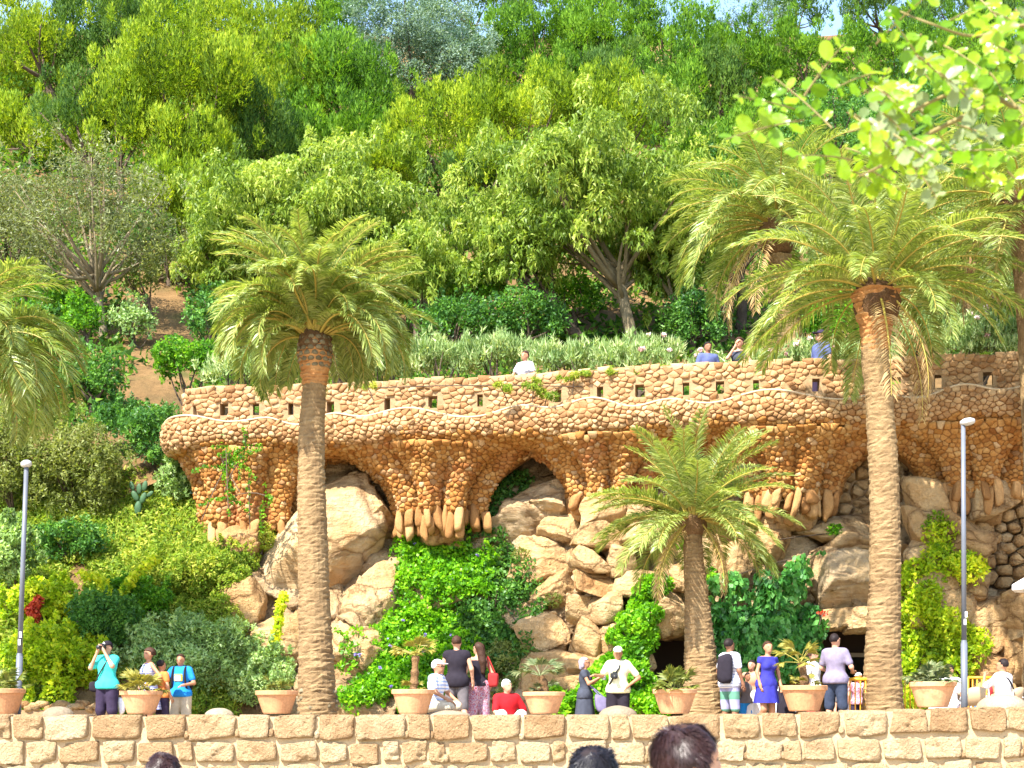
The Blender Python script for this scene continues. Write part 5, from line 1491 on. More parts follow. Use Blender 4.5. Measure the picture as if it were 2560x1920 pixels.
def fan_mesh(seed, mat, nseg=17, R=0.26, pet=0.28, spread=2.5):
    r = np.random.default_rng(seed)
    mb = MB()
    mb.add(*tube(np.array([[0, 0, 0], [0.02, 0, pet * .5], [0.05, 0, pet]]), [0.009, 0.007, 0.006], 5), 0.7)
    c = np.array([0.05, 0, pet])
    for k in range(nseg):
        a = -spread / 2 + spread * k / (nseg - 1)
        d = np.array([0.25 + .2 * abs(math.sin(a)), math.sin(a), math.cos(a)]); d = unit(d)
        l = R * (0.8 + 0.25 * math.cos(a)) * r.uniform(.88, 1.1)
        w = unit(np.array([0, math.cos(a), -math.sin(a)])) * 0.016
        tip = c + d * l + np.array([0.04, 0, -0.05 * r.uniform(.3, 1.2)])
        m_ = c + d * l * .55
        mb.add([c, m_ + w + (0.012, 0, 0), tip, m_ - w + (0.012, 0, 0)], [(0, 1, 2, 3)], float(np.clip(.5 + .22 * r.normal(), 0, 1)))
    return mb.build('fan_leaf', mat, local=True)
POTS = [  # centre px, rim width px, rim y, bottom y, plant style, material, labels
    (6, 112, 1722, 1780, 'multi', 'fan', 'terracotta pot cut off by the left edge of the frame', 'fan palm with spread leaves in the leftmost pot'),
    (353, 106, 1727, 1785, 'bush', 'fanY', 'terracotta pot between the photographer and the man in blue', 'bushy yellow green fan palm hiding the woman in stripes'),
    (692, 106, 1727, 1785, 'low', 'fan', 'terracotta pot just left of the left tall palm', 'low sparse fan palm in the pot beside the left tall palm'),
    (1033, 108, 1724, 1784, 'trunk', 'fanY', 'terracotta pot left of the seated man in cap', 'fan palm with slim upright trunk beside the seated man in cap'),
    (1360, 106, 1730, 1785, 'tall', 'fanS', 'terracotta pot right of the man in red', 'pale wispy fan palm in the pot right of the man in red'),
    (1687, 110, 1723, 1783, 'bush2', 'fan', 'terracotta pot at the foot of the short palm', 'round fan palm in the pot at the short palm'),
    (2010, 116, 1714, 1778, 'lean', 'fanY', 'stained terracotta pot right of the woman in blue dress', 'leaning fan palm with shaggy trunk right of the blue dress'),
    (2332, 116, 1705, 1770, 'ball', 'fanS', 'terracotta pot just right of the tall palm trunk', 'dense spiky fan palm ball right of the tall palm trunk')]
for i, (px, w, yr, yb, style, mt, l1, l2) in enumerate(POTS):
    Yp = 26.95
    k = 1 / ppm(Yp)
    p = at(px, yb, Yp)
    zt = wall_top(p[0]) + 0.0
    p[2] = zt
    hgt = EYE + (HORIZON - yr) * k - zt
    R = w / 2 * k
    pot = thing('terracotta_pot', l1, 'plant pot', p, 'terracotta pots along the wall top')
    prof = [(0.0, 0.0), (R * .63, 0.0), (R * .66, 0.02), (R * .93, hgt * .80), (R * .95, hgt * .815), (R * 1.0, hgt * .82), (R * 1.01, hgt * .98), (R * .985, hgt), (R * .93, hgt), (R * .90, hgt * .9), (R * .88, hgt * .86)]
    add_mesh('pot_body', *lathe(prof, 40, p), M['pot'], pot, smooth=False)
    add_mesh('soil', *lathe([(R * .885, hgt * .87), (R * .5, hgt * .9), (0, hgt * .93)], 24, p), M['earth'], pot, smooth=True)
    sd = 70 + i
    r = np.random.default_rng(sd)
    pb = p + np.array([0, 0, hgt * 0.92])
    pl = thing('potted_fan_palm', l2, 'plant', pb, 'fan palms in the terracotta pots')
    protos = [fan_mesh(sd * 5 + v, M[mt], 19, 0.24 if style not in ('ball',) else 0.22, r.uniform(.18, .3), 2.4) for v in range(3)]
    spec = []
    if style in ('trunk', 'lean', 'tall'):
        th = {'trunk': 0.60, 'lean': 0.42, 'tall': 0.30}[style]
        top = np.array([0.04 if style == 'trunk' else -0.06, 0, th])
        mb = MB(); mb.add(*tube(bez((0, 0, -0.05), (0.03, 0, th * .5), top, 12), np.linspace(0.085, 0.06, 12) * (1 + 0.12 * r.normal(0, 1, 12)), 10))
        mb.build('stem', M['fibre'], pl, local=True)
        for j in range(13): spec.append((top, r.uniform(0.15, 1.15) if style != 'lean' else r.uniform(.1, 1.5), j * 2.4, r.uniform(.8, 1.1)))
        for j in range(7): spec.append((np.array([0, 0, 0.02]), r.uniform(.3, 1.1), j * 2.4 + 1, r.uniform(.45, .7)))
    else:
        cnt = {'multi': 22, 'bush': 26, 'low': 15, 'bush2': 26, 'ball': 40}[style]
        for j in range(cnt):
            spec.append((np.array([r.normal(0, .07), r.normal(0, .07), 0]), r.uniform(.05, 1.25 if style != 'low' else 1.3), j * 2.4, (r.uniform(.7, 1.05) if style != 'low' else r.uniform(.45, .75))))
    for j, (pos, tilt, az, sc) in enumerate(spec):
        pr = protos[j % 3]
        if j < 3:
            o = pr; o.parent = pl; o.location = pos; o.rotation_euler = (0, tilt, az); o.scale = (sc,) * 3
        else:
            instance(pr, pl, pos, (r.normal(0, .1), tilt, az), (sc,) * 3)
# one sharper fan at far left behind the lamp post
# ------------------------------------------------------------------ lamp posts
M['lamp'] = plain_mat('grey_lamp_paint', (0.115, 0.125, 0.15), 0.45, 0.4, noise=0.12, nscale=3)
M['lampglass'] = plain_mat('lamp_head_white', (0.42, 0.41, 0.39), 0.35, 0.4)
M['sticker'] = plain_mat('white_sticker', (0.75, 0.75, 0.75), 0.5)
for (xb, xt, yt, hx, wpx, sy, lab) in ((42, 66, 1165, 66, 14, 1560, 'slim grey lamp post at the left edge behind the wall'), (2411, 2408, 1060, 2419, 19, 1510, 'slim grey lamp post with disc head at the right')):
    Yl = 27.62
    k = 1 / ppm(Yl)
    b = at(xb, 1800, Yl); t = at(xt, yt, Yl)
    b[2] = TERR - 0.05
    rt = thing('lamp_post', lab, 'lamp post', b, 'slim grey lamp posts')
    d = t - b
    mb = MB()
    mb.add(*tube(np.array([b, b + d * .3]), [0.058, 0.056], 14)); mb.add(*tube(np.array([b + d * .3, b + d * .31]), [0.056, 0.044], 14, False)); mb.add(*tube(np.array([b + d * .31, t]), [0.044, 0.038], 14))
    mb.build('pole', M['lamp'], rt, smooth=True)
    hc = at(hx, yt - 4, Yl)
    prof = [(0.0, 0.075), (wpx * k * .5, 0.07), (wpx * k * .95, 0.04), (wpx * k, 0.0), (wpx * k * .9, -0.03), (wpx * k * .5, -0.05), (0.0, -0.055)]
    V_, F_ = lathe(prof, 28)
    a = 0.16
    V_ = V_ @ np.array([[math.cos(a), 0, math.sin(a)], [0, 1, 0], [-math.sin(a), 0, math.cos(a)]])
    add_mesh('lamp_head', V_ + hc, F_, M['lampglass'], rt, smooth=True)
    sp = b + d * ((1800 - sy) / (1800 - yt))
    for j in range(2):
        add_mesh('sticker', *box(sp + np.array([0.02 - .02 * j, -0.066, -.13 * j]), (0.02, 0.004, 0.05)), M['sticker'], rt)

# ------------------------------------------------------------------ near branch of a carob, upper right
M['nearleaf'] = leaf_mat('near_carob_leaflet', (0.10, 0.22, 0.008), (0.18, 0.34, 0.010), (0.30, 0.44, 0.02), 0.5, 0.3, 0.5, src='obj')
M['nearleafG'] = leaf_mat('near_carob_leaflet_glossy', (0.08, 0.13, 0.03), (0.15, 0.21, 0.07), (0.26, 0.31, 0.15), 0.4, 0.3, 0.5, src='obj')
M['twig'] = plain_mat('carob_twig', (0.22, 0.17, 0.06), 0.6, 0.3)
YB = 4.4
rt = thing('carob_tree', 'near leafy carob branch hanging into the upper right corner', 'tree', (4.1, YB + .7, 0.0))
mb = MB()
tr = catmull([[4.1, YB + .7, -0.3], [4.15, YB + .7, 1.2], [4.0, YB + .6, 2.5], [3.85, YB + .4, 3.5], [4.0, YB + .6, 4.6], [4.1, YB + .7, 5.6]], 8)
V_, F_ = tube(tr, np.linspace(.24, .07, len(tr)), 18)
V_ = V_ + 0.03 * np.stack([fbm(V_ * 5, 1), fbm(V_ * 5, 2), 0 * V_[:, 0]], 1)
add_mesh('trunk', V_, F_, M['bark'], rt, smooth=True)
cc_ = crown_clumps(np.array([4.15, YB + .9, 5.6]), np.array([1.7, 1.7, 1.3]), 40, 0.3, 91)
for t_ in cc_[:9, :3]: mb.add(*tube(bez(tr[-9], (tr[-9] + t_) / 2 + (0, 0, .2), t_, 6), np.linspace(.05, .012, 6), 6))
V_, F_, T_ = leaf_cloud(cc_, 9000, 0.075, 0.05, 'out', 92)
add_mesh('crown', V_, F_, M['bush'], rt, tint=T_)
tr = [tr[0], tr[8], tr[20], tr[26]]
limb = catmull([tr[2], at(3100, 420, YB + .3), at(2620, 300, YB), at(2430, 225, YB), at(2250, 290, YB - .05), at(2120, 330, YB - .1)], 8)
mb.add(*tube(limb, np.interp(np.linspace(0, 1, len(limb)), [0, .38, 1], [.03, .008, .0025]), 8))
l2 = catmull([tr[3], at(3100, 60, YB + .2), at(2600, 60, YB), at(2440, 90, YB), at(2330, 60, YB - .1), at(2230, 20, YB)], 8)
mb.add(*tube(l2, np.interp(np.linspace(0, 1, len(l2)), [0, .4, 1], [.025, .005, .002]), 7))
l3 = catmull([limb[20], at(2330, 330, YB), at(2230, 400, YB - .1), at(2150, 440, YB)], 8)
mb.add(*tube(l3, np.linspace(0.008, 0.003, len(l3)), 6))
mb.build('limbs', M['twig'], rt, smooth=True)
def leaflet(seed, w, l):
    r = np.random.default_rng(seed)
    a = np.linspace(0, 2 * np.pi, 14, endpoint=False)
    x = l / 2 * (1 - np.cos(a)); y = w / 2 * np.sin(a) * (0.85 + 0.3 * (x / l)) * (1 + .05 * r.normal(0, 1, 14))
    z = 0.16 * np.abs(y) - 0.10 * l * (x / l - .4) ** 2 + 0.003 * r.normal(0, 1, 14)
    V = np.vstack([np.stack([x, y, z], 1), [[l * .5, 0, -0.002]]])
    return V, [(i, (i + 1) % 14, 14) for i in range(14)]
LP = {}
for mt in ('nearleaf', 'nearleafG'):
    LP[mt] = []
    for v in range(4):
        V_, F_ = leaflet(v + (10 if mt == 'nearleaf' else 0), 0.036, 0.055)
        o = add_mesh('leaflet', V_, F_, M[mt], rt, smooth=True, local=True)
        LP[mt].append([o, False])
r = np.random.default_rng(33)
base = wloc(rt)
twigs = MB()
nleaf = [0]
far = MB()
def pinnate(a, b, pairs, mt, size=1.0):
    a, b = np.asarray(a, float), np.asarray(b, float)
    P = bez(a, (a + b) / 2 + np.array([0, 0, 0.012]), b, 8)
    twigs.add(*tube(P, np.linspace(.0028, .0014, 8), 5))
    ax = unit(b - a)
    for i in range(pairs):
        t = (i + 0.7) / pairs
        p = a + (b - a) * t
        for sd in (-1, 1):
            nleaf[0] += 1
            slot = LP[mt][r.integers(4)]
            ref = unit(np.array([0, -1, 0.35]) + r.normal(0, .38, 3))
            side = unit(np.cross(ax, ref)) * sd
            d = unit(side * 1.0 + ax * 0.35 + r.normal(0, .15, 3))
            nn = unit(ref - d * np.dot(ref, d)); yv = np.cross(nn, d)
            Mx = Matrix(((d[0], yv[0], nn[0]), (d[1], yv[1], nn[1]), (d[2], yv[2], nn[2])))
            s_ = size * r.uniform(.75, 1.15) * (0.75 if i == pairs - 1 else 1)
            if nleaf[0] > 290:
                far.add((np.array([v.co[:] for v in slot[0].data.vertices]) * s_) @ np.array(Mx).T + p, [tuple(q.vertices) for q in slot[0].data.polygons], m=0 if mt == 'nearleaf' else 1)
                continue
            o = slot[0] if not slot[1] else instance(slot[0], rt, (0, 0, 0))
            slot[1] = True
            o.location = p - base; o.rotation_euler = Mx.to_euler()
            o.scale = (s_,) * 3
# the clear leaves reaching left
for (a, b, n_, s_) in (((2010, 300), (1815, 348), 4, 1.05), ((2040, 290), (1840, 240), 6, 0.62), ((2010, 240), (2110, 110), 4, .95), ((2130, 400), (1990, 390), 3, 1.15), ((2080, 320), (1930, 190), 5, .85),
                       ((2190, 110), (2330, -20), 4, 1.0), ((2300, 150), (2220, 40), 4, .9), ((2200, 180), (2090, 220), 4, .8), ((2360, 60), (2480, 10), 4, 1), ((2560, 300), (2520, 400), 4, 1), ((2500, 220), (2590, 330), 3, 1), ((2400, 380), (2560, 380), 4, 1)):
    pinnate(at(*a, YB + r.normal(0, .05)), at(*b, YB - .12 + r.normal(0, .08)), n_, 'nearleaf', s_)
for i in range(78):
    px, py = r.uniform(2090, 2600), r.uniform(100, 430) if i > 22 else r.uniform(-20, 150)
    if px < 2250 and py < 150: continue
    if py > 250 and px > 2460 and py > 430: continue
    a = r.uniform(-2.8, 0.4)
    ln = r.uniform(70, 130)
    Yb = YB + r.uniform(-.35, .5)
    pinnate(at(px, py, Yb), at(px + ln * math.cos(a + math.pi / 2), py + ln * abs(math.sin(a + .6)) * .8, Yb + r.normal(0, .12)), 4, 'nearleafG' if r.random() < .42 else 'nearleaf', r.uniform(.75, 1.0))
twigs.build('twigs', M['twig'], rt)
if far.n: far.build('small_leaflets', [M['nearleaf'], M['nearleafG']], rt, smooth=True)['kind'] = 'stuff'
# ------------------------------------------------------------------ people
def surface_nets(D, org, h):
    ins = D < 0
    nx, ny, nz = D.shape
    off = [(i, j, k) for i in (0, 1) for j in (0, 1) for k in (0, 1)]
    cnt = sum(ins[i:nx - 1 + i, j:ny - 1 + j, k:nz - 1 + k].astype(np.int8) for i, j, k in off)
    act = (cnt > 0) & (cnt < 8)
    idx = np.argwhere(act)
    vid = -np.ones(act.shape, np.int64)
    vid[act] = np.arange(len(idx))
    vals = np.stack([D[idx[:, 0] + i, idx[:, 1] + j, idx[:, 2] + k] for i, j, k in off], 1)
    acc = np.zeros((len(idx), 3)); num = np.zeros(len(idx))
    for a in range(8):
        for b in range(a + 1, 8):
            da = np.array(off[b]) - np.array(off[a])
            if np.abs(da).sum() != 1: continue
            m = (vals[:, a] < 0) != (vals[:, b] < 0)
            t = vals[:, a] / np.where(m, vals[:, a] - vals[:, b], 1)
            p = np.array(off[a]) + t[:, None] * da
            acc += np.where(m[:, None], p, 0); num += m
    V = org + (idx + acc / np.maximum(num, 1)[:, None]) * h
    F = []
    for ax in range(3):
        sl0 = [slice(None)] * 3; sl1 = [slice(None)] * 3
        sl0[ax] = slice(0, -1); sl1[ax] = slice(1, None)
        e = np.argwhere(ins[tuple(sl0)] != ins[tuple(sl1)])
        b, c = (ax + 1) % 3, (ax + 2) % 3
        e = e[(e[:, b] > 0) & (e[:, c] > 0) & (e[:, b] < D.shape[b] - 1) & (e[:, c] < D.shape[c] - 1)]
        q = []
        for db, dc in ((-1, -1), (0, -1), (0, 0), (-1, 0)):
            g = e.copy(); g[:, b] += db; g[:, c] += dc
            q.append(vid[g[:, 0], g[:, 1], g[:, 2]])
        q = np.stack(q, 1)
        s = ins[e[:, 0], e[:, 1], e[:, 2]]
        q[~s] = q[~s][:, ::-1]
        F.append(q)
    F = np.concatenate(F)
    return V, F[(F >= 0).all(1)]
def sdf_mesh(prims, h, k=0.012, cuts=()):
    lo, hi = np.full(3, 1e9), np.full(3, -1e9)
    for p in prims:
        if p[0] == 'c':
            a, b, ra, rb = np.array(p[1], float), np.array(p[2], float), p[3], p[4]
            m = max(ra, rb)
            lo = np.minimum(lo, np.minimum(a, b) - m); hi = np.maximum(hi, np.maximum(a, b) + m)
        else:
            c, r = np.array(p[1], float), np.array(p[2], float)
            lo = np.minimum(lo, c - r.max()); hi = np.maximum(hi, c + r.max())
    lo -= 3 * h + 0.02; hi += 3 * h + 0.02
    n = np.ceil((hi - lo) / h).astype(int) + 1
    g = np.stack(np.meshgrid(*[lo[i] + h * np.arange(n[i]) for i in range(3)], indexing='ij'), -1).astype(np.float32)
    S = np.zeros(n, np.float32)
    for p in prims:
        if p[0] == 'c':
            a, b, m = np.array(p[1], float), np.array(p[2], float), max(p[3], p[4])
            pl_, ph_ = np.minimum(a, b) - m - 0.12, np.maximum(a, b) + m + 0.12
        else:
            m = float(np.max(p[2])); pl_, ph_ = np.array(p[1], float) - m - 0.12, np.array(p[1], float) + m + 0.12
        i0 = np.maximum(0, np.floor((pl_ - lo) / h).astype(int)); i1 = np.minimum(n, np.ceil((ph_ - lo) / h).astype(int) + 1)
        sl = tuple(slice(i0[q], i1[q]) for q in range(3))
        g_ = g[sl]
        if p[0] == 'c':
            a, b, ra, rb = np.array(p[1], np.float32), np.array(p[2], np.float32), p[3], p[4]
            ba = b - a; L = float(ba @ ba) + 1e-9
            t = np.clip(((g_ - a) @ ba) / L, 0, 1)
            d = np.sqrt((((g_ - a) - t[..., None] * ba) ** 2).sum(-1)) - (ra + (rb - ra) * t)
        else:
            c, r = np.array(p[1], np.float32), np.array(p[2], np.float32)
            q = (g_ - c) @ p[3] if len(p) > 3 else g_ - c
            k0 = np.sqrt(((q / r) ** 2).sum(-1)); k1 = np.sqrt(((q / r ** 2) ** 2).sum(-1))
            d = k0 * (k0 - 1) / np.maximum(k1, 1e-5)
        S[sl] += np.exp(np.clip(-d / k, -60, 60))
    D = -k * np.log(np.maximum(S, 1e-26))
    for c in cuts: D = np.maximum(D, c(g))
    return surface_nets(D, lo, h)

def cloth(name, col, **k): return plain_mat(name, col, 0.9, 0.1, noise=0.12, nscale=14, bump=0.25)
SK = {'fair': plain_mat('skin_fair', (0.52, 0.27, 0.17), 0.55, 0.3), 'tan': plain_mat('skin_tanned', (0.40, 0.19, 0.105), 0.55, 0.3), 'dark': plain_mat('skin_brown', (0.24, 0.11, 0.06), 0.55, 0.3)}
HR = {'black': plain_mat('hair_black', (0.018, 0.012, 0.012), 0.6, 0.15, noise=0.4, nscale=60), 'brown': plain_mat('hair_brown', (0.05, 0.024, 0.015), 0.6, 0.15, noise=0.4, nscale=60),
      'white': plain_mat('hair_white', (0.62, 0.60, 0.58), 0.6, 0.3, noise=0.15, nscale=60), 'grey': plain_mat('hair_lilac_grey', (0.30, 0.26, 0.32), 0.6, 0.3, noise=0.2, nscale=60), 'ginger': plain_mat('hair_ginger', (0.42, 0.13, 0.03), 0.6, 0.3, noise=0.3, nscale=60)}
EYE_M = plain_mat('dark_eyes', (0.02, 0.015, 0.012), 0.3, 0.5)
LIP_M = plain_mat('lips', (0.33, 0.11, 0.08), 0.5, 0.3)
CL = {'teal': cloth('teal_polo', (0.05, 0.52, 0.47)), 'navy': cloth('dark_navy_cotton', (0.035, 0.025, 0.05)), 'blue': cloth('blue_tee', (0.02, 0.22, 0.62)), 'beige': cloth('beige_cotton', (0.50, 0.43, 0.32)), 'black': cloth('black_cotton', (0.022, 0.018, 0.025)),
      'grey': cloth('grey_cotton', (0.13, 0.115, 0.12)), 'red': cloth('red_polo', (0.46, 0.015, 0.02)), 'white': cloth('white_cotton', (0.74, 0.72, 0.72)), 'cream': cloth('pale_yellow_polo', (0.72, 0.68, 0.44)), 'char': cloth('charcoal_dress', (0.05, 0.055, 0.075)),
      'indigo': cloth('indigo_dress', (0.035, 0.035, 0.26)), 'slate': cloth('slate_tee', (0.20, 0.17, 0.24)), 'dkblue': cloth('dark_blue_shorts', (0.035, 0.045, 0.075)), 'bluesh': cloth('blue_shirt', (0.09, 0.11, 0.24)),
      'stripeB': stripe_mat('blue_white_stripes', (0.72, 0.72, 0.78), (0.08, 0.11, 0.5), 34, 0.5), 'stripeP': stripe_mat('pale_blue_stripes', (0.74, 0.74, 0.76), (0.30, 0.40, 0.68), 16, 0.62), 'stripeG': stripe_mat('grey_white_stripes', (0.68, 0.68, 0.74), (0.34, 0.36, 0.48), 18, 0.66),
      'board': stripe_mat('banded_shorts', (0.10, 0.24, 0.17), (0.28, 0.27, 0.42), 3.1, 0.45), 'paisley': blotch_mat('paisley_trousers', [(0.35, 0.08, 0.12), (0.50, 0.42, 0.48), (0.42, 0.10, 0.12), (0.24, 0.20, 0.34), (0.5, .35, .35)], 22),
      'print': blotch_mat('printed_top', [(0.6, 0.58, 0.6), (0.25, 0.25, 0.32), (0.7, 0.68, 0.68), (0.35, 0.36, 0.45)], 16), 'redbag': cloth('red_leather', (0.36, 0.03, 0.03)), 'purple': cloth('purple_grey_bag', (0.16, 0.14, 0.24)), 'orange': cloth('orange_top', (0.55, 0.18, 0.05))}

def solveY(py, h):
    Y = 29.0
    for i in range(60):
        Y = 0.75 * Y + 0.25 * (h + float(terr(np.array(Y))) - EYE) * FPX / (HORIZON - py)
    return Y

def fingers(mb, wrist, d, palm_n, s, curl=0.35):
    """four fingers and a thumb, each a bent tapered tube rooted in the palm"""
    d = unit(d); n = unit(palm_n - d * np.dot(palm_n, d)); sd = np.cross(d, n)
    root = wrist + d * 0.085 * s
    for i, (o, l) in enumerate(((-0.028, .068), (-0.009, .078), (0.010, .073), (0.028, .058))):
        a = root + sd * o * s - d * 0.012 * s
        b = a + unit(d + sd * o * 4) * l * .55 * s + n * curl * .02 * s
        c = b + unit(d * (1 - curl) + n * curl * 1.2) * l * .5 * s
        mb.add(*tube(np.array([a, b, c]), np.array([.0095, .0088, .0065]) * s, 6))
    a = wrist + d * 0.03 * s - sd * 0.025 * s
    b = a + unit(d * .6 - sd * .8) * .035 * s; c = b + unit(d * 1.0 - sd * .2 + n * .3) * .032 * s
    mb.add(*tube(np.array([a, b, c]), np.array([.012, .0105, .008]) * s, 6))

def person(label, px, top, h, face, Y=None, gz=None, hip=0.92, lean=0.0, side=0.0, arms=None, legs=None, turn=0.0, skin='fair', hair=('short', 'black'), clothes=(), res=0.023, female=False, cap=None, glasses=False, stand=None, nod=0.0, group='people on the terrace'):
    s = h / 1.75
    if Y is None: Y = solveY(top, h)
    g = float(terr(np.array(Y))) if gz is None else gz
    X = (px - MIDX) / FPX * Y
    f = unit(np.array([face[0], face[1], 0.0])); rgt = np.array([f[1], -f[0], 0]); up = np.array([0, 0, 1.0])
    B = np.stack([rgt, f, up])                     # local (x right, y forward, z up) -> world
    root = thing('person', label, 'person', (X, Y, g), group)
    base = np.array([X, Y, g])
    dz = hip - 0.92
    def L(p):     # reference pose coordinates -> leaning local coordinates
        p = np.array(p, float); z = p[2]
        t = max(0.0, z - 0.92)
        return np.array([p[0] + side * t, p[1] + lean * t, z - abs(lean) * 0.25 * t + dz])
    def W(V): return (np.asarray(V) * s) @ B + base
    ct, st = math.cos(turn), math.sin(turn)
    hb = L((0, 0.0, 1.56))
    def Hd(p):    # head coordinates relative to the neck top, turned
        x, y, z = p[0], p[1], p[2] - 1.56
        y, z = y * math.cos(nod) + z * math.sin(nod), z * math.cos(nod) - y * math.sin(nod)
        return hb + np.array([x * ct + y * st, -x * st + y * ct, z])
    Rh = np.array([[ct, -st, 0], [st, ct, 0], [0, 0, 1]], np.float32)
    w = 0.88 if female else 1.0
    arms = arms or {}
    A = {}
    for sd, nm in ((-1, 'L'), (1, 'R')):
        e, wr = arms.get(nm, ((sd * 0.27, -0.02, 1.17), (sd * 0.28, 0.07, 0.93)))
        A[nm] = (L((sd * 0.185 * w, 0, 1.435)), L(e), L(wr))
    legs = legs or {}
    G = {}
    for sd, nm in ((-1, 'L'), (1, 'R')):
        kn, an = legs.get(nm, ((sd * 0.125, 0.02, 0.49), (sd * 0.14, -0.02, 0.085)))
        G[nm] = (np.array([sd * 0.10, 0, 0.92 + dz]), np.array(kn, float), np.array(an, float))
    torso = lambda e: [('e', L((0, 0, 0.97)), (.165 * (1.04 if female else 1) + e, .115 + e, .13 + e)), ('e', L((0, .01, 1.13)), (.142 * w + e, .102 + e, .17 + e)), ('e', L((0, 0.005, 1.32)), (.172 * w + e, .115 + e, .17 + e)),
                       ('c', L((-.14 * w, -.005, 1.43)), L((.14 * w, -.005, 1.43)), .058 + e, .058 + e)] + ([('e', L((sx * .07, .085, 1.3)), (.065 + e, .055 + e, .065 + e)) for sx in (-1, 1)] if female else [])
    pr = torso(0) + [('c', L((0, -.01, 1.45)), Hd((0, 0, 1.58)), .056 * w, .052 * w)]
    pr += [('e', Hd((0, -.012, 1.665)), (.074, .095, .092), Rh), ('e', Hd((0, .03, 1.60)), (.056, .062, .066), Rh), ('c', Hd((0, .088, 1.655)), Hd((0, .108, 1.625)), .010, .015), ('e', Hd((0, .075, 1.575)), (.026, .02, .02), Rh),
           ('c', Hd((-.035, .078, 1.678)), Hd((.035, .078, 1.678)), .014, .014)]
    for sx in (-1, 1): pr.append(('e', Hd((sx * .077, -.005, 1.64)), (.012, .022, .034), Rh))
    for nm in 'LR':
        sh, el, wr = A[nm]
        pr += [('c', sh, el, .050 * w, .039 * w), ('c', el, wr, .040 * w, .026), ('c', wr, wr + unit(wr - el) * .075, .028, .026)]
        hp, kn, an = G[nm]
        fwd = np.array([0, 1.0, 0])
        pr += [('c', hp, kn, .092, .058), ('c', kn, an, .058, .038), ('c', kn * .6 + an * .4 - fwd * .02, kn * .45 + an * .55 - fwd * .015, .05, .045), ('c', an - (0, .03, .045), an + fwd * .15 - (0, 0, .055), .036, .03)]
    V, F = sdf_mesh(pr, res)
    mb = MB()
    mb.add(V, F)
    for nm, sd in (('L', -1), ('R', 1)):
        sh, el, wr = A[nm]
        d = unit(wr - el)
        pn = np.array([-sd * 1.0, 0.2, 0]) if abs(d[2]) > .6 else np.array([0, .2, -1.0])
        mb2 = MB(); fingers(mb2, wr, d, pn, 1.0)
        for v_, in [(np.concatenate(mb2.V),)]: mb.add(v_, mb2.F)
    Vall = W(np.concatenate(mb.V))
    add_mesh('body', Vall, mb.F, SK[skin], root, smooth=True)
    # eyes, brows and mouth
    D, Fi = ico(1)
    for sx in (-1, 1): add_mesh('eye', W(D * .0105 + Hd((sx * .031, .083, 1.655))), Fi, EYE_M, root, smooth=True)
    m2 = MB(); m2.add(W((D * np.array([.024, .008, .007])) @ np.array([[ct, -st, 0], [st, ct, 0], [0, 0, 1]]) + Hd((0, .092, 1.594))), Fi); m2.build('mouth', LIP_M, root, smooth=True)
    # hair
    if hair:
        kind, col = hair
        hp_ = [('e', Hd((0, -.02, 1.675)), (.088, .108, .100), Rh)]
        if kind == 'long': hp_ += [('c', Hd((0, -.06, 1.66)), Hd((0, -.11, 1.40)), .085, .075), ('c', Hd((0, -.11, 1.40)), Hd((0, -.125, 1.20)), .075, .04)]
        if kind == 'bob': hp_ += [('c', Hd((-.055, -.03, 1.66)), Hd((-.06, -.03, 1.57)), .05, .035), ('c', Hd((.055, -.03, 1.66)), Hd((.06, -.03, 1.57)), .05, .035), ('c', Hd((0, -.06, 1.66)), Hd((0, -.075, 1.55)), .075, .05)]
        if kind == 'bun': hp_ += [('e', Hd((0, -.12, 1.68)), (.05, .05, .05))]
        if kind == 'curly': hp_ = [('e', Hd((0, -.025, 1.675)), (.102, .12, .112), Rh)] + [('e', Hd((.08 * math.sin(a), -.03 - .09 * math.cos(a), 1.65 + .05 * math.sin(3 * a))), (.035, .035, .035)) for a in np.linspace(-1.6, 1.6, 9)]
        fwd = np.array([st, ct, 0], np.float32)
        zc = {'short': 1.705, 'receding': 1.73, 'curly': 1.70, 'bun': 1.71}.get(kind, 1.70)
        z0 = hb[2] + zc - 1.56; hbx = hb.astype(np.float32)
        nape = hb[2] + (1.60 - 1.56 if kind in ('short', 'receding', 'curly', 'bun') else -1.0)
        def face_cut(gr):
            yy = (gr - hbx) @ fwd
            return -np.maximum(0.012 - yy, gr[..., 2] - z0 - 0.25 * (yy - 0.03))
        V, F = sdf_mesh(hp_, 0.014, 0.008, (face_cut, lambda gr: nape + 0.02 - gr[..., 2]))
        V = V + 0.006 * np.stack([fbm(V * 28, 3), fbm(V * 28, 4), fbm(V * 28, 5)], 1)
        add_mesh('hair', W(V), F, HR[col], root, smooth=True)
    if cap:
        z0 = hb[2] + 1.695 - 1.56
        V, F = sdf_mesh([('e', Hd((0, -.012, 1.69)), (.093, .112, .098), Rh)], 0.011, 0.006, (lambda gr: z0 - gr[..., 2],))
        V2, F2 = sdf_mesh([('e', Hd((0, .125, 1.70)), (.075, .085, .012), Rh)], 0.009, 0.004)
        m2 = MB(); m2.add(W(V), F); m2.add(W(V2), F2)
        m2.build('cap', cap, root, smooth=True)
    if glasses:
        m2 = MB()
        for sx in (-1, 1):
            m2.add(W((D * np.array([.03, .008, .02])) @ np.array([[ct, -st, 0], [st, ct, 0], [0, 0, 1]]) + Hd((sx * .034, .096, 1.655))), Fi)
            m2.add(*[(W(v), f_) for v, f_ in [tube(np.array([Hd((sx * .064, .085, 1.66)), Hd((sx * .082, -.01, 1.66))]), .004, 5)]][0])
        m2.build('sunglasses', EYE_M, root, smooth=True)
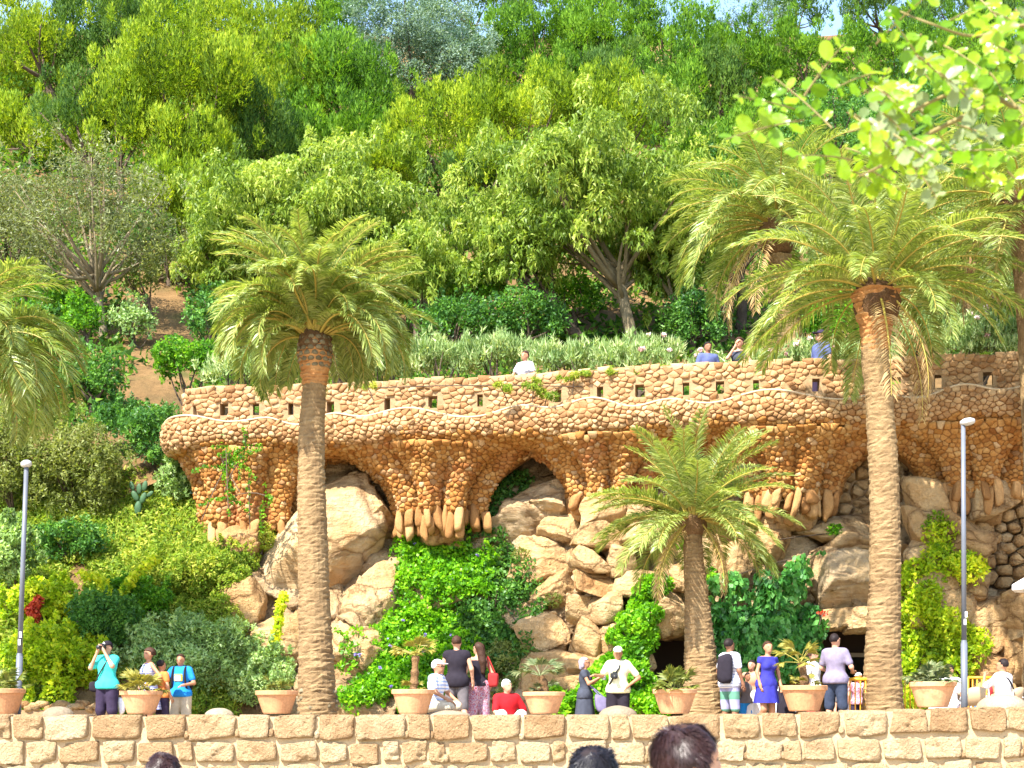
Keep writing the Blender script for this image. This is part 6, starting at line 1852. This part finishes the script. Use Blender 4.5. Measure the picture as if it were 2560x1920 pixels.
    # clothing
    for c in clothes:
        kind, mat = c[0], c[1]
        opt = c[2] if len(c) > 2 else {}
        if kind == 'top':
            q = torso(opt.get('e', .018))
            sl = opt.get('sleeve', .55)
            if sl > 0:
                for nm in 'LR':
                    sh, el, wr = A[nm]
                    if sl <= 1: q.append(('c', sh, sh + (el - sh) * sl, .066 * w, .066 * w))
                    else: q += [('c', sh, el, .066 * w, .055), ('c', el, el + (wr - el) * (sl - 1), .055, .045)]
            q.append(('e', L((0, 0, .95)), (.208 + opt.get('e', .018), .158 + opt.get('e', .018), .19)))
            zh = opt.get('hem', 0.93) - 0.02 + dz; zn = L((0, 0, opt.get('neck', 1.53)))[2]
            cuts = [lambda gr: zh - gr[..., 2], lambda gr: gr[..., 2] - zn]
            V, F = sdf_mesh(q, 0.026 if res > .016 else .022, 0.014, cuts)
            V = V + 0.010 * np.stack([fbm(V * 9, 7), fbm(V * 9, 8), 0 * V[:, 0]], 1)
            add_mesh(opt.get('name', 'shirt'), W(V), F, mat, root, smooth=True)
        elif kind == 'legs':
            fr = opt.get('len', .9); e = opt.get('e', .02)
            q = [('e', L((0, 0, .975)), (.168 + e, .118 + e, .10 + e))]
            for nm in 'LR':
                hp, kn, an = G[nm]
                if fr <= 1: q.append(('c', hp, hp + (kn - hp) * fr, .092 + e, lerp(.092, .066, fr) + e))
                else: q += [('c', hp, kn, .098 + e, .066 + e), ('c', kn, kn + (an - kn) * (fr - 1), .066 + e, .052 + e)]
            V, F = sdf_mesh(q, 0.026, 0.012, ())
            V = V + 0.012 * np.stack([fbm(V * 7, 17), fbm(V * 7, 18), 0 * V[:, 0]], 1)
            add_mesh(opt.get('name', 'shorts'), W(V), F, mat, root, smooth=True)
        elif kind == 'skirt':
            zh = opt.get('hem', .55)
            n = 26; a = np.linspace(0, 2 * np.pi, n, endpoint=False)
            rows = []
            for t in np.linspace(0, 1, 9):
                z = lerp(1.12, zh, t)
                rr = lerp(.155, opt.get('w', .27), t ** .8) * (1 + (.10 * np.sin(a * 7 + 1) + .04 * np.sin(a * 11)) * t)
                p0 = L((0, 0, max(z, .92))); 
                rows.append(np.stack([p0[0] + np.cos(a) * rr, p0[1] + np.sin(a) * rr * .88, np.full(n, z + dz)], 1))
            V = np.concatenate(rows)
            F = [(i * n + j, i * n + (j + 1) % n, (i + 1) * n + (j + 1) % n, (i + 1) * n + j) for i in range(8) for j in range(n)]
            add_mesh('skirt', W(V), F, mat, root, smooth=True)
        elif kind == 'strap':
            pts = [L(p) for p in opt['pts']]
            V, F = tube(catmull(pts, 6), opt.get('r', .014), 6)
            add_mesh('strap', W(V), F, mat, root, smooth=True)
    return root, W, L, Hd, A

def lump(name, label, cat, c, dims, mat, seed=1, group=None, R=None, top_handle=None):
    rt = thing(name, label, cat, np.asarray(c) - np.array([0, 0, dims[2]]), group)
    V, F = boulder((0, 0, 0), dims, seed, 3, 8, 0.05, 0.1, 5)
    add_mesh('bag_body', V + np.asarray(c), F, mat, rt, smooth=True)
    if top_handle is not None:
        mb = MB(); mb.add(*tube(catmull(top_handle, 6), 0.012, 6)); mb.build('strap', mat, rt, smooth=True)
    return rt
DARKPL = plain_mat('black_plastic', (0.02, 0.02, 0.022), 0.35, 0.5)
def camera_prop(label, c, d):
    d = unit(d); u = np.array([0, 0, 1.0]); r_ = unit(np.cross(d, u)); R = np.stack([r_, d, u], 1)
    rt = thing('photo_camera', label, 'camera', c)
    mb = MB(); mb.add(*box(c, (.068, .032, .045), R)); mb.add(*box(c + u * .055, (.028, .026, .018), R)); mb.build('camera_body', DARKPL, rt)
    mb = MB(); mb.add(*tube(np.array([c + d * .03, c + d * .06, c + d * .13, c + d * .14]), [.034, .036, .038, .036], 16)); mb.build('lens', DARKPL, rt, smooth=True)
    return rt

# photographer
r1, W1, L1, H1, A1 = person('man in teal polo and black cap raising a camera to his face', 268, 1606, 1.75, (-0.35, -1), skin='fair', hair=('short', 'black'), cap=CL['black'],
    arms={'L': ((-.24, .20, 1.30), (-.05, .20, 1.60)), 'R': ((.25, .16, 1.27), (.07, .20, 1.58))}, clothes=[('top', CL['teal'], {'sleeve': .75, 'hem': .90, 'e': .03}), ('legs', CL['navy'], {'len': 1.12, 'e': .03}), ('strap', DARKPL, {'pts': [(-.12, -.13, 1.40), (-.10, .02, 1.50), (-.05, .14, 1.35), (.10, .16, 1.1), (.22, .05, .95)]})])
camera_prop('black camera with lens held up by the man in teal', W1(H1((0.0, .17, 1.65))), np.array([-0.35, -1, 0.0]))
hh = W1(L1((.24, .06, .92)))
lump('camera_bag', 'black camera bag at the hip of the man in teal', 'bag', hh, (.10, .09, .11), CL['black'], 5)
# emblem on the cap
p = W1(H1((0, .115, 1.735)))
add_mesh('cap_emblem', [p + (-.03, -.004, -.02), p + (.03, -.004, -.02), p + (.0, 0.0, .025)], [(0, 1, 2)], CL['white'], r1)
# bottle carried at his side
M['bottle'] = plain_mat('clear_plastic_bottle', (0.62, 0.62, 0.72), 0.15, 0.5, alpha=0.55)
def bottle(label, c, s=1.0, tilt=0.0):
    rt = thing('water_bottle', label, 'bottle', c)
    V, F = lathe(np.array([(0, 0), (.030, 0), (.033, .02), (.031, .06), (.033, .10), (.031, .13), (.032, .16), (.014, .205), (.013, .22)]) * s, 14)
    add_mesh('bottle_body', V + c, F, M['bottle'], rt, smooth=True)
    V, F = lathe(np.array([(.016, .215), (.016, .238), (0, .24)]) * s, 12)
    add_mesh('bottle_cap', V + c, F, CL['white'], rt, smooth=True)
p = W1(L1((-.27, .0, .62)))
lump('white_carrier_bag', 'white carrier bag hanging behind the man in teal', 'bag', p + (0, .15, -.05), (.06, .05, .16), CL['white'], 8)
# woman in striped dress
person('woman in blue and white striped dress behind the yellow fan palm', 372, 1622, 1.66, (-0.9, -0.55), skin='tan', hair=('curly', 'brown'), female=True, turn=-.25,
    arms={'L': ((-.34, -.12, 1.20), (-.20, .10, 1.05)), 'R': ((.27, .05, 1.17), (.28, .12, .93))}, clothes=[('top', CL['stripeB'], {'sleeve': 0, 'hem': .9, 'neck': 1.455}), ('skirt', CL['stripeB'], {'hem': .55})])
person('child with dark hair behind the woman in stripes', 404, 1652, 1.46, (0.6, 0.6), skin='tan', hair=('short', 'black'), clothes=[('top', CL['orange'], {'sleeve': .5}), ('legs', CL['navy'], {'len': .9})])
# man in blue
r4, W4, L4, H4, A4 = person('man in bright blue tee and beige shorts with dark backpack straps', 452, 1637, 1.64, (-0.15, -1), skin='tan', hair=('short', 'brown'), nod=0.25,
    arms={'R': ((.33, .05, 1.22), (.42, .26, 1.14)), 'L': ((-.29, .02, 1.17), (-.15, .24, 1.12))}, clothes=[('top', CL['blue'], {'sleeve': .65, 'hem': .90, 'e': .03}), ('legs', CL['beige'], {'len': 1.02, 'e': .035}),
    ('strap', CL['black'], {'r': .024, 'pts': [(-.13, -.10, 1.46), (-.125, .06, 1.49), (-.13, .14, 1.35), (-.15, .12, 1.12), (-.16, .02, 1.0)]}), ('strap', CL['black'], {'r': .024, 'pts': [(.13, -.10, 1.46), (.125, .06, 1.49), (.13, .14, 1.35), (.15, .12, 1.12), (.16, .02, 1.0)]})])
lump('backpack', 'dark backpack worn by the man in bright blue tee', 'backpack', W4(L4((0, -.2, 1.28))), (.16, .09, .22), CL['black'], 9)
mbp = MB()
def patch(W_, L_, x0, x1, z0, z1, y, mat, parent, name):
    pts = [W_(L_((x, y, z))) for x, z in ((x0, z0), (x1, z0), (x1, z1), (x0, z1))]
    V, F = np.array(pts), [(0, 1, 2, 3)]
    q = np.vstack([V, V + np.array([0, .03, 0])])
    return add_mesh(name, q, [(3, 2, 1, 0), (0, 1, 5, 4), (1, 2, 6, 5), (2, 3, 7, 6), (3, 0, 4, 7)], mat, parent)
YEL = plain_mat('yellow_print', (0.75, 0.62, 0.03), 0.8)
patch(W4, L4, -.085, .085, 1.21, 1.35, .153, YEL, r4, 'shirt_print')
patch(W4, L4, -.05, .07, 1.22, 1.32, .157, CL['white'], r4, 'print_panel')
for q in range(3): patch(W4, L4, -.03, .045 - .01 * q, 1.235 + q * .03, 1.248 + q * .03, .160, CL['blue'], r4, 'print_mark')
# group by the ravine creeper
SEATL = {'L': ((-.12, .42, .50), (-.12, .44, .085)), 'R': ((.12, .42, .50), (.12, .50, .085))}
person('seated man in white cap, sunglasses and striped polo shirt', 1083, 1654, 1.72, (0.95, -0.45), Y=28.15, hip=0.50, lean=0.15, skin='tan', hair=('short', 'white'), cap=CL['white'], glasses=True,
    legs=SEATL, arms={'L': ((-.25, .12, 1.18), (-.16, .38, 1.02)), 'R': ((.26, .14, 1.18), (.16, .40, 1.02))}, clothes=[('top', CL['stripeP'], {'sleeve': .7, 'hem': .9, 'e': .03}), ('legs', CL['beige'], {'len': 1.0, 'e': .03})])
person('man in black sleeveless top and grey shorts seen from behind', 1142, 1592, 1.78, (0.12, 1), skin='fair', hair=('short', 'brown'),
    clothes=[('top', CL['black'], {'sleeve': 0.12, 'hem': .86, 'e': .028}), ('legs', CL['grey'], {'len': 1.0, 'e': .025})], legs={'L': ((-.13, .02, .49), (-.13, 0, .085)), 'R': ((.13, -.02, .49), (.20, -.18, .12))})
r7, W7, L7, H7, A7 = person('woman with very long dark hair, black camisole and paisley trousers', 1195, 1608, 1.70, (-0.35, 0.9), skin='fair', hair=('long', 'brown'), female=True, turn=-.5,
    arms={'L': ((-.27, -.03, 1.17), (-.22, .2, 1.13)), 'R': ((.27, -.05, 1.17), (.26, .05, .93))}, clothes=[('top', CL['black'], {'sleeve': 0, 'hem': .95, 'neck': 1.43, 'e': .014}), ('legs', CL['paisley'], {'len': 1.85, 'e': .045, 'name': 'trousers'})])
c = W7(L7((.27, -.1, 1.05)))
lump('red_shoulder_bag', 'red leather shoulder bag of the woman with long hair', 'bag', c, (.10, .09, .13), CL['redbag'], 12, top_handle=[c + (-.05, 0, .1), W7(L7((.17, -.06, 1.5))), c + (.05, 0, .1)])
person('white haired man in red polo sitting low behind the wall', 1265, 1702, 1.72, (0.25, -1), Y=28.05, gz=TERR - .02, hip=0.17, lean=0.12, turn=-.5, skin='fair', hair=('short', 'white'), legs={'L': ((-.18, .40, .36), (-.16, .55, .085)), 'R': ((.18, .40, .36), (.16, .60, .085))},
    arms={'L': ((-.33, .02, 1.18), (-.22, .28, 1.05)), 'R': ((.24, .16, 1.18), (.12, .32, 1.0))}, clothes=[('top', CL['red'], {'sleeve': .85, 'hem': .9, 'e': .03}), ('legs', CL['white'], {'len': 1.6, 'e': .03, 'name': 'trousers'})])
# couple with bottle
r9, W9, L9, H9, A9 = person('woman with grey lilac hair in a long charcoal dress drinking water', 1462, 1645, 1.60, (0.95, -0.2), skin='tan', hair=('bob', 'grey'), female=True, glasses=True,
    arms={'R': ((.22, .12, 1.20), (.10, .34, 1.34)), 'L': ((-.2, .14, 1.22), (-.02, .36, 1.36))}, clothes=[('top', CL['char'], {'sleeve': .3, 'hem': .9}), ('skirt', CL['char'], {'hem': .12, 'w': .29})])
bottle('clear water bottle held between the woman and the man in cap', W9(L9((.05, .42, 1.28))), 1.15)
c = W9(L9((.05, .30, .88)))
lump('purple_cloth_bag', 'purple grey cloth bag hanging from the woman in charcoal dress', 'bag', c + (0.05, -.1, -.1), (.11, .08, .17), CL['purple'], 14, top_handle=[c + (.02, -.1, .05), W9(L9((.12, .1, 1.2))), c + (.08, -.1, .05)])
r10, W10, L10, H10, A10 = person('man in white cap and pale yellow polo with hand on hip', 1545, 1620, 1.74, (-0.1, -1), skin='tan', hair=('short', 'brown'), cap=CL['white'], nod=.2,
    arms={'R': ((.30, .10, 1.22), (.42, .30, 1.22)), 'L': ((-.40, -.06, 1.18), (-.20, .10, 1.02))}, clothes=[('top', CL['cream'], {'sleeve': .75, 'hem': .90, 'e': .035}), ('legs', CL['black'], {'len': 1.8, 'e': .035, 'name': 'trousers'}),
    ('strap', DARKPL, {'r': .02, 'pts': [(-.06, .0, 1.51), (-.03, .15, 1.38), (.05, .16, 1.25), (.16, .13, 1.05)]})])
camera_prop('black camera hanging on the chest of the man in yellow polo', W10(L10((.07, .20, 1.22))), np.array([0.1, -1, -.3]))
# queue at the cafe
person('person in white shirt mostly hidden behind the short palm trunk', 1776, 1612, 1.72, (0.3, 1), Y=31.0, skin='tan', hair=('short', 'black'), clothes=[('top', CL['white'], {'sleeve': .6, 'hem': .85, 'e': .03}), ('legs', CL['navy'], {'len': 1.0})])
r12, W12, L12, H12, A12 = person('young man in striped tee, backpack and banded swim shorts', 1824, 1599, 1.74, (0.75, 0.55), skin='dark', hair=('short', 'black'),
    clothes=[('top', CL['stripeG'], {'sleeve': .7, 'hem': .88, 'e': .03}), ('legs', CL['board'], {'len': 1.0, 'e': .025})])
lump('backpack', 'dark narrow backpack on the young man in striped tee', 'backpack', W12(L12((.08, -.2, 1.22))), (.14, .09, .24), CL['black'], 15)
person('bare chested person bending behind the woman in blue dress', 1886, 1662, 1.46, (-0.5, -0.8), Y=29.9, lean=.25, skin='fair', hair=('short', 'black'), arms={'R': ((.36, .02, 1.28), (.30, .16, 1.02))}, clothes=[('legs', CL['white'], {'len': 1.5, 'e': .05, 'name': 'trousers'})])
person('small person in blue bending behind the striped tee man', 1866, 1690, 1.22, (0.2, -0.8), Y=29.9, skin='dark', hair=('short', 'black'), lean=.2, clothes=[('top', CL['grey'], {'sleeve': .6}), ('legs', CL['blue'], {'len': 1.8, 'name': 'trousers'})])
person('woman in short indigo dress looking towards the camera', 1916, 1605, 1.70, (0.35, -0.7), skin='tan', hair=('bun', 'brown'), female=True, turn=.1, side=-.06,
    arms={'R': ((.23, .0, 1.18), (.20, .08, .94))}, clothes=[('top', CL['indigo'], {'sleeve': .22, 'hem': .9, 'neck': 1.475}), ('skirt', CL['indigo'], {'hem': .60, 'w': .25})], legs={'L': ((-.10, .04, .49), (-.12, 0, .085)), 'R': ((.10, .06, .49), (.08, -.2, .12))})
person('person in white shirt and glasses behind the leaning fan palm', 2032, 1624, 1.66, (0.8, -0.5), skin='fair', hair=('curly', 'brown'), glasses=True, clothes=[('top', CL['white'], {'sleeve': .7, 'hem': .85, 'e': .03}), ('legs', CL['redbag'], {'len': 1.6, 'name': 'trousers'})])
person('man in slate tee and dark shorts standing with his back turned', 2089, 1586, 1.80, (0.55, 0.75), skin='fair', hair=('receding', 'black'), turn=.35, lean=-.03,
    arms={'L': ((-.28, .02, 1.17), (-.18, .2, 1.08)), 'R': ((.30, .0, 1.17), (.22, .22, 1.12))}, clothes=[('top', CL['slate'], {'sleeve': .7, 'hem': .90, 'e': .03}), ('legs', CL['dkblue'], {'len': 1.02, 'e': .022})])
person('child with ginger hair and white cap at the yellow fence', 2146, 1674, 1.22, (-0.1, 0.9), Y=30.2, skin='fair', hair=('bob', 'ginger'), cap=CL['white'], clothes=[('top', CL['paisley'], {'sleeve': .5, 'e': .03}), ('legs', CL['navy'], {'len': .9})])
person('grey haired person sitting in the shade of the cafe door', 2120, 1664, 1.62, (0, -1), Y=31.3, hip=.5, legs=SEATL, skin='fair', hair=('short', 'grey'), clothes=[('top', CL['grey'], {'sleeve': .6, 'e': .03}), ('legs', CL['grey'], {'len': 1.6, 'name': 'trousers'})])
person('dark haired seated person in white half hidden by the spiky plant', 2372, 1634, 1.70, (-0.5, -0.6), Y=29.6, hip=.52, legs=SEATL, skin='tan', hair=('short', 'black'), clothes=[('top', CL['white'], {'sleeve': .6, 'e': .03, 'hem': .88}), ('legs', CL['white'], {'len': 1.4})])
r19, W19, L19, H19, A19 = person('seated man in white tee with black strap at the cafe table', 2512, 1657, 1.76, (-0.7, 0.75), Y=28.9, hip=.52, legs=SEATL, skin='tan', hair=('short', 'black'), turn=-.3, lean=.08,
    arms={'L': ((-.28, .25, 1.22), (-.10, .30, 1.46)), 'R': ((.3, .1, 1.15), (.2, .35, 1.1))}, clothes=[('top', CL['white'], {'sleeve': .75, 'hem': .86, 'e': .035}), ('legs', CL['blue'], {'len': 1.8, 'e': .03, 'name': 'trousers'}), ('strap', CL['black'], {'r': .016, 'pts': [(-.14, .05, 1.49), (-.06, -.14, 1.40), (.10, -.155, 1.15), (.18, -.10, .98)]})])
# people up on the viaduct
UG = 'people behind the viaduct parapet'
person('woman in printed white top walking behind the parapet', 1312, 870, 1.66, (-0.5, -0.8), Y=34.6, gz=8.01, skin='tan', hair=('short', 'brown'), female=True, group=UG, arms={'R': ((.27, .1, 1.2), (.2, .3, 1.15))}, clothes=[('top', CL['print'], {'sleeve': .5, 'e': .03}), ('legs', CL['print'], {'len': 1.2})])
person('woman in dark top raising a hand to her face behind the parapet', 1848, 855, 1.66, (-0.25, -1), Y=33.4, gz=8.01, skin='fair', hair=('curly', 'brown'), female=True, group=UG, arms={'R': ((.24, .18, 1.28), (.05, .20, 1.55)), 'L': ((-.27, .05, 1.18), (-.15, .22, 1.2))}, clothes=[('top', CL['char'], {'sleeve': .0, 'neck': 1.455}), ('legs', CL['black'], {'len': 1.5})])
person('man in blue shirt, dark cap and sunglasses behind the parapet', 2052, 840, 1.78, (-0.85, -0.4), Y=33.3, gz=8.01, skin='fair', hair=('short', 'black'), cap=CL['navy'], glasses=True, group=UG, clothes=[('top', CL['bluesh'], {'sleeve': .7, 'e': .03}), ('legs', CL['navy'], {'len': 1.5})])
person('dim person with dark face in the shade behind the parapet', 1770, 868, 1.64, (0.3, -1), Y=33.7, gz=8.01, skin='dark', hair=('short', 'black'), group=UG, clothes=[('top', CL['bluesh'], {'sleeve': .7}), ('legs', CL['navy'], {'len': 1.5})])

# near heads at the bottom edge
def strands(rt, c, rx, ry, rz, fdir, n, length, col, seed, part=0.0, z_cut=-0.25, fringe=0.0):
    r = np.random.default_rng(seed)
    d = unit(r.normal(0, 1, (n * 3, 3)))
    f = unit(np.array([fdir[0], fdir[1], 0])); s_ = np.array([f[1], -f[0], 0])
    fy = d @ f
    ok = (d[:, 2] > np.where(fy > 0.25, 0.30 + 0.5 * (fy - .25), z_cut - 0.15 * (fy < -.3)))
    d = d[ok][:n]; n = len(d)
    fx, fy = d @ s_, d @ f
    rad = (d * np.array([1, 1, 1])); P0 = c + s_ * (fx * rx)[:, None] + f * (fy * ry)[:, None] + np.array([0, 0, 1]) * (d[:, 2] * rz)[:, None]
    nrm = unit(P0 - c)
    whorl = c - f * ry * .55 + np.array([0, 0, rz * .85])
    flow = P0 - whorl
    flow = unit(flow - nrm * np.sum(flow * nrm, 1, keepdims=True) + 1e-5)
    clump = np.stack([fbm(P0 * 26, seed + i, 2) for i in range(3)], 1)
    flow = unit(flow + clump * 0.95 + r.normal(0, .16, (n, 3)))
    lift = 0.40 + 0.7 * fbm(P0 * 18, seed + 8, 2)
    L_ = length * r.uniform(.6, 1.2, n)[:, None]
    w = np.cross(flow, nrm) * 0.0017
    P1 = P0 + (flow + nrm * lift[:, None]) * L_ * .5
    P2 = P1 + (flow + nrm * (lift - .5)[:, None]) * L_ * .5 - np.array([0, 0, 0.12]) * L_
    V = np.stack([P0 - w, P0 + w, P1 + w, P1 - w, P2], 1).reshape(-1, 3)
    F = []
    b = np.arange(n) * 5
    F4 = np.stack([b, b + 1, b + 2, b + 3], 1); F3 = np.stack([b + 3, b + 2, b + 4], 1)
    F = [tuple(x) for x in F4] + [tuple(x) for x in F3]
    return add_mesh('hair_strands', V, F, col, rt)
M['hairA'] = plain_mat('near_hair_brown', (0.030, 0.013, 0.012), 0.4, 0.3)
M['hairB'] = plain_mat('near_hair_black', (0.008, 0.006, 0.008), 0.4, 0.3)
for (px, top, Y, face, hcol, sk, shirt, lab, wd, ln) in ((1726, 1815, 5.3, (0.93, 0.36), 'hairA', 'fair', 'white', 'brown haired man in profile, nearest head at the bottom edge', 1.05, .036),
                                             (1484, 1868, 6.4, (0.12, 1), 'hairB', 'tan', 'grey', 'black haired head left of the nearest head at the bottom edge', 1.03, .04),
                                             (411, 1884, 8.6, (0.1, 1), 'hairA', 'tan', 'navy', 'dark cropped head at the bottom edge on the left', 1.03, .03)):
    zt = EYE + (HORIZON - top) / FPX * Y
    h = (zt - 0.012) / 1.757 * 1.75
    rt, W_, L_, H_, A_ = person(lab, px, None, h, face, Y=Y, gz=0.0, skin=sk, hair=('short', 'brown' if hcol == 'hairA' else 'black'), clothes=[('top', CL[shirt], {'sleeve': .6, 'e': .03}), ('legs', CL['navy'], {'len': 1.7, 'name': 'trousers'})], res=0.015, group='heads of visitors at the bottom edge')
    s_ = h / 1.75
    strands(rt, W_(H_((0, -.02, 1.668))), .090 * s_ * wd, .109 * s_ * wd, .101 * s_, face, 12000 if Y < 6 else 5000, ln, M[hcol], int(px))

# ------------------------------------------------------------------ cafe: yellow railing, chairs, table, parasol
M['yellowp'] = plain_mat('yellow_paint', (0.72, 0.36, 0.02), 0.45, 0.4)
def railing(label, x0, x1, ytop, Y, nb):
    a, b = at(x0, ytop, Y), at(x1, ytop, Y)
    g = float(terr(np.array(Y)))
    rt = thing('yellow_railing', label, 'railing', (a[0], Y, g), 'yellow cafe railings')
    mb = MB(); mb.add(*tube(np.array([a, b]), .028, 8)); mb.build('top_rail', M['yellowp'], rt, smooth=True)
    low = np.array([0, 0, -.78])
    mb = MB(); mb.add(*tube(np.array([a + low, b + low]), .02, 8)); mb.build('bottom_rail', M['yellowp'], rt, smooth=True)
    for i in range(nb):
        p = a + (b - a) * (i / (nb - 1))
        end = i in (0, nb - 1)
        q = np.array([p[0], Y, g]) if end else p + low
        V, F = tube(np.array([p, q]), .022 if end else .013, 8)
        add_mesh('post' if end else 'bar', V, F, M['yellowp'], rt, smooth=True)
railing('yellow railing left of the tall palm trunk by the child', 2112, 2190, 1698, 29.2, 7)
railing('yellow railing right of the tall palm trunk', 2238, 2300, 1693, 30.2, 6)
railing('yellow railing behind the cafe tables at right', 2420, 2500, 1694, 30.9, 8)
M['alu'] = plain_mat('aluminium_tube', (0.55, 0.55, 0.56), 0.3, 0.5, metal=0.8)
M['wicker'] = stripe_mat('beige_woven_chair', (0.50, 0.36, 0.22), (0.40, 0.27, 0.15), 60, .6, 0)
def chair(label, px, Y, face):
    g = float(terr(np.array(Y))); c = np.array([(px - MIDX) / FPX * Y, Y, g])
    f = unit(np.array([face[0], face[1], 0.])); r_ = np.array([f[1], -f[0], 0]); u = np.array([0, 0, 1.])
    P = lambda x, y, z: c + r_ * x + f * y + u * z
    R = np.stack([r_, f, u], 1)
    rt = thing('cafe_chair', label, 'chair', c, 'woven cafe chairs')
    add_mesh('seat', *box(P(0, 0, .44), (.22, .22, .018), R), M['wicker'], rt)
    mb = MB()
    n = 9
    V = []
    for i in range(n):
        a = -0.62 + 1.24 * i / (n - 1)
        for z, o in ((.50, 0), (.70, -.02), (.84 - .03 * (2 * i / (n - 1) - 1) ** 2, -.05)):
            V.append(P(math.sin(a) * .27, -.02 - math.cos(a) * .22 + o, z))
    F = [(i * 3 + j, i * 3 + 3 + j, i * 3 + 4 + j, i * 3 + 1 + j) for i in range(n - 1) for j in range(2)]
    o = add_mesh('backrest', V, F, M['wicker'], rt, smooth=True)
    m_ = o.modifiers.new('thickness', 'SOLIDIFY'); m_.thickness = 0.018
    for sx in (-1, 1):
        add_mesh('leg', *tube(np.array([P(sx * .21, .2, 0), P(sx * .21, .21, .44), P(sx * .23, .2, .62)]), .013, 8), M['alu'], rt, smooth=True)
        add_mesh('leg', *tube(np.array([P(sx * .21, -.2, 0), P(sx * .21, -.21, .44), P(sx * .20, -.24, .80)]), .013, 8), M['alu'], rt, smooth=True)
        add_mesh('armrest', *tube(np.array([P(sx * .23, .2, .62), P(sx * .25, 0, .66), P(sx * .21, -.24, .66)]), .015, 8), M['alu'], rt, smooth=True)
chair('empty woven cafe chair right beside the lamp post', 2438, 28.75, (0.15, 1))
chair('woven cafe chair under the seated man in white tee', 2518, 28.85, (-0.7, 0.75))
chair('cafe chair under the seated person behind the spiky plant', 2374, 29.65, (-0.5, -0.6))
chair('far cafe chair on the other side of the table', 2465, 30.3, (0.1, -1))
Yt = 29.6
g = float(terr(np.array(Yt)))
c = np.array([(2470 - MIDX) / FPX * Yt, Yt, g])
rt = thing('cafe_table', 'round cafe table between the seated people at right', 'table', c)
add_mesh('table_top', *lathe([(0, .74), (.38, .74), (.39, .725), (.38, .71), (0, .71)], 28, c), M['alu'], rt)
add_mesh('pedestal', *lathe([(.028, .71), (.028, .05), (.22, .03), (.23, 0)], 16, c), M['alu'], rt, smooth=True)
RED = plain_mat('red_sauce', (0.45, 0.02, 0.02), 0.3, 0.5)
o = add_mesh('red_bottle', *lathe([(0, .742), (.033, .742), (.035, .86), (.014, .93), (.012, .97), (0, .97)], 14, c + (0.03, -.1, 0)), RED, smooth=True); tag(o, 'red sauce bottle on the cafe table', 'bottle')
o = add_mesh('drinking_glass', *lathe([(0, .742), (.03, .742), (.036, .86), (.032, .86), (.027, .75), (0, .75)], 14, c + (-.12, -.12, 0)), M['bottle'], smooth=True); tag(o, 'clear drinking glass on the cafe table', 'glass')
# parasol whose rim just enters at the right edge
Yu = 29.8
c = at(2630, 1800, Yu); c[2] = float(terr(np.array(Yu)))
zr = at(2536, 1462, Yu)[2] - c[2]
rad = c[0] - at(2530, 1462, Yu)[0]
rt = thing('cafe_parasol', 'white cafe parasol whose rim enters at the right edge', 'parasol', c)
V, F = lathe([(rad, zr - .1), (rad, zr), (rad * .5, zr + .22), (.03, zr + .42)], 8, c)
add_mesh('canopy', V, F, CL['white'], rt)
add_mesh('pole', *tube(np.array([c, c + (0, 0, zr + .48)]), .022, 10), M['alu'], rt, smooth=True)
add_mesh('base', *lathe([(0, .08), (.25, .06), (.27, 0)], 20, c), M['dome'], rt)
# pushchair behind the woman in the blue dress
Ys = 30.4
c = at(1962, 1800, Ys); c[2] = float(terr(np.array(Ys)))
rt = thing('pushchair', 'dark folded pushchair between the blue dress and the stained pot', 'pushchair', c)
V, F = boulder(c + (0, 0, .55), (.17, .2, .36), 61, 3, 6, .04, .12, 4); add_mesh('hood', V, F, CL['black'], rt, smooth=True)
for sx in (-1, 1):
    add_mesh('frame_tube', *tube(catmull([c + (sx * .2, -.2, .1), c + (sx * .18, -.1, .6), c + (sx * .1, .1, 1.0)], 6), .014, 8), M['alu'], rt, smooth=True)
    V, F = lathe([(.05, -.02), (.1, -.02), (.1, .02), (.05, .02)], 18); V = V[:, [2, 0, 1]]
    add_mesh('wheel', V + c + np.array([sx * .2, -.2, .1]), F, CL['black'], rt, smooth=True)
lump('grey_rucksack', 'grey rucksack carried low behind the woman in blue dress', 'bag', at(1868, 1735, 29.9), (.12, .1, .16), CL['grey'], 71)

print('TRIS', sum(sum(len(p.vertices) - 2 for p in m.polygons) for m in bpy.data.meshes) if False else 0, 'T', time.time() - T0)
